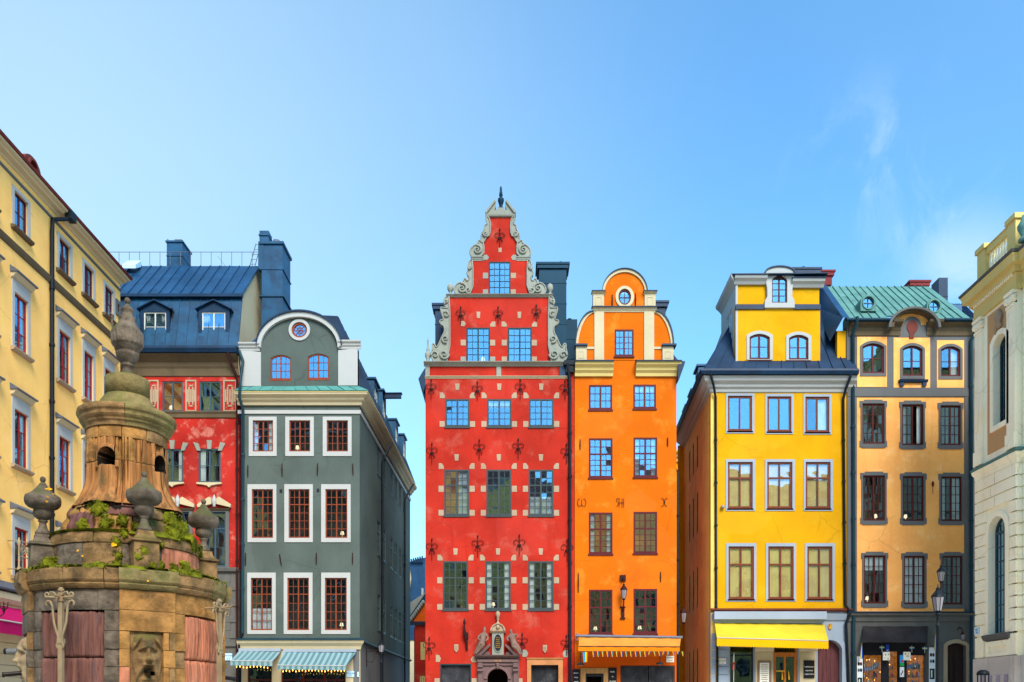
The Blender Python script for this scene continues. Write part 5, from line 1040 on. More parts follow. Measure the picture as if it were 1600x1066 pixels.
# mansard
mxl = X(1136); zt = Z(508, 41.4)
def ry(x, y, z): return (x, y, z)
A, B, C_, D_ = (L0-.45, D-.45, Z(583.5)), (R0+.35, D-.45, Z(584.5)), (X(1306, 41.3), D+1.3, Z(528, 41.3)), (X(1136, 41.3), D+1.3, Z(516, 41.3))
zt = D_[2]; C_ = (C_[0], C_[1], zt)
roof_panels(yh, A, B, C_, D_, 12, 0, 'roof_dark', 1, .06)
A2 = Vector(A)+Vector((.0568*LY, LY, 0)); D2 = Vector(D_)+Vector((.0568*LY, LY, 0))
roof_panels(yh, A2, A, D_, D2, 12, 0, 'roof_dark', 1, .06)
# upper roof, nearly flat, rising to the ridge behind the dormer
R_ = (X(1292, 45), D+5, Z(441, 45)-.4); Lq = (X(1165, 45), D+5, Z(441, 45)-.4)
roof_panels(yh, D_, C_, R_, Lq, 10, 0, 'roof_dark', 1, .06)
b = MB(); b.add([D_, D2, (Lq[0], D2.y, Lq[2]), Lq], [(3, 2, 1, 0)]); b.build('side_roof', 'roof_dark', yh)
# right end: firewall strip against the peach house
plate_part('firewall', 'yellow', yh, F, F.pts([(1309, 516), (1322.8, 516), (1322.8, 566.5), (1309, 566.5)]), (), -.3, -.06)
# tall dormer
TF = Frame((0, D-.10, 0), (1, 0)); TR = TF.rect
tw = [TR(1170.7, 522, 1202.7, 562), TR(1232.3, 523.5, 1263, 562.7)]; tc_ = TR(1205, 432, 1229, 475)
tl_, tr_ = TF.uv(1149.5, 0)[0], TF.uv(1281.5, 0)[0]; tz = lambda y: TF.uv(0, y)[1]
plate_part('dormer_wall', 'yellow', yh, TF, R4((tl_, tz(564), tr_, tz(480))), [arch(w, .16) for w in tw], -.25, 0)
plate_part('dormer_wall', 'yellow', yh, TF, R4((tl_+.03, tz(480), tr_-.02, tz(440))), [R4(inset(tc_, -.05))], -.25, -.06)
for r in tw: surround(yh, TF, (r[0]-.13, r[1]-.02, r[2]+.13, r[3]+.14), r, 'white', .04, .2, .16); window(yh, TF, r, 'wf_darkred', 1, 2, 0, fw=.085, rise=.16, gm='glass_hi', sill=.05)
b = MB(); b.box(TF, (tl_, tz(484), TF.uv(1195, 0)[0], tz(476.5)), -.1, .07); b.box(TF, (TF.uv(1240, 0)[0], tz(484), tr_, tz(476.5)), -.1, .07); b.build('ledge', 'roof_dark', yh)
for x0, x1, y in ((1146.5, 1197, 434), (1236, 1286.5, 439)):
    b = MB(); b.mould(TF, TF.uv(x0, 0)[0], TF.uv(x1, 0)[0], [(0, tz(y+11.5)), (.05, tz(y+11)), (.12, tz(y+7)), (.24, tz(y+4)), (.28, tz(y+.5)), (0, tz(y))]); b.build('cornice', 'white', yh)
    box_part('flashing', 'roof_dark', yh, TF, (TF.uv(x0-.8, 0)[0], tz(y), TF.uv(x1+.8, 0)[0], tz(y-1)), -.3, .32)
fr = [(1193.5, 482.5), (1240.5, 482.5), (1240, 471), (1236.5, 465), (1237, 452), (1239.5, 441), (1239.8, 428)]+[(1217.3+22.5*math.cos(PI*i/14), 428-9.5*math.sin(PI*i/14)) for i in range(1, 14)]+[(1194.8, 428), (1195.5, 441), (1197.8, 452), (1198, 465), (1194.5, 471)]
plate_part('dormer_surround', 'white', yh, TF, TF.pts(fr), [arch(inset(tc_, .004), .22)], -.4, .12)
window(yh, TF, tc_, 'wf_darkred', 1, 4, 0, fw=.06, rise=.22, gm='glass_hi', w=.04)
b = MB(); P = [(1217.3+23.5*math.cos(PI*i/14), 427.5-10*math.sin(PI*i/14)) for i in range(15)]; Q = [(1217.3+22*math.cos(PI*i/14), 428-8.8*math.sin(PI*i/14)) for i in range(15)]; b.plate(TF, TF.pts(P+Q[::-1]), (), -1.5, .18); b.build('dormer_roof', 'roof_dark', yh)
TS = Frame(TF.p(tl_, 0, 0), (-.02, -1)); b = MB(); dep = 3.0
tsw = [(-1.3-k*.55, tz(540), -.95-k*.55, tz(480)) for k in range(3)]
b.plate(TS, R4((-dep, tz(566), 0, tz(440))), [R4((-1.9, tz(530), -.7, tz(470)))], -.1, 0); b.build('dormer_side', 'white', yh)
window(yh, TS, (-1.9, tz(530), -.7, tz(470)), 'wf_white', 2, 4, 0, gm='glass_hi', name='dormer_side_window')
b = MB(); b.mould(TS, -dep, 0, [(0, tz(446)), (.12, tz(441)), (.26, tz(437)), (.3, tz(433)), (0, tz(432.5))], 0, 0, 1); b.build('side_cornice', 'white', yh)
b = MB(); b.box(TS, (-dep, tz(433), .27, tz(431.8)), -4.25, .28); b.build('dormer_top', 'roof_dark', yh)
b = MB(); b.box(TF, (tr_-.1, tz(566), tr_, tz(440)), -dep, -.2); b.build('dormer_side', 'yellow', yh)
for yy, zt_ in ((2.0, 18.55), (4.0, 18.1), (6.0, 18.0)): side_dormer(yh, YS, -yy-1.0, 1.0, 17.2, zt_, 'roof_blue', .25, 1.8)
pipe(yh, [F.p(X(1101), Z(588), .5), F.p(X(1106.5), Z(592), .52), F.p(X(1113), Z(608), .3), F.p(X(1117.5), Z(622), .08), F.p(X(1118.5), Z(955), .08), F.p(X(1119), Z(959), .3)], 'metal_black', .06)
pipe(yh, [F.p(X(1322.5), Z(589), .5), F.p(X(1322), Z(596), .5), F.p(X(1317.5), Z(612), .3), F.p(X(1316.5), Z(625), .08), F.p(X(1319.5), Z(945), .08), F.p(X(1326), Z(958), .22), F.p(X(1320.5), Z(975), .1), F.p(X(1324.5), Z(1066), .1), F.p(X(1324.5), .2, .1)], 'metal_black', .065)
pipe(yh, [F.p(X(1119.5), Z(975), .1), F.p(X(1121), .2, .1)], 'metal_black', .055)
lm = MB(); lm.lathe(F.p(X(1128.5), Z(793), .1), [(.02, -.09), (.09, -.05), (.09, .05), (.02, .09)], 10); lm.build('round_lamp', 'lamp_glass', yh)
# ground floor
ar_ = (X(1277), 0, X(1315), Z(1000)); AR = arch(ar_, .42)
holes = [R4((X(1141), 0, X(1178), Z(1010))), R4((X(1209), 0, X(1247), Z(1009))), AR]
plate_part('ground_floor_wall', 'ltblue', yh, F, R4((L0, 0, R0, Z(955))), holes, -.4, -.03)
b = MB(); b.plate(F, arch((ar_[0]-.24, 0, ar_[2]+.22, ar_[3]+.25), .55), [AR], -.03, .03); b.plate(F, arch((ar_[0]-.10, 0, ar_[2]+.09, ar_[3]+.10), .46), [AR], .02, .06); b.build('arch_moulding', 'ltblue', yh)
b = MB(); b.mould(F, X(1112), X(1322), [(-.03, Z(971)), (.04, Z(969)), (.1, Z(963)), (.13, Z(960)), (-.03, Z(958.5))]); b.build('shop_cornice', 'ltblue', yh)
for k in range(8):
    y = 990+k*13
    for x0, x1 in ((1111.5, 1118), (1121.5, 1138)):
        if x0 > 1115 and y < 1004: continue
        box_part('rusticated_block', 'ltblue', yh, F, Rr(x0, y, x1, y+12), -.03, .03)
for x0, x1 in ((1181, 1206), (1250, 1275)):
    box_part('pilaster', 'cream', yh, F, Rr(x0-1, 1010, x1+1, 1153), -.03, .05)
    b = MB(); b.mould(F, X(x0-2), X(x1+2), [(.04, Z(1018)), (.1, Z(1016)), (.14, Z(1012)), (.04, Z(1010))]); b.build('pilaster_cap', 'cream', yh)
    plate_part('pilaster_panel', 'cream', yh, F, R4(Rr(x0+1, 1020, x1-1, 1030)), [R4(Rr(x0+3, 1022, x1-3, 1028.5))], .05, .07)
shopfront(yh, F, (X(1141), 0, X(1178), Z(1010)), 'ink_dark', 1, stall=.3, trans=.1)
# glazed timber doors
r = (X(1209), 0, X(1247), Z(1009)); um = (r[0]+r[2])/2; zd = Z(1022); b = MB()
hl = [(r[0]+.08, zd+.08, r[2]-.08, r[3]-.06), (r[0]+.14, .5, um-.05, zd-.12), (um+.05, .5, r[2]-.14, zd-.12)]
b.plate(F, R4(inset(r, .003)), [R4(h) for h in hl], -.25, -.15)
V = [F.p(x, y, ww) for ww in (-.26, -1.8) for x, y in R4(r)]; b.add(V, [(4, 5, 6, 7), (0, 4, 7, 3), (1, 2, 6, 5), (3, 7, 6, 2), (0, 1, 5, 4)], 1)
dd = b.build('glazed_door', ['wood_orange', 'interior'], yh)
for h in hl: pane(F, h, -.2, dd, 'glass_lo', .3)
b = MB(); c = F.p(um-.18, 2.35, -.14); b.box(F, (um-.42, 3.28, um-.02, 3.34), -.15, -.10); b.tube([F.p(um-.14, 3.28, -.12), F.p(um-.14, 2.9, -.10)], [.02, .05], 6); b.tube([F.p(um+.16, 3.3, -.12), F.p(um+.18, 2.9, -.10)], [.02, .05], 6); b.build('door_handle', 'gold', dd)
b = MB(); b.plate(F, AR, (), -.36, -.3)
for k in range(1, 6): u = ar_[0]+(ar_[2]-ar_[0])*k/6; b.box(F, (u-.015, 0, u+.015, ar_[3]-.25), -.3, -.28)
b.build('arched_door', 'door_wine', yh)
em = thing('gold_emblem', 'small oval golden emblem on the pale blue shop wall', 'emblem', F.p(X(1297), Z(979), 0)); b = MB(); u, v = F.uv(1297, 979); b.plate(F, oval(u, v, .09, .14), (), 0, .03); b.plate(F, oval(u, v+.03, .04, .05), (), .03, .05); b.build('shield', 'gold', em); b = MB(); b.plate(F, [(u-.05, v+.02), (u+.05, v+.02), (u+.05, v+.09), (u-.05, v+.09)], (), .03, .045); b.build('shield_field', 'ink_dark', em)
# awnings over the shops
def awning(name_label, G, xs, top, bar_, bot, dep, mc, mv, group=None, scallop=0, rear=0, nu=24, cass=None):
    """G wall frame; xs=(xl_top, xr_top, xl_bot, xr_bot) photo columns; top/bar_/bot photo rows (left, right)"""
    t = thing('awning', name_label, 'awning', G.p(*G.uv((xs[0]+xs[1])/2, top[0])), group)
    f = G.off(dep); b = MB(); cloth(b, [f.p(*f.uv(xs[2], bar_[0])), f.p(*f.uv(xs[3], bar_[1])), G.p(*G.uv(xs[1], top[1]), .1), G.p(*G.uv(xs[0], top[0]), .1)], nu=nu); b.build('canvas', mc, t)
    a, c = f.uv(xs[2], bar_[0]), f.uv(xs[3], bar_[1]); b = MB(); b.tube([f.p(*a), f.p(*c)], .022, 6); b.build('front_bar', 'white', t)
    d, e_ = f.uv(xs[2], bot[0]), f.uv(xs[3], bot[1]); n = scallop or 1; V = []; b = MB(); K = n*4
    for i in range(K+1):
        s = i/K; zb = d[1]+(e_[1]-d[1])*s; zb += (.05*abs(math.sin(s*n*PI)) if scallop else 0)*-1+ (.03 if scallop else 0); u = a[0]+(c[0]-a[0])*s; V += [f.p(u, zb, 0), f.p(u, a[1]+(c[1]-a[1])*s, 0)]
    k = len(V); V += [v-f.N*.012 for v in V]; b.add(V, [(2*i, 2*i+2, 2*i+3, 2*i+1) for i in range(K)]+[(2*i+k+1, 2*i+3+k, 2*i+2+k, 2*i+k) for i in range(K)], 0, True); b.build('valance', mv, t)
    for s in (0, 1):
        p0 = G.p(G.uv(xs[s], top[s])[0]+(.15 if s == 0 else -.15), G.uv(0, top[s])[1]-.25, .05); p1 = f.p((a, c)[s][0]+(.1 if s == 0 else -.1), (a, c)[s][1]-.03, -.04); b = MB(); b.tube([p0, p0.lerp(p1, .5)+Vector((0, 0, -.05)), p1], .018, 5); b.build('arm', 'zinc', t)
    if cass: b = MB(); q = G.uv(xs[0], top[0]); q1 = G.uv(xs[1], top[1]); b.box(G, (q[0], q[1]-.04, q1[0], q[1]+.10), 0, .2); b.build('cassette', cass, t)
    return t
ya = awning('plain yellow shop awning with scalloped edge below a pale blue blind box', F, (1116, 1286.5, 1120, 1294.5), (973, 976), (996.5, 1001.5), (1009.5, 1014), 1.5, 'awn_yellow', 'awn_yellow_deep', None, 44)
b = MB(); b.box(F, Rr(1113, 957, 1287, 969), .14, .42); b.box(F, Rr(1115, 967, 1285, 974), .0, .2); b.build('blind_box', 'ltblue', ya)
mf = thing('menu_frame', 'ornate pale menu board in a dark frame between yellow house windows', 'menu board', F.p(X(1194), Z(1060), 0)); r = Rr(1183, 1032.5, 1204.5, 1090)
b = MB(); b.plate(F, R4(r), [R4(inset(r, .05))], .05, .10); b.build('frame', 'wood_oak', mf); box_part('board', 'paper', mf, F, inset(r, .045), .05, .07); plate_part('border', 'ink_blue', mf, F, R4(inset(r, .055)), [R4(inset(r, .1))], .06, .075)
for k in range(12): w_ = random.uniform(.12, .2); u = (r[0]+r[2])/2; v = r[3]-.2-k*.1; box_part('menu_line', 'greybrown', mf, F, (u-w_, v-.012, u+w_, v+.012), .06, .073)
chalkboard('black chalk board on the cream pilaster right of the glazed door', 1255, 1032, 1271.5, 1060, ['', 'kaffebönor', 'espresso', 'cappuccino'], w=.09)
s1 = thing('street_sign', 'pale street name sign low on the yellow house left of its window', 'sign', F.p(X(1128), Z(1032), 0)); r = Rr(1122.5, 1029, 1133.5, 1033.5); box_part('plate', 'paper', s1, F, r, .03, .05); text_mesh(F, 'Stortorget', (r[0]+r[2])/2, r[1]+.03, .07, .052, 'ink_dark', s1); r = Rr(1123, 1034, 1134, 1037.5); box_part('plate', 'paper', s1, F, r, .03, .05); text_mesh(F, '14', (r[0]+r[2])/2, r[1]+.02, .08, .052, 'ink_dark', s1)
pf = thing('pennant_flag', 'small furled white red and blue flag on a pole in the shop window', 'flag', F.p(X(1143.5), Z(1066), .3)); b = MB(); b.tube([P3(1144.5, 1020.5, .3), P3(1143, 1110, .3)], .012, 5); b.build('pole', 'chalk', pf)
stripes_flag(pf, F, [F.uv(1143.4, 1024), F.uv(1145.2, 1024), F.uv(1144.8, 1046), F.uv(1142, 1047)], ['f_white', 'f_red'], 'cloth', .3, False)
# chimneys on the yellow roof
chimney('squat dark blue chimney above the yellow dormer', 1241, 419, 1279, 445, 1.0, 45, 'roof_dark', pots=((1260, .35, 0),))
chimney('squat brick red chimney beside the dark one on the yellow house', 1279.5, 423, 1300, 445, .9, 45.2, 'brick_red', capm='brick_red')
# alley lantern
al = thing('wall_lantern', 'black lantern on a bracket in the alley beside the yellow house', 'lantern', (X(1068, 41.5), 41.5, Z(972, 41.5)))
b = MB(); c = Vector((X(1068, 41.5), 41.5, Z(975, 41.5))); lantern(b, c, .98, .16, 1); b.tube([c, c+Vector((0, 0, -.1)), c+Vector((-.2, 0, -.14)), (R0*0+X(1057.5)+.02, 41.5, c.z-.12)], .02, 5); b.build('lantern_body', ['iron', 'lamp_glass'], al)

# ================================================================ PEACH HOUSE
ph = thing('peach_house', 'peach house with grey trim and pale green copper roof', 'house', (X(1422), D, 0))
F = Frame((0, D-.02, 0), (1, 0)); Rr = F.rect; Zf = lambda y: F.uv(0, y)[1]; Xf = lambda x: F.uv(x, 0)[0]
L0, R0 = Xf(1323.2), Xf(1521)
aw = [Rr(1347, 537, 1380.8, 583.7), Rr(1409.6, 540.5, 1441, 588), Rr(1469.4, 541.5, 1500, 588.6)]
pw = [(Rr(1347, 630.6, 1381.7, 694), 4), (Rr(1409, 632, 1442.4, 696), 4), (Rr(1469, 633.6, 1501, 696), 4),
      (Rr(1348, 743, 1382.7, 814), 5), (Rr(1410, 744, 1443.5, 814.5), 5), (Rr(1470, 744.6, 1503, 814.7), 5),
      (Rr(1349.4, 868, 1383.4, 943.4), 5), (Rr(1412, 868.6, 1445, 944.5), 5), (Rr(1472, 868.6, 1504, 945), 5)]
plate_part('upper_wall', 'trimgrey', ph, F, R4((L0, Zf(620), R0, Zf(510))), [arch(w, .17) for w in aw], -.28, 0)
plate_part('front_wall', 'peach', ph, F, R4((L0, Zf(958), R0, Zf(620))), [R4(w[0]) for w in pw], -.28, 0)
for (x0, y0, x1, y1), w in zip(((1339, 526.7, 1385.6, 605), (1396, 528, 1453, 607), (1463.7, 532, 1506, 608)), aw): plate_part('peach_panel', 'peach', ph, F, R4(Rr(x0, y0, x1, y1)), [arch((w[0]-.1, w[1]-.13, w[2]+.1, w[3]+.1), .25)], -.01, .02)
for w in aw: surround(ph, F, (w[0]-.11, w[1]-.14, w[2]+.11, w[3]+.12), w, 'trimgrey', .045, .26, .17)
for k, w in enumerate(aw): window(ph, F, w, 'wf_maroon', 1, 2, 0, fw=.075, rise=.17, gm='glass' if k < 2 else 'glass_mid', sill=.06, cur=['', '', 'R'][k])
b = MB(); b.mould(F, Xf(1403), Xf(1448), [(0, Zf(599)), (.15, Zf(598)), (.18, Zf(595)), (0, Zf(594.5))]); b.box(F, Rr(1405, 599, 1411, 604.5), 0, .12); b.box(F, Rr(1440, 599, 1446, 604.5), 0, .12); b.build('balcony_sill', 'roof_dark', ph)
for x0, x1 in ((1323.2, 1338.5), (1506.5, 1520.8)): box_part('corner_strip', 'trimgrey', ph, F, Rr(x0, 620.5, x1, 957.8), -.01, .035)
b = MB(); b.mould(F, L0, R0, [(0, Zf(620.8)), (.05, Zf(620)), (.06, Zf(606.5)), (0, Zf(606))]); b.build('band', 'trimgrey', ph)
cs = ['', 's', '', 'l', 'l', 'sR', 'tl', 'f', '']
for k, (r, rows) in enumerate(pw):
    surround(ph, F, (r[0]-.12, r[1]-.14, r[2]+.12, r[3]+.11), r, 'trimgrey', .04, ears=.05)
    window(ph, F, r, 'wf_darkred', 2, rows, 0, fw=.075, mw=.024, gm='glass' if k < 3 else 'glass_lo', cur=cs[k], sill=.06, open_cas=(k == 1), tilt=1.0, inside='interior')
for x, y in ((1457, 757), (1424, 668)): 
    if y > 700: b = MB(); u, v = F.uv(x, y); b.lathe(F.p(u, v, .04), [(.01, -.14), (.05, -.05), (.06, .05), (.02, .14)], 8); b.tube([F.p(u, v-.45, .03), F.p(u, v, .03)], .012, 4); b.build('wall_hook', 'iron_red', ph)
# main cornice with the arched pediment
def pc(x0, x1):
    b = MB(); b.mould(F, Xf(x0), Xf(x1), [(0, Zf(526)), (.05, Zf(525)), (.07, Zf(519)), (.12, Zf(516)), (.14, Zf(512.5)), (.3, Zf(510)), (.38, Zf(508)), (.42, Zf(504.5)), (0, Zf(504))]); b.build('cornice', 'greybrown', ph)
pc(1326, 1406.5); pc(1447, 1520)
box_part('frieze', 'trimgrey', ph, F, Rr(1404, 509, 1450, 527.5), -.01, .03)
tym = F.pts([(1396, 508)]+[(1430-34*math.cos(PI*i/16), 508-26*math.sin(PI*i/16)) for i in range(1, 16)]+[(1464, 508)]); plate_part('tympanum', 'peach', ph, F, tym, (), -.3, .01)
for (ro, ri, w_, m_) in ((1, .9, .50, 'greystone'), (.9, .8, .36, 'greybrown')):
    P = [(1429.8-41*ro*math.cos(PI*i/20), 511-32.5*ro*math.sin(PI*i/20)) for i in range(21)]; Q = [(1429.8-41*ri*math.cos(PI*i/20), 511-32.5*ri*math.sin(PI*i/20)) for i in range(21)]; FO = F.off(w_)
    plate_part('arched_cornice', m_, ph, FO, FO.pts(P+Q[::-1]), (), -.8, 0)
u, v = F.uv(1424.7, 511.7); b = MB(); b.plate(F, arch((u-.42, v-.42, u+.42, v+.50), .40), (), -.01, .035); b.build('niche', 'trimgrey', ph)
b = MB(); b.plate(F, oval(u, v, .26, .31), (), .03, .06); b.plate(F, [(u-.13, v-.55), (u+.07, v-.55), (u+.1, v-.25), (u-.16, v-.25)], (), .03, .055); b.build('oval_plaque', 'roof_red', ph)
# copper roof: hipped to the right, gable strip on the left
Ye, Yt = D-.35, D+4.2
def XZ(px, py, Y): return Vector((X(px, Y), Y, Z(py, Y)))
A, B = XZ(1325, 500, Ye), XZ(1518.5, 506, Ye); B.z = A.z
C_, D_ = XZ(1450, 451, Yt), XZ(1289, 445, Yt); D_.z = C_.z = (C_.z+D_.z)/2
roof_panels(ph, A, B, C_, D_, 15, 0, 'copper', 3, .06, seam=.05, cut=(5, 10, .11))
roof_panels(ph, B, B+Vector((0, 9, 0)), C_+Vector((0, 1, 0)), C_, 6, 0, 'copper', 2, .06)
b = MB(); b.tube([A+Vector((-.1, -.05, -.02)), (X(1390), A.y-.05, A.z-.02)], .09, 8); b.tube([(X(1469), A.y-.05, A.z-.02), B+Vector((.1, -.05, -.02))], .09, 8); b.build('gutter', 'roof_teal', ph)
b = MBF(); A1 = A+Vector((-.25, -.05, .08)); D1 = D_+Vector((-.25, 0, .1)); A3 = A+Vector((-.75, .25, -.9)); D3 = D_+Vector((-.55, .2, -.9)); b.add([A1, D1, D3, A3], [(0, 1, 2, 3)]); b.add([A1, D1, D_+Vector((.05, 0, .1)), A+Vector((.05, -.05, .08))], [(0, 1, 2, 3)]); b.build('verge_flashing', 'roof_blue', ph)
def bullseye(cx, cy, r_, lean):
    Yd = D+.42; G = Frame((0, Yd, 0), (1, 0)); u, v = G.uv(cx, cy); R_ = r_*Yd/FPX
    o = [(u-R_*1.42, v-R_*1.5), (u+R_*1.42, v-R_*1.5), (u+R_*1.42, v)]+[(u+R_*1.42*math.cos(PI*i/12), v+R_*1.55*math.sin(PI*i/12)) for i in range(1, 12)]+[(u-R_*1.42, v)]
    b = MB(); b.plate(G, o, [oval(u, v, R_, R_*1.1)], -2.2, 0); b.plate(G, oval(u, v, R_*1.15, R_*1.28), [oval(u, v, R_*.99, R_*1.09)], -.1, .05); ob = b.build('round_dormer', 'copper', ph)
    b = MB(); b.plate(G, oval(u, v, R_*.99, R_*1.09), [oval(u, v, R_*.84, R_*.92)], -.12, -.04); b.box(G, (u-.02, v-R_, u+.02, v+R_), -.1, -.06); b.box(G, (u-R_, v-.02, u+R_, v+.02), -.099, -.061); b.box(G, (u-R_, v-R_, u+R_, v+R_), -.8, -.78, 1); b.build('round_window', ['wf_slate', 'interior'], ob)
    b = MB(); b.plate(G, oval(u, v, R_*.86, R_*.94), (), -.09, -.084, back=True); b.build('pane', 'glass_hi', ob)
bullseye(1357, 473, 8.6, 0); bullseye(1460, 478.5, 8.2, 0)
chimney('brick red chimney on the ridge of the green copper roof', 1424, 439, 1449, 455, .9, 44.5, 'brick_red', cap=True)
chimney('tall dark chimney right of the green copper roof ridge', 1467, 434, 1481, 500, .8, 45, 'roof_dark', cap=False)
chimney('low dark blue roof block at the right end of the copper roof', 1484, 476, 1503, 505, .8, 46, 'roof_blue', cap=False)
# ground floor with the souvenir shop
so_ = Rr(1348, 979, 1448.5, 1120); so_ = (so_[0], 0, so_[2], so_[3]); dr2 = arch((Xf(1480), 0, Xf(1509.5), Zf(1005)), .14)
plate_part('ground_floor_wall', 'greystone', ph, F, R4((L0, 0, R0, Zf(958))), [R4(so_), dr2], -.35, -.01)
b = MB(); b.mould(F, L0, R0, [(-.01, Zf(972)), (.05, Zf(971)), (.07, Zf(964)), (.18, Zf(962)), (.22, Zf(958.5)), (-.01, Zf(957))]); b.build('shop_cornice', 'greystone', ph)
b = MB(); b.box(F, (L0, Zf(958)-.0, R0, Zf(956.5)), -.02, .26); b.build('cornice_flashing', 'roof_dark', ph)
b = MB(); b.plate(F, arch((Xf(1474), 0, Xf(1514), Zf(999)), .25), [dr2], -.01, .04); b.build('door_surround', 'quoin', ph)
b = MB(); b.plate(F, dr2, (), -.3, -.24); um = Xf(1494.8)
for s in (-1, 1):
    for z0, z1 in ((.5, 1.4), (1.6, 2.9), (3.05, 4.0)): b.box(F, (um+s*.24-.16, z0, um+s*.24+.16, z1), -.24, -.215)
b.box(F, (um-.012, 0, um+.012, 4.4), -.24, -.2); dob = b.build('door', 'door_dark', ph); b = MB(); b.tube([F.p(um-.06, 2.25, -.19), F.p(um-.06, 2.75, -.19)], .02, 5); b.build('door_handle', 'gold', dob)
pipe(ph, [F.p(Xf(1333.5), Zf(502), .45), F.p(Xf(1333), Zf(512), .45), F.p(Xf(1331.5), Zf(524), .1), F.p(Xf(1332.5), Zf(955), .1), F.p(Xf(1332.5), .2, .1)], 'pipe_teal', .08)
pipe(ph, [F.p(Xf(1519), Zf(506), .42), F.p(Xf(1518), Zf(522), .3), F.p(Xf(1515.5), Zf(535), .1), F.p(Xf(1516.5), Zf(955), .1), F.p(Xf(1517), .2, .1)], 'pipe_teal', .08)
shell(ph, F, L0, R0, 0, Zf(515), 10, 'peach')
ba = thing('awning', 'dark furled shop awning above the souvenir shop windows', 'awning', F.p(Xf(1398), Zf(990), 0)); b = MB(); f2 = F.off(.5)
cloth(b, [f2.p(*f2.uv(1347.5, 1004)), f2.p(*f2.uv(1449.5, 1004)), F.p(Xf(1449), Zf(979), .05), F.p(Xf(1348), Zf(979), .05)], nu=20, fr=3); b.build('canvas', 'awn_black', ba)
SF = F.off(-.2); sr = SF.rect(1348.5, 1006, 1448, 1150); sr = (sr[0], 0, sr[2], sr[3])
b = MB(); sr = (sr[0], 0, sr[2], SF.uv(0, 984)[1])
hl = []
for x0, x1, y in ((1350, 1378, 1024), (1389, 1403, 1018), (1417, 1446, 1024)): q = SF.rect(x0, y, x1, 1060); hl.append((q[0], .8, q[2], q[3]))
b.plate(SF, R4(sr), [R4(h) for h in hl], -.1, 0)
V = [SF.p(x, y, ww) for ww in (-.1, -1.6) for x, y in R4(sr)]; b.add(V, [(4, 5, 6, 7), (0, 4, 7, 3), (1, 2, 6, 5), (3, 7, 6, 2), (0, 1, 5, 4)], 1)
sf = b.build('shopfront', ['ink_dark', 'interior_gold'], ph)
for h in hl: pane(SF, h, -.05, sf, 'glass_lo', .2)
# goods in the lit windows
srng = random.Random(5); kinds = {}
WH = ('left shop window', 'glazed shop door', 'right shop window')
for hi_, h in enumerate(hl):
    for i, z in enumerate((2.62, 3.02, 3.42)):
        b = MB(); b.box(SF, (h[0], z, h[2], z+.02), -.6, -.25); b.build('shelf', 'wood_oak', ph)
        k = int((h[2]-h[0])/.10)
        for j in range(k):
            u = h[0]+.05+j*.10; hh = srng.uniform(.10, .30); b = MB(); cn, mm = srng.choice([('white', 'f_white'), ('cream', 'paper'), ('red', 'f_red'), ('orange', 'f_orange'), ('black', 'ink_dark'), ('blue', 'f_blue'), ('golden', 'gold'), ('wooden', 'wood_orange')]); bx = srng.random() < .5
            if bx: b.box(SF, (u-.038, z+.021, u+.038, z+.02+hh), -.42, -.34)
            else: b.lathe(SF.p(u, z+.021, -.4), [(.038, 0), (.042, hh*.5), (.016, hh*.7), (.016, hh)], 8)
            o = b.build('souvenir', mm); ORG[o.name] = Vector((0, 0, 0))
            tag(o, '%s %s souvenir, %s from left, %s shelf of the %s' % (cn, 'boxed' if bx else 'bottle', ('first', 'second', 'third', 'fourth', 'fifth', 'sixth', 'seventh', 'eighth', 'ninth', 'tenth', 'eleventh')[j], ('lowest', 'middle', 'top')[i], WH[hi_]), 'souvenir', 'souvenirs in the lit shop windows')
    for k in range(9):
        b = MB(); c = SF.p(srng.uniform(h[0]+.05, h[2]-.05), srng.uniform(2.8, h[3]-.08), -srng.uniform(.3, 1.2)); b.lathe(c, [(.008, -.03), (.024, 0), (.008, .03)], 8); b.build('shop_bulb', 'bulb', ph)
def minibunting(x0, y0, x1, y1, n, lb):
    t = thing('flag_bunting', lb, 'bunting', SF.p(*SF.uv(x0, y0), -.12)); P = []
    for i in range(n+1): s = i/n; P.append(SF.p(*SF.uv(x0+(x1-x0)*s, y0+(y1-y0)*s+3*math.sin(s*PI)), -.14))
    b = MB(); b.tube(P, .006, 4); b.build('cord', 'ink_dark', t)
    for i in range(n):
        u, v = SF.uv(x0+(x1-x0)*(i+.5)/n, y0+(y1-y0)*(i+.5)/n+3*math.sin((i+.5)/n*PI)); b = MB(); G = SF; w_ = .035
        for a, c, m in ((0, .35, 0), (.35, .6, 1), (.6, 1, 0)): b.box(G, (u-w_+2*w_*a, v-.17, u-w_+2*w_*c, v), -.145, -.135, m)
        b.build('pennant', ['f_blue', 'f_yellow'], t)
minibunting(1350, 1043, 1375, 1034, 9, 'blue and yellow mini flags strung across the left shop window'); minibunting(1417, 1038, 1437, 1032, 8, 'blue and yellow mini flags strung across the right shop window')
def tote(x0, y0, x1, y1, lb):
    t = thing('tote_bag', lb, 'bag', F.p(*F.uv((x0+x1)/2, y1), .1)); r = F.rect(x0, y0, x1, y1); b = MB(); b.box(F, r, .08, .12); b.build('bag_body', 'paper', t)
    b = MB(); b.tube([F.p(r[0]+.06, r[3], .1), F.p((r[0]+r[2])/2, r[3]+.42, .1), F.p(r[2]-.06, r[3], .1)], .01, 4); b.build('strap', 'iron_red', t)
    for k in range(7): u = random.uniform(r[0]+.04, r[2]-.05); v = random.uniform(r[1]+.05, r[3]-.07); b = MB(); b.plate(F, oval(u, v, .02, .03, 8), (), .11, .123); b.build('printed_spot', random.choice(['ink_dark', 'f_red']), t)
tote(1378, 1019, 1388.5, 1032, 'white spotted tote bag left of the souvenir shop door'); tote(1410, 1019, 1421, 1032, 'white spotted tote bag right of the souvenir shop door')
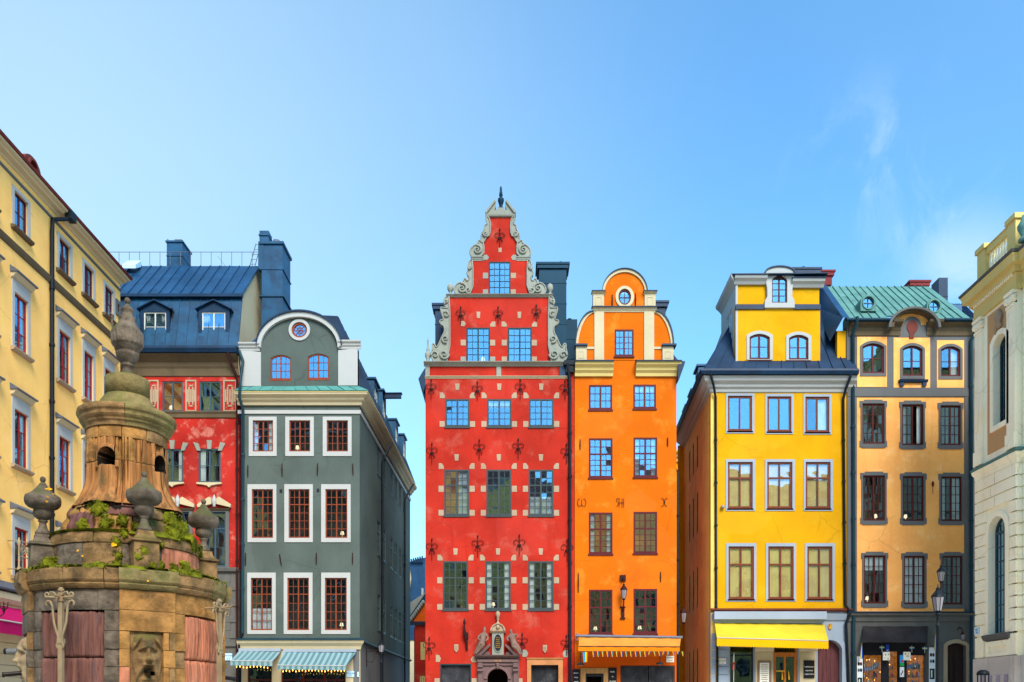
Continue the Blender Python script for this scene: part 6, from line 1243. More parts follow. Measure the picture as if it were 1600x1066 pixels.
for x, y, c1, lb in ((1376.5, 1012, 'f_sky', 'blue and yellow star flag left of the shop door'), (1443, 1013.5, 'f_sky', 'blue and yellow star flag at the right end of the shop'), (1423, 1012.5, 'f_sky', 'blue and yellow star flag beside the right tote bag')):
    t = thing('small_flag', lb, 'flag', F.p(*F.uv(x, y), .1)); u, v = F.uv(x, y); b = MB(); b.tube([F.p(u, v+.1, .1), F.p(u, v-.22, .12)], .01, 4); b.build('stick', 'chalk', t); b = MB(); b.box(F, (u-.11, v-.05, u+.11, v+.05), .1, .12, 0); b.box(F, (u-.03, v-.05, u, v+.05), .12, .125, 1); b.box(F, (u-.11, v-.01, u+.11, v+.015), .12, .126, 1); b.build('cloth', ['f_sky', 'f_yellow'], t)
t = thing('hanging_towel', 'printed blue and green souvenir towel between the shop door and tote bag', 'towel', F.p(*F.uv(1408, 1040), .1)); r = F.rect(1405, 1024, 1411.5, 1041); b = MB(); b.box(F, (r[0], r[1]+.15, r[2], r[3]), .05, .08, 0); b.box(F, (r[0], r[1], r[2], r[1]+.15), .05, .08, 1); b.box(F, (r[0]+.05, r[1]+.18, r[2]-.05, r[1]+.28), .08, .085, 2); b.build('cloth', ['f_sky', 'f_green', 'f_red'], t)
t = thing('hanging_towel', 'white souvenir towel with dark figure prints below the blue one', 'towel', F.p(*F.uv(1408, 1058), .1)); r = F.rect(1405, 1042.5, 1411.5, 1058); b = MB(); b.box(F, r, .05, .08, 0); [b.box(F, (r[0]+.04+k*.06, r[1]+.08+k*.1, r[0]+.08+k*.06, r[1]+.2+k*.1), .08, .085, 1) for k in range(2)]; b.build('cloth', ['f_white', 'ink_dark'], t)
b = MB(); r = F.rect(1383.5, 1007, 1388, 1018.5); b.box(F, r, .05, .08, 0); b.box(F, (r[0]+.03, r[1]+.05, r[2]-.03, r[1]+.09), .08, .085, 1); o = b.build('blue_banner', ['f_blue', 'f_white']); tag(o, 'small blue cloth banner hanging above the left tote bag', 'banner')
def banner(x0, y0, x1, y1, lb):
    t = thing('print_banner', lb, 'banner', F.p(*F.uv((x0+x1)/2, y1), .1)); r = F.rect(x0, y0, x1, 1110); box_part('board', 'f_white', t, F, r, .05, .08)
    w_ = r[2]-r[0]
    for k in range(2):
        for j in range(2): u = r[0]+w_*(.3+.4*j); v = r[3]-.35-.3*k; b = MB(); b.plate(F, oval(u, v, .055, .09, 10), (), .08, .085); b.build('printed_figure', ['ink_dark', 'iron_red', 'zinc', 'roof_teal'][k*2+j], t)
    box_part('printed_picture', 'wf_green', t, F, (r[0]+w_*.1, r[3]-1.5, r[2]-w_*.1, r[3]-1.0), .08, .085); box_part('printed_figure', 'paper', t, F, (r[0]+w_*.3, r[3]-1.42, r[0]+w_*.5, r[3]-1.08), .085, .09)
    return t
banner(1338, 1026, 1347, 1110, 'tall white printed banner on the left side of the souvenir shop'); banner(1450.5, 1012, 1460, 1110, 'tall white printed banner on the right side of the souvenir shop')
def sweflag(x, y, lb):
    t = thing('swedish_flag', lb, 'flag', F.p(*F.uv(x, y), .2)); b = MB(); b.tube([F.p(*F.uv(x+5, y+10), .05), F.p(*F.uv(x, y-9), .35)], .012, 5); b.lathe(F.p(*F.uv(x, y-10), .35), [(.01, -.04), (.03, 0), (.01, .04)], 8); b.build('pole', 'gold', t)
    q = [F.uv(x-.8, y-8), F.uv(x+1.6, y-7), F.uv(x+2.2, y+13), F.uv(x-2.6, y+14)]; stripes_flag(t, F, q, ['f_blue', 'f_yellow', 'f_yellow', 'f_blue', 'f_blue'], 'cloth', .33)
sweflag(1341.5, 1017, 'furled blue and yellow flag at the left of the souvenir shop'); sweflag(1456, 1003, 'furled blue and yellow flag at the right of the souvenir shop')
wl2 = thing('wall_lantern', 'black lantern on the grey wall above the dark arched door', 'lantern', F.p(*F.uv(1498, 992), .2)); b = MB(); c = F.p(*F.uv(1498.8, 1002), .3); lantern(b, c, .52, .1, 1); b.tube([F.p(*F.uv(1496.5, 983), 0), F.p(*F.uv(1496, 981), .2), c+Vector((0, 0, .52))], .03, 6); b.build('lantern_body', ['iron', 'lamp_glass'], wl2)
# ================================================================ EXCHANGE HALL (right edge)
hh = thing('exchange_hall', 'cream classical stone hall with balustrade and arched windows at the right edge', 'building', (19.7, 30, 0))
HF = Frame((19.7, 35.8, 0), (0, -1))          # u runs towards the camera, front looks left
zh = lambda py, d: EYE+(HY-py)*d/FPX
LP = 2.85
zL = 11.35
awd = (1.0, zh(990, 34.2), 2.2, zh(807, 34.2)); up = (1.35, zh(660, 33.9), 2.25, zh(521, 33.9))
def round_top(r): return arch(r, (r[2]-r[0])/2-.001)
plate_part('ground_wall', 'hall', hh, HF, R4((0, 3.6, LP, zL)), [round_top(awd)], -.5, 0)
plate_part('upper_wall', 'hall', hh, HF, R4((0, zL, LP, 18.0)), [arch(up, .3)], -.5, 0)
# rusticated courses
z = 4.55; k = 0
while z < zL-.35:
    for (a, c) in ((-.02, awd[0]-.25), (awd[2]+.25, LP+.02)):
        if z > awd[3]+.12: 
            if a < 0: a, c = -.02, (LP/2-.02 if k % 2 else LP*.4)
            else: a, c = (LP/2+.02 if k % 2 else LP*.4+.03), LP+.02
        box_part('stone_course', 'hall', hh, HF, (a, z+.03, c, z+.45), -.01, .07)
    z += .47; k += 1
for (a, c) in ((-.02, .62), (awd[2]+.2, LP+.02)): box_part('stone_course', 'hall', hh, HF, (a, 3.66, c, 4.5), -.01, .07)
b = MB(); b.plate(HF, round_top((awd[0]-.22, awd[1], awd[2]+.22, awd[3]+.22)), [round_top(inset(awd, .005))], -.1, .10); b.build('arch_surround', 'hall', hh)
b = MB(); b.mould(HF, awd[0]-.3, awd[2]+.3, [(0, awd[1]-.28), (.14, awd[1]-.22), (.2, awd[1]-.1), (.2, awd[1]-.02), (0, awd[1])]); b.build('window_sill', 'greystone', hh)
plate_part('apron_panel', 'hall', hh, HF, R4((awd[0]-.2, 3.66, awd[2]+.2, awd[1]-.3)), [R4((awd[0], 3.8, awd[2], awd[1]-.5))], 0, .08)
def tallwin(r, rise, rows, m='wf_slate'):
    b = MB(); um = (r[0]+r[2])/2; rr = inset(r, .003)
    ri = inset(r, .07); ap = arch(ri, max(.1, rise-.06)); b.plate(HF, arch(rr, rise), [ap], -.3, -.2)
    b.box(HF, (um-.03, ri[1], um+.03, ri[3]-.02), -.28, -.21); b.box(HF, (ri[0], r[3]-rise-.06, ri[2], r[3]-rise+.04), -.28, -.205)
    for k in range(1, rows): v = r[1]+(r[3]-rise-r[1])*k/rows; b.box(HF, (r[0]+.05, v-.02, r[2]-.05, v+.02), -.27, -.215)
    for s in (-1, 1): b.box(HF, (um+s*(r[2]-r[0])*.24-.012, r[1]+.08, um+s*(r[2]-r[0])*.24+.012, r[3]-rise*.45), -.27, -.22)
    b.box(HF, (r[0]-.2, r[1]-.2, r[2]+.2, r[3]+.2), -1.0, -.95, 1); o = b.build('window', [m, 'interior'], hh)
    bb = MB(); bb.plate(HF, arch(inset(r, .06), max(.1, rise-.05)), (), -.255, -.249, back=True); bb.build('pane', 'glass', o)
tallwin(awd, .59, 7); tallwin(up, .3, 8, 'wf_green')
surround(hh, HF, (up[0]-.22, up[1]-.2, up[2]+.2, up[3]+.2), up, 'hall', .1, .36, .3)
plate_part('window_panel', 'hall_peach', hh, HF, R4((up[0]-.5, up[1]-1.0, up[2]+.42, up[3]+1.15)), [arch((up[0]-.21, up[1]-.2, up[2]+.19, up[3]+.19), .36)], 0, .03)
b = MB(); u = (up[0]+up[2])/2; b.lathe(HF.p(u, up[3]+.25, .1), [(.08, 0), (.16, .1), (.1, .25), (.19, .4), (.12, .6), (.05, .75)], 10); b.tube([HF.p(u-.25, up[3]+.1, .12), HF.p(u-.1, up[3]+.35, .16), HF.p(u+.1, up[3]+.5, .16), HF.p(u+.22, up[3]+.8, .1)], [.03, .07, .06, .02], 6); b.build('carved_ornament', 'quoin', hh)
# pilasters with capitals
for u0, u1 in ((.0, .55), (2.3, LP)):
    box_part('pilaster', 'hall', hh, HF, (u0, 12.35, u1, 17.3), -.01, .10); box_part('pilaster_base', 'hall', hh, HF, (u0-.03, 11.75, u1+.03, 12.35), -.01, .15)
    b = MB(); b.box(HF, (u0-.03, 17.78, u1+.03, 17.9), 0, .2); b.box(HF, (u0, 17.3, u1, 17.4), 0, .14)
    for s in (u0+.06, u1-.06):
        P = [HF.p(s+.12*(1-i/16)*math.cos(i*.8), 17.6+.12*(1-i/16)*math.sin(i*.8), .15) for i in range(14)]; b.tube(P, .045, 6)
        b.lathe(HF.p(s, 17.45, .06), [(.02, 0), (.1, .06), (.06, .2), (.12, .28)], 8)
    for k in range(4): b.lathe(HF.p(u0+.08+k*.13, 17.4, .10), [(.02, 0), (.06, .1), (.09, .3), (.03, .36)], 6)
    b.build('capital', 'hall', hh)
# ledge, entablature, cornice, balustrade; the recess steps back nearer the camera
RF = Frame((19.93, 35.8-LP, 0), (0, -1)); LR = 3.4
CF = Frame((19.7, 35.8-LP-.005, 0), (1, 0))        # return face looking at the camera
def runs(prof, m, name):
    b = MB(); b.mould(HF, 0, LP, prof, 0, 1, 1); b.mould(CF, 0, .23, prof, 0, 1, 0); b.mould(RF, 0, LR, prof); b.mould(Frame((19.7, 35.8, 0), (-1, 0)), -4, 0, prof, 0, 0, 1); return b.build(name, m, hh)
runs([(0, zL-.25), (.05, zL-.2), (.07, zL-.02), (.14, zL+.08), (.16, zL+.2), (0, zL+.22)], 'hall', 'ledge'); runs([(0, zL+.22), (.18, zL+.223), (.2, zL+.28), (0, zL+.42)], 'copper', 'ledge_flashing')
runs([(0, 17.9), (.10, 17.9), (.12, 18.1), (.09, 18.12), (.09, 18.45), (.15, 18.5), (0, 18.6)], 'cream_yellow', 'architrave')
runs([(0, 18.5), (.2, 18.55), (.22, 18.62), (.24, 18.74), (.40, 18.78), (.42, 18.95), (.47, 19.1), (0, 19.12)], 'cream_yellow', 'cornice'); runs([(0, 19.12), (.5, 19.123), (.52, 19.22), (.0, 19.4)], 'greystone', 'cornice_gutter')
for k in range(20):
    u = .05+k*.14; box_part('dentil', 'hall', hh, HF, (u, 18.46, u+.08, 18.6), .09, .19)
plate_part('return_wall', 'hall', hh, CF, R4((0, 3.6, .23, 18.6)), (), -.3, .0)
for k in range(15): box_part('stone_course', 'hall', hh, CF, (0.0, 4.58+k*.47, .225, 4.98+k*.47), 0, .06)
plate_part('recess_wall', 'hall', hh, RF, R4((.0, 3.6, LR, 18.6)), (), -.4, 0)
for k in range(32):
    z = 4.58+k*.47
    if z < 18: box_part('stone_course', 'hall', hh, RF, (.08, z, LR, z+.42), -.01, .06)
box_part('plinth', 'hall_base', hh, HF, (-.05, 0, LP+.05, 3.62), -.3, .14); box_part('plinth', 'hall_base', hh, RF, (0, 0, LR, 3.6), -.3, .14)
for k in range(9): box_part('plinth_stone', 'hall_purple' if k % 2 else 'hall_base', hh, HF, (.3+k*.28, .3, .55+k*.28, 2.9), .13, .16)
# balustrade
for (u0, u1) in ((.35, .9), (2.5, 3.05)):
    b = MB(); b.box(HF, (u0, 19.3, u1, 20.55), -.3, .18); b.box(HF, (u0-.07, 20.55, u1+.07, 20.75), -.37, .25); b.box(HF, (u0-.04, 19.25, u1+.04, 19.5), -.33, .21); b.build('pedestal', 'cream_yellow', hh)
b = MB(); b.box(HF, (.9, 20.3, 2.5, 20.55), -.2, .12); b.box(HF, (.9, 19.3, 2.5, 19.5), -.2, .12); b.box(HF, (.88, 20.55, 2.52, 20.58), -.24, .16); b.build('balustrade_rail', 'cream_yellow', hh)
bal = [(.08, 0), (.08, .06), (.04, .1), (.1, .28), (.1, .36), (.045, .58), (.06, .66), (.04, .7), (.085, .75), (.085, .8)]
for k in range(8): b = MB(); b.lathe(HF.p(1.0+k*.2, 19.5, -.03), [(r*.75, z) for r, z in bal], 10); b.build('baluster', 'hall', hh)
b = MB(); b.box(RF, (.2, 19.3, LR, 19.5), -.3, .12); b.box(RF, (.2, 20.35, LR, 20.6), -.3, .12); b.build('balustrade_rail', 'cream_yellow', hh)
for k in range(10): b = MB(); b.lathe(RF.p(.4+k*.3, 19.5, -.05), bal, 8); b.build('baluster', 'hall', hh)
b = MB(); b.lathe(HF.p(3.6, 19.35, .2), [(.18, 0), (.18, .1), (.08, .2), (.2, .45), (.22, .6), (.1, .8), (.05, 1.0)], 12); b.build('urn', 'copper', hh)
b = MB(); b.wbox(20.2, 29.6, 0, 34, 35.5, 19.2); b.build('hall_body', 'hall', hh)
ss = thing('street_sign', 'pale blue street sign on the cream rusticated corner of the hall', 'sign', HF.p(.35, 5.0, .1)); r = HF.rect(1526.5, 980, 1533.5, 992.5); box_part('plate', 'plate_blue', ss, HF, r, .07, .10); plate_part('rim', 'paper', ss, HF, R4(r), [R4(inset(r, .02))], .09, .11)
text_mesh(HF, 'KV', (r[0]+r[2])/2-.02, r[3]-.14, .12, .102, 'ink_blue', ss); text_mesh(HF, 'Källar', (r[0]+r[2])/2, r[3]-.22, .055, .102, 'ink_blue', ss); text_mesh(HF, '1-3', (r[0]+r[2])/2, r[1]+.05, .08, .102, 'f_blue', ss)
# ================================================================ things beyond the gaps
rc = MB(); fb = thing('far_house', 'dark roofed sliver of a house seen between peach house and hall', 'house', (25.5, 47, 0))
G = Frame((0, 47, 0), (1, 0)); box_part('wall', 'greystone', fb, G, (G.uv(1512, 0)[0], 0, G.uv(1545, 0)[0], G.uv(0, 520)[1]), -6, 0)
box_part('wall_panel', 'roof_red', fb, G, G.rect(1522, 545, 1527, 590), 0, .05); b = MBF(); a = G.rect(1497, 470, 1545, 520)
roof_panels(fb, (a[0], 46.8, a[1]), (a[2], 46.8, a[1]), (a[2], 49.5, a[3]+1.0), (a[0]+.6, 49.5, a[3]+1.0), 10, 0, 'roof_dark', 3, .05)
for i, (y0, y1) in enumerate(((560, 590), (640, 690), (740, 790))): window(fb, G, G.rect(1519, y0, 1530, y1), 'wf_grey', 1, 3, 0, gm='glass_mid')
# alley left: red gabled house and dark-roofed building beyond
f1_ = thing('alley_red_house', 'bright red gabled house with yellow window frames at the end of the alley', 'house', (X(652, 62), 62, 0))
G = Frame((0, 62, 0), (1, 0)); gz = lambda y: G.uv(0, y)[1]; gx = lambda x: G.uv(x, 0)[0]
ywn = [G.rect(657, 1003, 664, 1031), G.rect(656, 1056, 664, 1085)]
plate_part('front_wall', 'red', f1_, G, R4((gx(648), 0, gx(690), gz(975))), [R4(w) for w in ywn], -.3, 0)
plate_part('gable_wall', 'orange_red', f1_, G, G.pts([(641, 972), (690, 972), (690, 900)]), (), -.3, .05)
for w in ywn: window(f1_, G, w, 'cream_yellow', 1, 2, 0, fw=.1)
b = MB(); b.mould(G, gx(640), gx(690), [(0, gz(977)), (.2, gz(975)), (.4, gz(972)), (0, gz(971))]); b.build('cornice', 'zinc', f1_)
GS = Frame((gx(648), 62, 0), (0, -1)); b = MB(); b.box(G, (gx(640), 0, gx(648), gz(975)), -3, -2.8); b.build('side_wall', 'red_mottled', f1_)
for i in range(9):
    x = 640.5+i*2.6; y = 970-i*3.7; b = MB(); c = G.p(gx(x), gz(y), .15); b.lathe(c, [(.12, -.2), (.14, 0), (.06, .1)], 6); b.build('ridge_tile', 'sandgrey', f1_)
b = MB(); P = G.pts([(640, 972), (640, 964), (664, 928), (690, 890), (690, 903), (664, 941)]); b.plate(G, P, (), -8, .1); b.build('verge', 'roof_dark', f1_)
b = MB(); P = G.pts([(640, 962), (640, 940), (664, 924), (664, 935)]); b.plate(G, P, (), -9, -.5); b.build('roof', 'sandgrey', f1_)
chimney('thin white flue above the red house at the end of the alley', 658.5, 919, 661.5, 930, .3, 63, 'white', cap=False)
f2_ = thing('alley_blue_house', 'dark blue roofed building rising beyond the alley', 'house', (X(652, 75), 75, 0))
G = Frame((0, 75, 0), (1, 0)); b = MBF(); P = G.pts([(636, 960), (636, 880), (650, 874), (690, 866), (690, 1000), (636, 1000)]); b.plate(G, P, (), -8, 0); b.build('roof', 'roof_blue', f2_)
box_part('wall', 'cream', f2_, G, (G.uv(630, 0)[0], 0, G.uv(690, 0)[0], G.uv(0, 1000)[1]), -8, -.1); b = MB(); b.plate(G, G.pts([(636, 945), (636, 884), (640, 884), (643, 905), (640, 925), (640, 945)]), (), 0, .4); b.build('white_volute', 'cream', f2_)
for i in range(6): x = 642+i*3.4; box_part('roof_crest', 'roof_dark', f2_, G, G.rect(x, 874-i*.9, x+2, 880), 0, .3)
dm = G.rect(655, 897, 662, 907); window(f2_, G, dm, 'roof_dark', 1, 1, 0)
# far alley beyond the yellow house: a yellow side building
f3_ = thing('alley_yellow_house', 'sunlit yellow house at the far end of the right alley', 'house', (X(1058, 60), 60, 0)); G = Frame((0, 60, 0), (1, 0))
ay = [G.rect(1061, 740+k*90, 1067, 780+k*90) for k in range(3)]
plate_part('front_wall', 'yellow', f3_, G, R4((G.uv(1040, 0)[0], 0, G.uv(1085, 0)[0], G.uv(0, 715)[1])), [R4(q) for q in ay], -.3, 0); b = MB(); b.mould(G, G.uv(1040, 0)[0], G.uv(1085, 0)[0], COR(G.uv(0, 722)[1], G.uv(0, 706)[1], .6)); b.build('cornice', 'cream_yellow', f3_)
for q in ay: window(f3_, G, q, 'wf_grey', 1, 3, 0)
# ================================================================ LEFT YELLOW BUILDING
lb = thing('pale_yellow_building', 'long pale yellow building with slate blue window hoods along the left edge', 'building', (-17.9, 30, 0))
LF = Frame((-17.9, 24.0, 0), (0, 1)); LL = 14.6      # u = depth - 24
rows_ = [(18.85, 20.2, 0), (14.5, 16.55, 1), (10.3, 12.35, 2), (6.3, 8.1, 3)]
cols_ = [(2.65, 3.5), (4.3, 5.15), (6.35, 7.2), (9.35, 10.2), (11.3, 12.1), (13.1, 13.88)]
lw_ = [(c0, z0, c1, z1, k) for (z0, z1, k) in rows_ for (c0, c1) in cols_]
plate_part('front_wall', 'pale_yellow', lb, LF, R4((0, 5.7, LL, 21.0)), [R4(w[:4]) for w in lw_], -.28, 0)
for (c0, z0, c1, z1, k) in lw_:
    r = (c0, z0, c1, z1)
    surround(lb, LF, (c0-.14, z0-.05, c1+.14, z1+(.12 if k == 0 else .42)), r, 'white', .04, name='window_surround')
    window(lb, LF, r, 'wf_maroon' if k == 0 else 'wf_red', 1 if k else 1, 3 if k else 2, 0, fw=.06, mull=.06, gm='glass_hi' if k == 0 else 'glass', cur='s' if k in (1, 2) and random.random() < .7 else '', tilt=.8, w=-.05)
    b = MB(); b.mould(LF, c0-.2, c1+.2, [(0, z0-.13), (.12, z0-.1), (.17, z0-.04), (.17, z0), (0, z0+.02)]); b.build('window_sill', 'greybrown' if k == 0 else 'quoin', lb)
    if k:
        b = MB(); b.mould(LF, c0-.2, c1+.2, [(0, z1+.42), (.1, z1+.46), (.22, z1+.6), (0, z1+.62)]); b.build('hood_cornice', 'cream', lb)
        b = MB(); b.mould(LF, c0-.24, c1+.24, [(0, z1+.6), (.28, z1+.603), (.28, z1+.66), (0, z1+.84)]); b.build('window_hood', 'zinc', lb)
b = MB(); b.mould(LF, 0, LL, [(0, 18.0), (.05, 18.02), (.09, 18.12), (.12, 18.24), (0, 18.27)]); b.build('string_course', 'greybrown', lb); b = MB(); b.mould(LF, 0, LL, [(0, 20.56), (.04, 20.58), (.05, 20.66), (0, 20.68)]); b.build('upper_moulding', 'trimgrey', lb)
b = MB(); b.mould(LF, 0, LL+.05, [(0, 20.9), (.05, 20.91), (.09, 20.98), (.26, 21.0), (.3, 21.05), (.42, 21.08), (.44, 21.14), (0, 21.15)]); b.build('cornice', 'cream', lb)
b = MB(); b.mould(LF, 0, LL+.12, [(0, 21.15), (.5, 21.153), (.53, 21.23), (.3, 21.3), (0, 21.4)]); b.build('gutter', 'roof_red', lb)
roof_panels(lb, LF.p(0, 21.27, .4), LF.p(LL+.12, 21.27, .4), LF.p(LL+.12, 23.0, -4.5), LF.p(0, 23.0, -4.5), 20, 0, 'roof_red', 1, .05)
b = MB(); G = Frame(LF.p(7.3, 0, -.1), (0, 1)); b.plate(G, [(-.1, 21.2), (1.0, 21.2), (1.0, 21.85)]+[(.45+.55*math.cos(PI*i/10), 21.85+.42*math.sin(PI*i/10)) for i in range(1, 10)]+[(-.1, 21.85)], [oval(.45, 21.8, .28, .32)], -2, 0); b.plate(G, oval(.45, 21.8, .36, .40), [oval(.45, 21.8, .27, .31)], -.1, .06); b.build('round_dormer', 'roof_red', lb)
pipe(lb, [LF.p(9.5, 21.1, .45), LF.p(9.4, 20.9, .45), LF.p(8.75, 20.5, .1), LF.p(8.7, 20.0, .1), LF.p(8.7, .3, .1)], 'metal_black', .08)
b = MB(); b.box(LF, (9.25, 20.85, 9.65, 21.2), .3, .56); b.build('rain_hopper', 'metal_black', lb)
b = MB(); b.box(LF, (0, 0, LL, 5.2), -.3, -.03)
b.mould(LF, 0, LL, [(-.03, 5.2), (.1, 5.25), (.2, 5.4), (.2, 5.62), (-.03, 5.7)]); b.build('ground_floor_wall', 'cream', lb); b = MB(); b.mould(LF, 0, LL, [(-.03, 5.7), (.28, 5.703), (.3, 5.76), (0, 6.05)]); b.build('ledge_flashing', 'zinc', lb)
for k in range(10):
    for j in range(6): box_part('rusticated_block', 'cream', lb, LF, (5.05+j*.0, .3+k*.4, 7.1, .3+k*.4+.37), -.03, .02) if j == 0 else None
b = MB(); b.box(LF, (7.4, 0, 8.4, 3.6), -.05, .02); b.build('door', 'door_wine', lb)
b = MB(); b.box(LF, (0, 0, .3, 21), -8, -.3); b.box(LF, (LL-.3, 0, LL, 20.9), -8, -.3); b.box(LF, (.3, 0, LL-.3, 20.9), -8, -7.7); b.build('back_wall', 'pale_yellow', lb)
# little white window boxes near the roof end
for u0 in (14.12,): 
    b = MB(); b.plate(LF, R4((u0, 19.35, u0+.45, 20.05)), [R4((u0+.13, 19.52, u0+.32, 19.88))], 0, .06); b.box(LF, (u0+.1, 19.5, u0+.35, 19.9), .0, .015, 1); b.build('small_vent_window', ['trimgrey', 'ink_dark'], lb)
# balcony grille
b = MB()
for z in (6.55, 6.95, 7.5): b.tube([LF.p(5.9, z, .45), LF.p(7.5, z, .45)], .025, 6)
for s in (5.9, 7.5): b.tube([LF.p(s, 7.5, .05), LF.p(s, 7.5, .45), LF.p(s, 6.5, .45), LF.p(s, 6.5, .05)], .03, 6); b.lathe(LF.p(s, 6.4, .45), [(.02, -.1), (.07, 0), (.07, .1), (.03, .2), (.03, .9), (.07, 1.0), (.02, 1.2)], 8)
for k in range(4):
    c = 6.15+k*.37
    for rr in (.17, .09): b.tube([LF.p(c+rr*math.cos(a), 7.22+rr*math.sin(a), .45) for a in [PI*i/6 for i in range(13)]], .018, 4)
    b.tube([LF.p(c, 6.55, .45), LF.p(c, 7.05, .45)], .015, 4)
b.build('balcony_railing', 'paint_cream', lb)
ma = thing('awning', 'magenta awning with a white stripe on the pale yellow building', 'awning', LF.p(5, 5, .5)); b = MB()
cloth(b, [LF.p(2.0, 4.45, 1.2), LF.p(7.3, 4.45, 1.2), LF.p(7.3, 5.15, .05), LF.p(2.0, 5.15, .05)]); b.build('canvas', 'awn_magenta', ma); b = MB(); cloth(b, [LF.p(2.0, 4.02, 1.2), LF.p(7.3, 4.02, 1.2), LF.p(7.3, 4.42, 1.2), LF.p(2.0, 4.42, 1.2)], sag=0); b.build('valance', 'awn_magenta', ma); b = MB(); b.tube([LF.p(2.0, 4.45, 1.22), LF.p(7.3, 4.45, 1.22)], .025, 6); b.build('front_bar', 'white', ma)
wl3 = thing('candle_bracket', 'black wrought iron lamp bracket before the magenta awning', 'lantern', (X(6, 26), 26, 4.4)); c = Vector((X(6, 26), 26, Z(953, 26))); b = MB()
for a in range(6): d = Vector((math.cos(a*1.05), math.sin(a*1.05), 0))*.13; b.tube([c, c+d*.8+Vector((0, 0, .05)), c+d+Vector((0, 0, .24))], .014, 5)
b.lathe(c, [(.02, -.1), (.05, 0), (.03, .1)], 8); b.tube([c, c+Vector((0, 0, -.12)), c+Vector((-.12, 0, -.2)), c+Vector((-.6, 0, -.2))], .02, 5); b.build('bracket', 'iron', wl3)
sp = thing('floodlight', 'small cylindrical floodlight under the magenta awning', 'lamp', LF.p(6.5, 3.3, .6)); b = MB(); c = Vector((X(10, 27), 27, Z(1018, 27))); b.tube([c, c+Vector((.28, .1, .02))], .09, 10); b.build('housing', 'trimgrey', sp); b = MB(); b.tube([c+Vector((-.05, 0, 0)), c], .1, 10); b.build('lens_ring', 'metal_black', sp)
# ================================================================ awnings and fittings of the grey-green house
F = FR
awning('short teal and white striped awning left, under the grey-green house', F, (375, 440, 360, 425.5), (1017, 1018), (1032.5, 1033.5), (1040, 1041), 1.5, 'awn_teal', 'awn_teal', 'striped awnings of the corner cafe', cass='ltblue')
awning('long teal and white striped awning right, under the grey-green house', F, (444, 557.5, 433.5, 540), (1018, 1019), (1039.5, 1040.5), (1046, 1047.5), 1.6, 'awn_teal', 'awn_teal', 'striped awnings of the corner cafe', cass='ltblue')
for (x0, x1, y, dp, lb_) in ((366, 420, 1042, 1.5, 'string of warm bulbs under the short striped awning'), (439, 540, 1048, 1.6, 'string of warm bulbs under the long striped awning')):
    f = F.off(dp); t = thing('string_lights', lb_, 'string lights', f.p(*f.uv((x0+x1)/2, y))); n = int((x1-x0)/5)
    b = MB(); b.tube([f.p(*f.uv(x0+(x1-x0)*i/n, y-1.2+.5*(i % 2)), -.08) for i in range(n+1)], .006, 4); b.build('cord', 'ink_dark', t)
    for i in range(n): b = MB(); c = f.p(*f.uv(x0+(x1-x0)*(i+.5)/n, y+random.uniform(-.6, 1.6)), -.08); b.lathe(c, [(.008, -.04), (.02, -.01), (.016, .03), (.006, .045)], 8); b.build('bulb', 'bulb', t)
def swall(lbx, x0, y0, x1, y1, txt, G=F, w=.0):
    t = thing('street_sign', lbx, 'sign', G.p(*G.uv((x0+x1)/2, y1))); r = G.rect(x0, y0, x1, y1); box_part('plate', 'plate_blue', t, G, r, w, w+.03); text_mesh(G, txt[0], (r[0]+r[2])/2, r[3]-.13, .09, w+.032, 'ink_blue', t); text_mesh(G, txt[1], (r[0]+r[2])/2, r[1]+.04, .12, w+.032, 'ink_blue', t)
swall('white street sign beside the right end of the long striped awning', 542, 1048.5, 553.5, 1058, ('Stortorget', '22'))
swall('small pale blue sign on the grey wall right of the fountain', 352, 1021, 363, 1032, ('Stortorget', '3 5'), Frame((0, 40.3, 0), (1, 0)))
swall('narrow pale sign on the alley side of the grey-green house', 558.5, 1050, 561, 1058, ('', ''), F, .02)
def bk(G, u, z, L): pass
hs_ = thing('hanging_bracket', 'black scrolled iron sign bracket on the alley wall', 'bracket', SG.p(2.2, 4.4, .1)); b = MB(); c = SG.p(1.6, 4.35, 0); b.tube([SG.p(1.6, 4.35, 0), SG.p(1.6, 4.35, .85)], .018, 5); b.tube([SG.p(1.6, 3.6, .03), SG.p(1.6, 4.5, .03)], .02, 5); b.tube([SG.p(1.6, 3.85, .05), SG.p(1.6, 3.8, .3), SG.p(1.6, 4.0, .42), SG.p(1.6, 4.2, .4), SG.p(1.6, 4.3, .65)], .014, 5); b.build('bracket_arm', 'iron', hs_)
# ================================================================ street lamps, bin
def street_lamp(lbx, px, Y, ybase, ytop, r_, group=None):
    x = X(px, Y); zb, zt_ = Z(ybase, Y), Z(ytop, Y); t = thing('street_lamp', lbx, 'street lamp', (x, Y, 0), group)
    b = MB(); b.lathe((x, Y, 0), [(.16, 0), (.16, .5), (.11, .6), (.09, .9), (.06, 1.0), (.055, zb-.5), (.09, zb-.45), (.05, zb-.4), (.045, zb-.1), (.1, zb-.05), (.1, zb)], 12); b.build('pole', 'metal_black', t)
    b = MB(); lantern(b, (x, Y, zb), zt_-zb, r_, 1); b.build('lantern', ['metal_black', 'lamp_glass'], t); return t
street_lamp('old street lamp in front of the peach house, the lower of two lanterns', 1465.5, 30, 958.5, 912, .21, 'old street lamps')
t = thing('wall_lantern', 'small lantern rising just above the street lamp before the peach house', 'lantern', (X(1470, 36), 36, 0)); b = MB(); c = (X(1470.5, 36), 36, Z(911, 36)); lantern(b, c, .86, .165, 1); b.tube([c, (c[0], c[1], c[2]-.25), (X(1464, 36), 36, c[2]-.55), (X(1467, 36), 36, 0)], .035, 6); b.build('lantern_body', ['metal_black', 'lamp_glass'], t)
street_lamp('old street lamp standing before the dark alley wall', 595.5, 41.2, 1021, 998, .17, 'old street lamps')
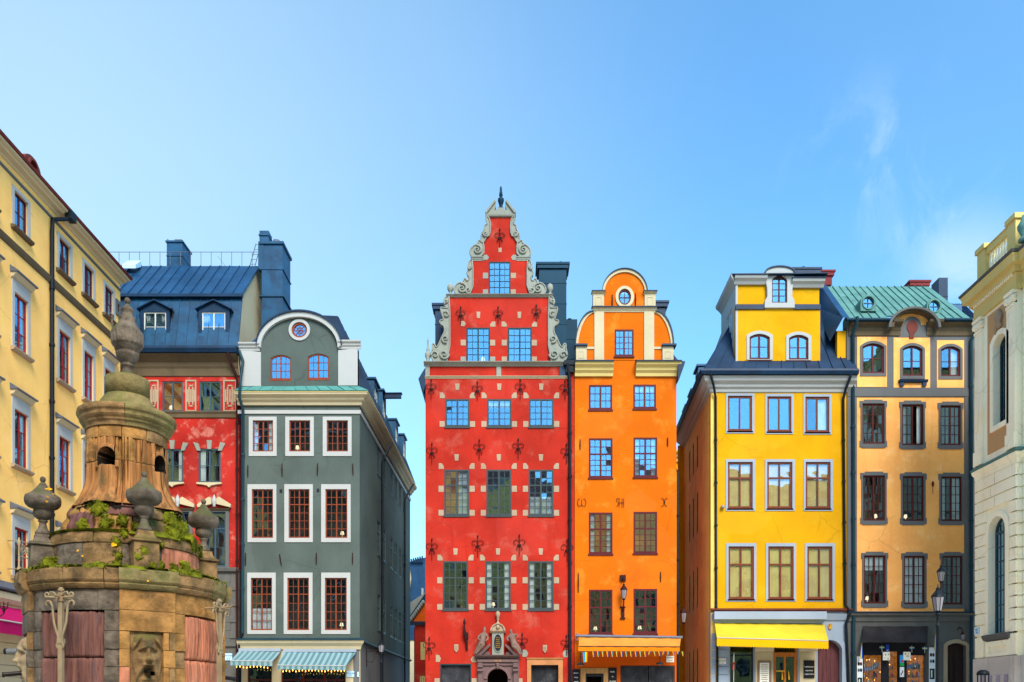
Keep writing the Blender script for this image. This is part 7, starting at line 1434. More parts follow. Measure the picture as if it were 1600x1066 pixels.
tb_ = thing('litter_bin', 'black domed litter bin beside the cream hall', 'bin', (X(1536, 33), 33, 0)); c = (X(1536, 33), 33, 0); zt_ = Z(1047, 33)
b = MB(); b.lathe(c, [(.2, 0), (.22, .05), (.22, zt_-.55), (.2, zt_-.5)], 18); b.build('bin_body', 'metal_black', tb_); b = MB(); b.lathe(c, [(.23, zt_-.2), (.24, zt_-.16), (.2, zt_-.06), (.1, zt_), (.01, zt_+.01)], 18); b.build('bin_lid', 'metal_black', tb_)
b = MB()
for a in range(4): d = Vector((math.cos(a*PI/2+.7), math.sin(a*PI/2+.7), 0))*.2; b.tube([Vector(c)+d+Vector((0, 0, zt_-.52)), Vector(c)+d+Vector((0, 0, zt_-.18))], .025, 5)
b.build('lid_support', 'metal_black', tb_)
# ================================================================ the far side of the square, behind the camera (seen mirrored in the panes; heights raised to block sky from them)
opp = [(-58, -44, 25, 'cream', 'cream town house behind the camera at the far left of the square'), (-44, -32, 28, 'pale_yellow', 'pale yellow town house behind the camera second from the far left'), (-32, -20, 37, 'greybrown', 'tall brown town house behind the camera between yellow and cream'), (-20, -9, 36, 'cream', 'cream town house behind the camera across the square'), (-9, 1, 30, 'pale_yellow', 'pale yellow town house directly behind the camera'), (1, 12, 27, 'peach', 'peach town house behind the camera across the square'), (12, 24, 29, 'cream_yellow', 'light yellow town house behind the camera right of the peach one'), (24, 38, 27, 'pale_yellow', 'pale yellow town house behind the camera second from the far right'), (38, 54, 28, 'cream', 'cream town house behind the camera at the far right of the square')]
for x0, x1, h, m, lbx in opp:
    t = thing('town_house', lbx, 'house', ((x0+x1)/2, -26, 0)); G = Frame((0, -26, 0), (-1, 0)); hl = []
    n = int((x1-x0)/2.6)
    for k in range(5):
        for i in range(n): u = -x1+.9+i*(x1-x0-.6)/n; hl.append((u, 1.2+k*3.9, u+1.1, 3.3+k*3.9))
    hl = [q for q in hl if q[3] < h-1]
    b = MB(); b.plate(G, R4((-x1, 0, -x0, h)), [R4(q) for q in hl], -.3, 0); b.box(G, (-x1, 0, -x1+.3, h), -9, -.3); b.box(G, (-x0-.3, 0, -x0, h), -9, -.3); b.build('wall', m, t)
    for q in hl: b = MB(); b.box(G, q, -.35, -.25, 0); um = (q[0]+q[2])/2; b.box(G, (um-.04, q[1], um+.04, q[3]), -.25, -.2, 1); b.box(G, (q[0], q[1]+1.3, q[2], q[1]+1.38), -.25, -.21, 1); b.build('window', ['board_black', 'wf_white'], t)
    b = MB(); b.mould(G, -x1, -x0, [(0, h-.5), (.3, h-.2), (.4, h), (0, h+.05)]); b.build('cornice', 'white', t)
    A = (x1, -25.7, h); B = (x0, -25.7, h); b = MBF(); b.add([A, B, (x0, -30, h+4), (x1, -30, h+4)], [(0, 1, 2, 3)]); b.add([(x1, -30, h+4), (x0, -30, h+4), (x0, -35, h), (x1, -35, h)], [(0, 1, 2, 3)]); b.build('roof', 'roof_red', t)
# ================================================================ FOUNTAIN
FC = Vector((-4.553, 10.0, 0)); PSI0 = math.radians(-65.5)      # direction from the well towards the camera
ft = thing('stone_fountain', 'mossy old stone well pump with carved urns and grotesque masks at the left', 'fountain', FC)
def psi(deg): return PSI0+math.radians(deg)
MASKS = [11, 101, 191, -79]; REDS = [-34, 56, 146, 236]
def nrm(a):
    while a > 180: a -= 360
    while a <= -180: a += 360
    return a
HALF = 15.2
def plan(deg, D_=1.06, R_=1.035):
    for m_ in MASKS:
        d = nrm(deg-m_)
        if abs(d) <= HALF: return D_/math.cos(math.radians(d))
    return R_
def nz(x, y, z): return noise.noise(Vector((x, y, z)))
def ring_block(name, m, d0, d1, z0, z1, rf, rin, na=None, nz_=2, gap=.006, rough=0.0, bulge=0.0, parent=ft, smooth=False, round_=.006, m2=None):
    """curved block between angles d0..d1 (degrees round the well) and heights z0..z1; rf(deg, t, z) gives the outer radius"""
    na = na or max(2, int((d1-d0)/3.0)); b = MBF(); V = []; R0_ = rf((d0+d1)/2, .5, (z0+z1)/2); g = math.degrees(gap/2/R0_)
    o = random.uniform(-.004, .006)
    for j in range(nz_+1):
        t = j/nz_; z = z0+gap/2+(z1-z0-gap)*t
        for i in range(na+1):
            s = i/na; dg = d0+g+(d1-d0-2*g)*s; r = rf(dg, t, z)+o
            e = min(s*(d1-d0)/57.3*R0_, (1-s)*(d1-d0)/57.3*R0_, t*(z1-z0), (1-t)*(z1-z0))
            if e < .012: r -= round_
            a = psi(dg); x, y = math.cos(a), math.sin(a)
            if rough: r += rough*nz(x*r*9, y*r*9, z*9)
            V.append((FC.x+x*r, FC.y+y*r, z))
    k = len(V)
    for j in range(nz_+1):
        z = z0+gap/2+(z1-z0-gap)*j/nz_
        for i in range(na+1):
            dg = d0+g+(d1-d0-2*g)*i/na; a = psi(dg); V.append((FC.x+math.cos(a)*rin, FC.y+math.sin(a)*rin, z))
    Fs = []; w = na+1
    for j in range(nz_):
        for i in range(na): q = j*w+i; Fs.append((q, q+1, q+w+1, q+w))
    for i in range(na): Fs.append((i, i+k, i+k+1, i+1)); q = nz_*w+i; Fs.append((q, q+1, q+k+1, q+k))
    for j in range(nz_): q = j*w; Fs.append((q, q+w, q+w+k, q+k)); q = j*w+na; Fs.append((q, q+k, q+w+k, q+w))
    b.add(V, Fs, 0, smooth)
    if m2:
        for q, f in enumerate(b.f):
            if sum(math.hypot(b.v[x][0]-FC.x, b.v[x][1]-FC.y) for x in f)/4 < .37: b.m[q] = 1  # inner faces near-black: the shade of the openings is painted in
    return b.build(name, [m, m2] if m2 else m, parent)
# core so no light leaks between the blocks
b = MB(); b.lathe(FC, [(.9, 0), (.9, 3.05), (.66, 3.1), (.6, 3.85), (.30, 3.95), (.12, 4.1), (.12, 4.78), (.3, 4.82), (.2, 5.2), (.0, 5.2)], 32); b.build('core', 'hole_shade', ft)
pf_ = lambda dg, t, z: plan(dg)
# --- steps and plinth (below the picture)
for k in range(24): ring_block('stone', 'st_grey', k*15, k*15+15, 0, .28, lambda dg, t, z: plan(dg, 1.28, 1.25), .9)
# --- body: piers with mask panels, rough red fields between
def grooves(dg, z, amp, fx=26, fz=1.6, seed=0):
    a = math.radians(dg); v = nz(math.cos(a)*fx*.35+seed, math.sin(a)*fx*.35, z*fz)*.6+nz(math.cos(a)*fx+seed, math.sin(a)*fx, z*fz*1.7)
    n1 = nz(math.cos(a)*fx*.8+seed+9, math.sin(a)*fx*.8, z*fz*.45); n2 = nz(math.cos(a)*fx*1.3+seed, math.sin(a)*fx*1.3+4, z*fz*.7)
    ck = max(0, 1-abs(n1)/.09)*1.1+max(0, 1-abs(n2)/.07)*.7
    return amp*(v*.55-ck)
zc = [.28+.225*i for i in range(10)]     # courses up to 2.41 roughly
zc = [.28, .50, .73, .96, 1.18, 1.41, 1.64, 1.86, 2.09, 2.32, 2.415]
zc = [.28, .505, .73, .955, 1.18, 1.405, 1.63, 1.85, 2.03, 2.22, 2.415]
warm = {11: ['st_gold', 'st_brown', 'st_red'], 101: ['st_gold', 'st_brown'], -79: ['st_grey', 'st_brown'], 191: ['st_grey', 'st_brown']}  # right piers golden, left piers grey: lit and shaded sides painted in
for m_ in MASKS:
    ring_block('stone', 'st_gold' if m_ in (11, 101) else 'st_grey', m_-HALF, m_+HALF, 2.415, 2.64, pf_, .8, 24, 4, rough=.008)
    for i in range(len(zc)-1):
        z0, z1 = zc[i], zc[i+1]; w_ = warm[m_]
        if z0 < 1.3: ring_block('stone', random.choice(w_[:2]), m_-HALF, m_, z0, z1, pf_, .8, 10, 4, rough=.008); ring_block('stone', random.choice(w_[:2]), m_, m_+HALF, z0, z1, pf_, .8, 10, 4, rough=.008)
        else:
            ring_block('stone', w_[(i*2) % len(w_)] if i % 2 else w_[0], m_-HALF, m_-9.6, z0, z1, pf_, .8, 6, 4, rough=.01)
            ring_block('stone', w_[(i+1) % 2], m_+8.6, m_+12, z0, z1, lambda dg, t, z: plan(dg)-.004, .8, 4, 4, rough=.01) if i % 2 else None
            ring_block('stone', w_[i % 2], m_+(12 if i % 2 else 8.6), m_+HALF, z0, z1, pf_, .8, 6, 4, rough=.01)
    # backing of the mask
    ring_block('mask_panel', 'st_brown', m_-9.6, m_+8.6, 1.63, 2.415, lambda dg, t, z: plan(dg)-.035, .8, 8, 4, rough=.008); ring_block('stone', 'st_brown', m_-9.6, m_+8.6, 1.405, 1.63, pf_, .8, 8, 4, rough=.008)
for r_ in REDS:
    shade_side = r_ in (-34,); mA = 'st_wine' if shade_side else 'st_red'; mB = 'st_grey' if shade_side else 'st_gold'  # left field darker and greyer, its shade painted into the stone
    lo, hi = r_-45+HALF, r_+45-HALF          # the field between two piers: about 30 degrees half-width
    rr = lambda dg, t, z: plan(dg)
    cuts = [lo, lo+(hi-lo)*.38, lo+(hi-lo)*.8, hi]
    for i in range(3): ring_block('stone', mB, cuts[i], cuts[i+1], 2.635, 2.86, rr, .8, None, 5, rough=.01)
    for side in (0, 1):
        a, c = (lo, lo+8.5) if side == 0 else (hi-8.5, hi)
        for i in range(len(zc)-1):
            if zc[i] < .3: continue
            ring_block('stone', 'st_grey' if shade_side else ('st_brown', 'st_gold')[i % 2], a, c, zc[i], zc[i+1], lambda dg, t, z: plan(dg)+(.012 if i % 2 else 0), .8, 6, 4, rough=.01)
        ring_block('stone', 'st_grey' if shade_side else 'st_gold', a, c, 2.415, 2.635, rr, .8, 6, 4, rough=.01)
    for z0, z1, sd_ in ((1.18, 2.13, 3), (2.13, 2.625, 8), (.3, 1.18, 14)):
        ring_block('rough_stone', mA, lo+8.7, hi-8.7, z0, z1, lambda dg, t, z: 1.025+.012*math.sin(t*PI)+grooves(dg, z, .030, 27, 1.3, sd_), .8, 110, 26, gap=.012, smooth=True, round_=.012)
# upper course over piers
for m_ in MASKS: ring_block('stone', 'st_gold' if m_ in (11,) else 'st_brown', m_-HALF, m_+HALF, 2.64, 2.86, lambda dg, t, z: plan(dg)+.004, .8, 24, 5, rough=.008)
# --- cornice in blocks
def cprof(t):
    if t < .28: return .015+.05*(t/.28)**.6
    if t < .34: return .05
    if t < .40: return .068
    return .078
CUT = sorted([m_-HALF for m_ in MASKS]+[m_+HALF for m_ in MASKS]+[r_ for r_ in REDS]+[r_+22 for r_ in REDS])
CUT.append(CUT[0]+360)
for a, c in zip(CUT, CUT[1:]):
    mid = (a+c)/2; ring_block('cornice_stone', 'st_moss' if random.random() < .55 else 'st_brown', a, c, 2.86, 3.08, lambda dg, t, z: plan(dg, 1.06, 1.035)+cprof(t), .8, int((c-a)/1.6)+2, 14, gap=.007, rough=.012, round_=.003)
b = MBF(); b.lathe(FC, [(1.10, 3.072), (.8, 3.09)], 60); b.build('ledge', 'st_grey', ft)
# --- pedestals, tier A
def rA(dg, t, z): return .80+(.03 if z > 3.42 else 0)
n = 12
for i in range(n):
    a = i*30-15+11; cc = a+30
    ring_block('stone', random.choice(['st_grey', 'st_brown', 'st_brown', 'st_grey']) if nrm(i*30) < 100 and nrm(i*30) > -200 and not (20 < nrm(i*30+11) < 100) else 'st_red', a, cc, 3.085, 3.40, rA, .5, None, 5, rough=.014)
    ring_block('stone', random.choice(['st_brown', 'st_moss']), a+9, cc+9, 3.40, 3.52, lambda dg, t, z: .815, .5, None, 3, rough=.016)
for i in range(10):
    a = i*36+5
    ring_block('rough_stone', random.choice(['st_brown', 'st_gold', 'st_wine', 'st_brown']), a, a+36, 3.52, 3.74+.05*((i*7) % 3)/2, lambda dg, t, z: .70-.05*t*t+grooves(dg, z, .02, 14, 2, 5), .3, 20, 12, gap=.02, rough=.03, smooth=True, round_=.02)
for i in range(8):
    a = i*45+17
    ring_block('rough_stone', random.choice(['st_brown', 'st_gold', 'st_moss', 'st_wine']), a, a+45, 3.72, 3.90, lambda dg, t, z: .66-.09*t+grooves(dg, z, .02, 12, 3, 25), .3, 24, 10, gap=.02, rough=.04, smooth=True, round_=.03)
# --- drum with four openings and stone 'falls' below them
OPN = [-30, 54, 146, 236]
def drum(dg, t, z):
    base = .432+.025*max(0, (4.62-z))+(.15*((4.26-z)/.38)**2 if z < 4.26 else 0)
    r = base+grooves(dg, z, .055, 13, .8, 2)
    for o_ in OPN:
        d = nrm(dg-o_)/57.3*.45; zz_ = z-4.34
        # hood moulding round the arch
        rad = math.hypot(d, max(0, zz_-.10)) if zz_ > .10 else abs(d)
        if zz_ > -.02 and rad < .145 and rad > .105 and zz_ < .27: r = base+.012
        if zz_ > .0 and rad <= .105 and zz_ < .3: r = .13
        # the fall
        if zz_ <= .0:
            w_ = .095+.05*min(1, -zz_/.5)
            if abs(d) < w_: q = (1-(d/w_)**2); r = max(r, base+.01+.035*q+(.05*min(1, -zz_/.5)**2)*q+.030*nz(d*38, z*1.6, o_)+.022*nz(d*18, z*1.0, o_+4))
    return r
for i in range(10): ring_block('stone', random.choice(['st_gold', 'st_gold', 'st_brown']), i*36-8, i*36+28, 4.67, 4.80, lambda dg, t, z: .437, .25, 16, 4, rough=.004)
for i in range(12):
    ring_block('rough_stone', 'st_fall' if i % 5 else 'st_gold', i*30-17, i*30+13, 4.40, 4.67, drum, .05, 60, 44, gap=.004, smooth=True, round_=.004, m2='hole_shade')
for i in range(10):
    ring_block('rough_stone', 'st_fall', i*36-24, i*36+12, 3.88, 4.40, drum, .05, 76, 60, gap=.004, smooth=True, round_=.004, m2='hole_shade')
# --- disc, collar, cylinder
dp = lambda t: [.45, .455, .475, .48, .50, .512, .515, .535, .541, .541, .538][min(10, int(t*10))]
for i in range(10): ring_block('disc_stone', random.choice(['st_moss', 'st_moss', 'st_brown']), i*36-3, i*36+33, 4.80, 5.03, lambda dg, t, z: dp(t), .2, 22, 12, gap=.004, rough=.008, round_=.002)
b = MBF(); b.lathe(FC, [(.53, 5.02), (.5, 5.05), (.345, 5.075), (.335, 5.10), (.30, 5.17), (.255, 5.24), (.248, 5.25)], 48); b.build('collar', 'st_moss', ft)
b = MBF(); b.lathe(FC, [(.247, 5.245), (.247, 5.46), (.24, 5.472), (.13, 5.475)], 40); b.build('cylinder_stone', 'st_moss', ft)
# --- great urn
def fl(a, z):
    if 5.67 < z < 5.80: return .05*abs(math.sin(a*9))-.02
    if 5.87 < z < 6.06: return .045*nz(math.cos(a)*9, math.sin(a)*9, z*2.2)+.03*math.sin(a*20+2*nz(0, a, z))
    return 0
up_ = [(.13, 5.47), (.125, 5.50), (.085, 5.53), (.055, 5.57), (.048, 5.61), (.062, 5.625), (.076, 5.64), (.062, 5.66), (.07, 5.67), (.105, 5.71), (.122, 5.75), (.126, 5.785), (.115, 5.79), (.13, 5.80), (.152, 5.86), (.158, 5.868), (.166, 5.872), (.172, 5.90), (.176, 5.94), (.177, 5.98), (.172, 6.02), (.160, 6.05), (.148, 6.06), (.125, 6.10), (.10, 6.14), (.094, 6.17), (.098, 6.19), (.09, 6.205), (.062, 6.22), (.06, 6.27), (.072, 6.29), (.074, 6.305), (.05, 6.33), (.028, 6.35), (.018, 6.37)]
b = MBF(); b.lathe(FC, up_, 120, flute=fl); b.build('urn', 'st_grey', ft)
b = MBF(); b.lathe(FC+Vector((0, 0, 6.405)), [(.006, -.036), (.022, -.028), (.032, -.01), (.034, .005), (.028, .025), (.014, .04), (.001, .044)], 20); b.build('urn_ball', 'st_grey', ft)
b = MB(); q = FC+Vector((-.13, -.08, 6.05)); b.tube([q, q+Vector((-.015, 0, .08)), q+Vector((.0, 0, .15)), q+Vector((-.04, 0, .18))], [.012, .014, .012, .008], 6); b.build('urn_handle', 'st_grey', ft)
# --- four corner urns on pedestals
for m_ in MASKS:
    a = psi(m_); c = FC+Vector((math.cos(a), math.sin(a), 0))*.88; G = Frame(c, (-math.sin(a), math.cos(a)))
    def frus(w0, w1, z0, z1, nm, mt):
        b = MBF(); V = [G.p(sx*w, z, sy*w) for w, z in ((w0, z0), (w1, z1)) for sx, sy in ((-1, -1), (1, -1), (1, 1), (-1, 1))]
        b.add(V, [(0, 3, 2, 1), (4, 5, 6, 7), (0, 1, 5, 4), (1, 2, 6, 5), (2, 3, 7, 6), (3, 0, 4, 7)]); return b.build(nm, mt, ft, bev=.008)
    sm_ = 'st_brown' if m_ in (11, 101) else 'st_grey'  # right pedestals warmer, left greyer: the same painted lit and shaded sides
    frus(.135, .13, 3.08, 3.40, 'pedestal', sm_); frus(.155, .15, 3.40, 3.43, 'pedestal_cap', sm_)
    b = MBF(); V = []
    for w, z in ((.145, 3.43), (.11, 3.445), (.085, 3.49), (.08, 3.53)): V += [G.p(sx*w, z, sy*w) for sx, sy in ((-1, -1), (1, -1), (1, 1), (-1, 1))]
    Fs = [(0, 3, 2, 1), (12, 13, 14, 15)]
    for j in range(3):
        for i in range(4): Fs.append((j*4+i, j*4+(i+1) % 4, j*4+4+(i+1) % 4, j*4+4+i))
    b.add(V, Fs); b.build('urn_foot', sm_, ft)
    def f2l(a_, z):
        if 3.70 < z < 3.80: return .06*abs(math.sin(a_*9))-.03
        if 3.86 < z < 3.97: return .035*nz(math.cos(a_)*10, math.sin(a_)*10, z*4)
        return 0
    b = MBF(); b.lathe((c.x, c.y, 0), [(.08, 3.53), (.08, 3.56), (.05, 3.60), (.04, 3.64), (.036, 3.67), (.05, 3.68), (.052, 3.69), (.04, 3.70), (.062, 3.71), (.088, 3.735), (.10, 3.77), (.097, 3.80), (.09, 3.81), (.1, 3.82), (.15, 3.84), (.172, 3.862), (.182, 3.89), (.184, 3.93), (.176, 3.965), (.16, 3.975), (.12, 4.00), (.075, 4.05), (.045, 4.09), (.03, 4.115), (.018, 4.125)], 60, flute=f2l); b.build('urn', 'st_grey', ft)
    b = MBF(); b.lathe((c.x, c.y, 4.155), [(.006, -.034), (.022, -.026), (.03, -.008), (.031, .006), (.024, .024), (.01, .034), (.001, .036)], 16); b.build('urn_ball', 'st_grey', ft)
# --- masks with spouts
def gs(u, v, cu, cv, su, sv, h, rot=0):
    du, dv = u-cu, v-cv
    if rot: c_, s_ = math.cos(rot), math.sin(rot); du, dv = du*c_+dv*s_, -du*s_+dv*c_
    return h*math.exp(-(du/su)**2-(dv/sv)**2)
def mask_h(u, v):
    """u in metres from the middle, v height; relief of a grimacing face with wing-like ears"""
    h = .0; s = abs(u)
    h += gs(s, v, 0, 2.10, .13, .26, .085)+gs(s, v, 0, 2.30, .07, .08, .05)
    h += gs(s, v, .115, 2.30, .03, .10, .05, .55)-gs(s, v, .095, 2.27, .012, .07, .03, .55)        # ears
    h += gs(s, v, .055, 2.235, .05, .016, .035, -.5)                                               # brows
    h -= gs(s, v, .055, 2.195, .03, .022, .035); h += gs(s, v, .055, 2.195, .015, .013, .028)      # eyes
    h += gs(s, v, 0, 2.17, .018, .06, .045)+gs(s, v, 0, 2.115, .026, .022, .05)+gs(s, v, .024, 2.108, .014, .014, .028)   # nose
    h += gs(s, v, .075, 2.12, .035, .04, .035)                                                     # cheeks
    h += gs(s, v, .045, 2.05, .02, .08, .03, .3)+gs(s, v, 0, 2.055, .045, .014, .035)              # moustache, lip
    h -= gs(s, v, 0, 1.985, .04, .055, .10); h += gs(s, v, 0, 1.90, .05, .018, .03)                # mouth
    h += gs(s, v, .11, 1.93, .02, .12, .035, .25)+gs(s, v, .14, 2.05, .012, .10, .025, -.2)        # beard locks
    h += .012*nz(u*40, v*14, 3)*(1 if v < 2.0 else .3)
    for k in range(4): h += gs(s, v, .02+.03*k, 1.78-.02*k, .010, .08, .025, .15)
    return max(-.03, h)
for m_ in MASKS:
    a = psi(m_); Nn = Vector((math.cos(a), math.sin(a), 0)); G = Frame(FC+Nn*1.03, (-math.sin(a), math.cos(a))); b = MB(); nu, nv = 64, 110; V = []
    for j in range(nv+1):
        for i in range(nu+1): u = -.17+.33*i/nu; v = 1.66+.74*j/nv; ed = min(i, nu-i, j, nv-j)/6; V.append(G.p(u-.003, v, mask_h(u, v)*min(1, ed)-.01))
    w = nu+1; b.add(V, [(j*w+i, j*w+i+1, j*w+w+i+1, j*w+w+i) for j in range(nv) for i in range(nu)], 0, True); b.build('mask', 'st_brown' if m_ in (11, 101) else 'paint_cream', ft)
    b = MB(); P = [G.p(0, 1.985, -.02), G.p(0, 1.975, .08), G.p(.0, 1.955, .24)]; 
    b.tube(P, [.026, .026, .024], 14, caps=False); b.tube([P[2]-Nn*.02, P[2]+Nn*.003], .029, 14, caps=False); b.tube([P[0], P[1], P[2]], [.021, .021, .019], 14, 1, caps=False)
    b.build('spout', ['bronze_dark', 'hole_shade'], ft)
# --- iron bucket stands
for dg, lbx in ((-31, 'left'), (52, 'right')):
    a = psi(dg); Nn = Vector((math.cos(a), math.sin(a), 0)); G = Frame(FC+Nn*1.22, (-math.sin(a), math.cos(a))); b = MBF(); T = 2.80
    b.box(G, (-.024, .0, .024, T), -.02, .02); b.lathe(G.p(0, T, 0), [(.03, 0), (.035, .02), (.02, .04), (.02, .045)], 8)
    b.box(G, (-.036, T-.10, .036, T-.03), -.03, .03)
    for s in (-1, 1):
        for G2, L_ in ((G, .155),):
            b.tube([G.p(s*.02, T-.06, .01), G.p(s*L_, T-.055, .03)], .014, 6)
            sp_ = [G.p(s*(L_-.02+.022*math.cos(t)), T-.035+.022*math.sin(t), .03) for t in [-1.5+.5*k for k in range(11)]]; b.tube(sp_, .010, 6)
            b.tube([G.p(s*.03, T-.04, .03), G.p(s*.06, T-.01, .03), G.p(s*.09, T-.005, .03), G.p(s*.10, T-.03, .03)], .009, 6)
        arc_ = [G.p(s*x, T+z, .015) for x, z in ((.15, -.14), (.158, -.115), (.14, -.095), (.11, -.10), (.085, -.15), (.075, -.25), (.068, -.32), (.045, -.40), (.022, -.46), (.02, -.52), (.04, -.56), (.03, -.59), (.015, -.57))]
        b.tube(arc_, [.009, .010, .012, .013, .013, .013, .013, .013, .013, .012, .012, .01, .006], 6)
    b.tube([G.p(.0, T-.06, 0), G.p(0, T-.05, .16), G.p(0, T-.02, .17)], .012, 6); b.tube([G.p(0, T-.06, 0), G.p(0, T-.06, -.18)], .012, 6)
    b.box(G, (-.03, T-.54, .03, T-.49), -.027, .027); b.build('bucket_stand', 'paint_cream', ft)
# --- moss, on the ledges and clinging to the blocks
def moss_cap(r0, r1, z, d0, d1, th_=.035, na=220, nr=12, sag=.0, seed=0):
    b = MB(); V = []
    for i in range(na+1):
        dg = d0+(d1-d0)*i/na; a = psi(dg)
        for j in range(nr+1):
            t = j/nr; rr1 = min(r1, plan(dg, 1.06, 1.035)+.07) if r1 > 1 else r1; r = r0+(rr1+.012-r0)*t; x, y = math.cos(a)*r, math.sin(a)*r
            h = th_*(nz(x*3+seed, y*3, 1)*1.6+.35+.6*nz(x*14, y*14, seed)+.35*nz(x*40, y*40, seed)); h = h*(1-t**8) - (t**10)*.02*(1 if nz(x*3+seed, y*3, 1) > -.05 else -1)
            V.append((FC.x+x, FC.y+y, z+max(-.02, h)-.004))
    w = nr+1; b.add(V, [(i*w+j, i*w+j+1, i*w+w+j+1, i*w+w+j) for i in range(na) for j in range(nr)], 0, True)
    o = b.build('moss', 'moss', ft); o['kind'] = 'stuff'; return o
moss_cap(.82, 1.13, 3.088, -180, 180, .05, 420, 14)
moss_cap(.66, .83, 3.525, -180, 180, .035, 260, 8, seed=5)
def clumps(spots, name='moss'):
    b = MB(); rng = random.Random(4)
    for (dg, z, r, R_, cnt) in spots:
        a0 = psi(dg); cx = FC+Vector((math.cos(a0)*R_, math.sin(a0)*R_, z)); Nn = Vector((math.cos(a0), math.sin(a0), 0)); T = Vector((-Nn.y, Nn.x, 0))
        for k in range(int(cnt*.8)):
            q = rng.gauss(0, .45); w_ = rng.gauss(0, .45); p = cx+T*q*r+Vector((0, 0, w_*r*1.1)); s = rng.uniform(.004, .010)*(1+r*2)
            # small rough pellet
            V = []; n1 = 6
            for jj, (rr, zz_) in enumerate(((.5, -.7), (1, 0), (.6, .7))):
                for i in range(n1): t = 2*PI*i/n1+jj; f = rng.uniform(.7, 1.3)*s; V.append(p+T*math.cos(t)*rr*f+Vector((0, 0, 1))*zz_*s*.9+Nn*math.sin(t)*rr*f*.5)
            V.append(p+Vector((0, 0, s))); V.append(p-Vector((0, 0, s)))
            Fs = [(j*n1+i, j*n1+(i+1) % n1, (j+1)*n1+(i+1) % n1, (j+1)*n1+i) for j in range(2) for i in range(n1)]+[(12+i, 12+(i+1) % n1, 18) for i in range(n1)]+[((i+1) % n1, i, 19) for i in range(n1)]
            b.add(V, Fs, 0, True)
    o = b.build(name, 'moss', ft); o['kind'] = 'stuff'
sp = []
rg = random.Random(11)
for dg, z, r, R_, c in ((-26, 3.78, .09, .69, 130), (-18, 3.62, .08, .73, 110), (-4, 3.66, .06, .74, 70), (-40, 3.60, .06, .74, 60), (-36, 3.84, .06, .62, 60), (8, 3.60, .05, .78, 40),
    (44, 3.72, .10, .70, 190), (56, 3.62, .11, .73, 210), (66, 3.70, .09, .70, 150), (38, 3.55, .08, .82, 110), (60, 3.50, .09, .84, 150), (75, 3.46, .07, .84, 90), (85, 3.6, .08, .74, 90),
    (-8, 3.40, .06, .82, 90), (-6, 3.25, .05, .82, 70), (-7, 3.14, .07, .84, 90), (-2, 3.50, .05, .83, 60), (36, 3.16, .07, .84, 90), (48, 3.20, .09, .84, 130), (66, 3.15, .09, .86, 120), (-60, 3.13, .05, .84, 50), (-30, 3.12, .05, .83, 40),
    (9, 3.30, .05, 1.015, 60), (6, 3.22, .05, 1.018, 60), (14, 3.14, .05, 1.02, 50), (22, 3.18, .06, .9, 60), (24, 3.42, .04, .86, 40), (-77, 3.30, .05, 1.015, 70), (-66, 3.14, .08, .95, 90), (93, 3.14, .06, 1.0, 60), (98, 3.2, .04, 1.02, 30)): sp.append((dg, z, r, R_, c))
for k in range(160): sp.append((rg.uniform(-110, 130), 3.085+rg.uniform(-.004, .012), .03, rg.choice([rg.uniform(.85, 1.12), 1.115]), 9))
clumps(sp)
def moss_patch(dg, z, r, R_):
    b = MB(); n = 26; V = []; a0 = psi(dg); sd = dg*.7+z*9
    for j in range(n+1):
        for i in range(n+1):
            x, y = (i/n*2-1)*1.35, (j/n*2-1)*1.35; dd = math.hypot(x, y); e = .62-dd+.45*nz(x*1.8+sd, y*1.4, sd)+.3*nz(x*5, y*5, sd)
            if max(abs(x), abs(y)) > 1.2: e = -1
            h = .013*min(1.0, e*3) if e > 0 else e*.22+.007*nz(x*9, y*9, sd)+.004*nz(x*24, y*24, sd); aa = a0+x*r/R_; rr = R_+h-.004
            V.append((FC.x+math.cos(aa)*rr, FC.y+math.sin(aa)*rr, z+y*r*1.15))
    w = n+1; b.add(V, [(j*w+i, j*w+i+1, j*w+w+i+1, j*w+w+i) for j in range(n) for i in range(n)], 0, True); o = b.build('moss', 'moss', ft); o['kind'] = 'stuff'
for q in sp[:30]: moss_patch(q[0], q[1], q[2]*1.15, q[3])
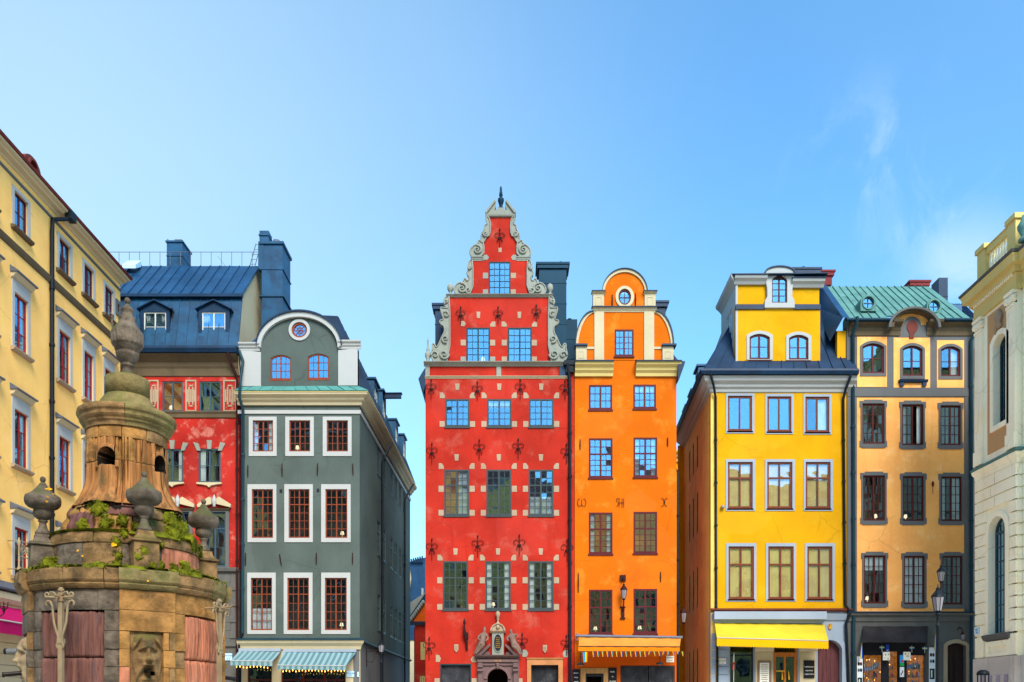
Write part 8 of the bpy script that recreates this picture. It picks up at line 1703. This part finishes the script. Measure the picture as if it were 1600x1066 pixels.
# --- yellow autumn leaves caught on the stones
def leaf(p, s, rz, tilt, n_=0):
    b = MB(); M = Matrix.Translation(p) @ Matrix.Rotation(rz, 4, 'Z') @ Matrix.Rotation(tilt, 4, 'X'); P = []
    for i in range(12): a = 2*PI*i/12; r = s*(1+.28*math.cos(3*a))*(.8+.2*(i % 2)); P.append(M @ Vector((r*math.cos(a), r*math.sin(a)*.8, .25*r*abs(math.sin(a)))))
    P.append(M @ Vector((0, 0, 0))); P2 = [q+Vector((0, 0, .0015)) for q in P]; k = len(P)
    b.add(P+P2, [((i+1) % 12, i, 12) for i in range(12)]+[(i+k, (i+1) % 12+k, 12+k) for i in range(12)]+[(i, (i+1) % 12, (i+1) % 12+k, i+k) for i in range(12)])
    o = b.build('leaf', 'leaf_yellow'); tag(o, LEAF.pop(0), 'leaf', 'autumn leaves on the fountain'); return o
LEAF = ['largest yellow leaf, high on the lid of the left urn', 'small yellow leaf just right of the largest one on the left urn lid', 'second largest yellow leaf, right side of the left urn rim', 'yellow leaf at the middle of the left urn rim', 'small yellow leaf low on the left urn rim, right of the middle', 'yellow leaf at the far right edge of the left urn rim', 'yellow leaf hanging under the front of the left urn rim', 'lowest and smallest yellow leaf under the left urn rim',
    'bright yellow leaf on the upper plinth left of the middle urn', 'small yellow leaf on the grey plinth block, the higher of two', 'tiny yellow leaf on the fountain cornice below the middle urn', 'yellow leaf lying on the mossy ledge left of the middle pedestal', 'small yellow leaf on the grey plinth block, the lower of two']
a = psi(-79); uc = FC+Vector((math.cos(a), math.sin(a), 0))*.88
cd = Vector((-uc.x, -uc.y, 0)).normalized(); rt_ = Vector((-cd.y, cd.x, 0))
for dx, z, rr, s in ((.05, 4.03, .10, .030), (.075, 4.045, .09, .018), (.10, 3.965, .168, .024), (.05, 3.93, .182, .02), (.08, 3.91, .175, .016), (.125, 3.92, .145, .016), (.03, 3.885, .185, .02), (.036, 3.872, .182, .014)):
    leaf(uc+rt_*dx*1.0+cd*math.sqrt(max(.0001, rr*rr-dx*dx))+Vector((0, 0, z)), s, random.random()*6, 1.2+random.uniform(-.4, .4))
for dg, z, R_, s in ((-9, 3.36, .86, .03), (-36, 3.3, .835, .016), (10, 2.95, 1.15, .012), (-1, 3.12, .95, .02), (-32, 3.24, .835, .012)):
    a = psi(dg); leaf(FC+Vector((math.cos(a)*R_, math.sin(a)*R_, z)), s, a+PI/2, 1.3)
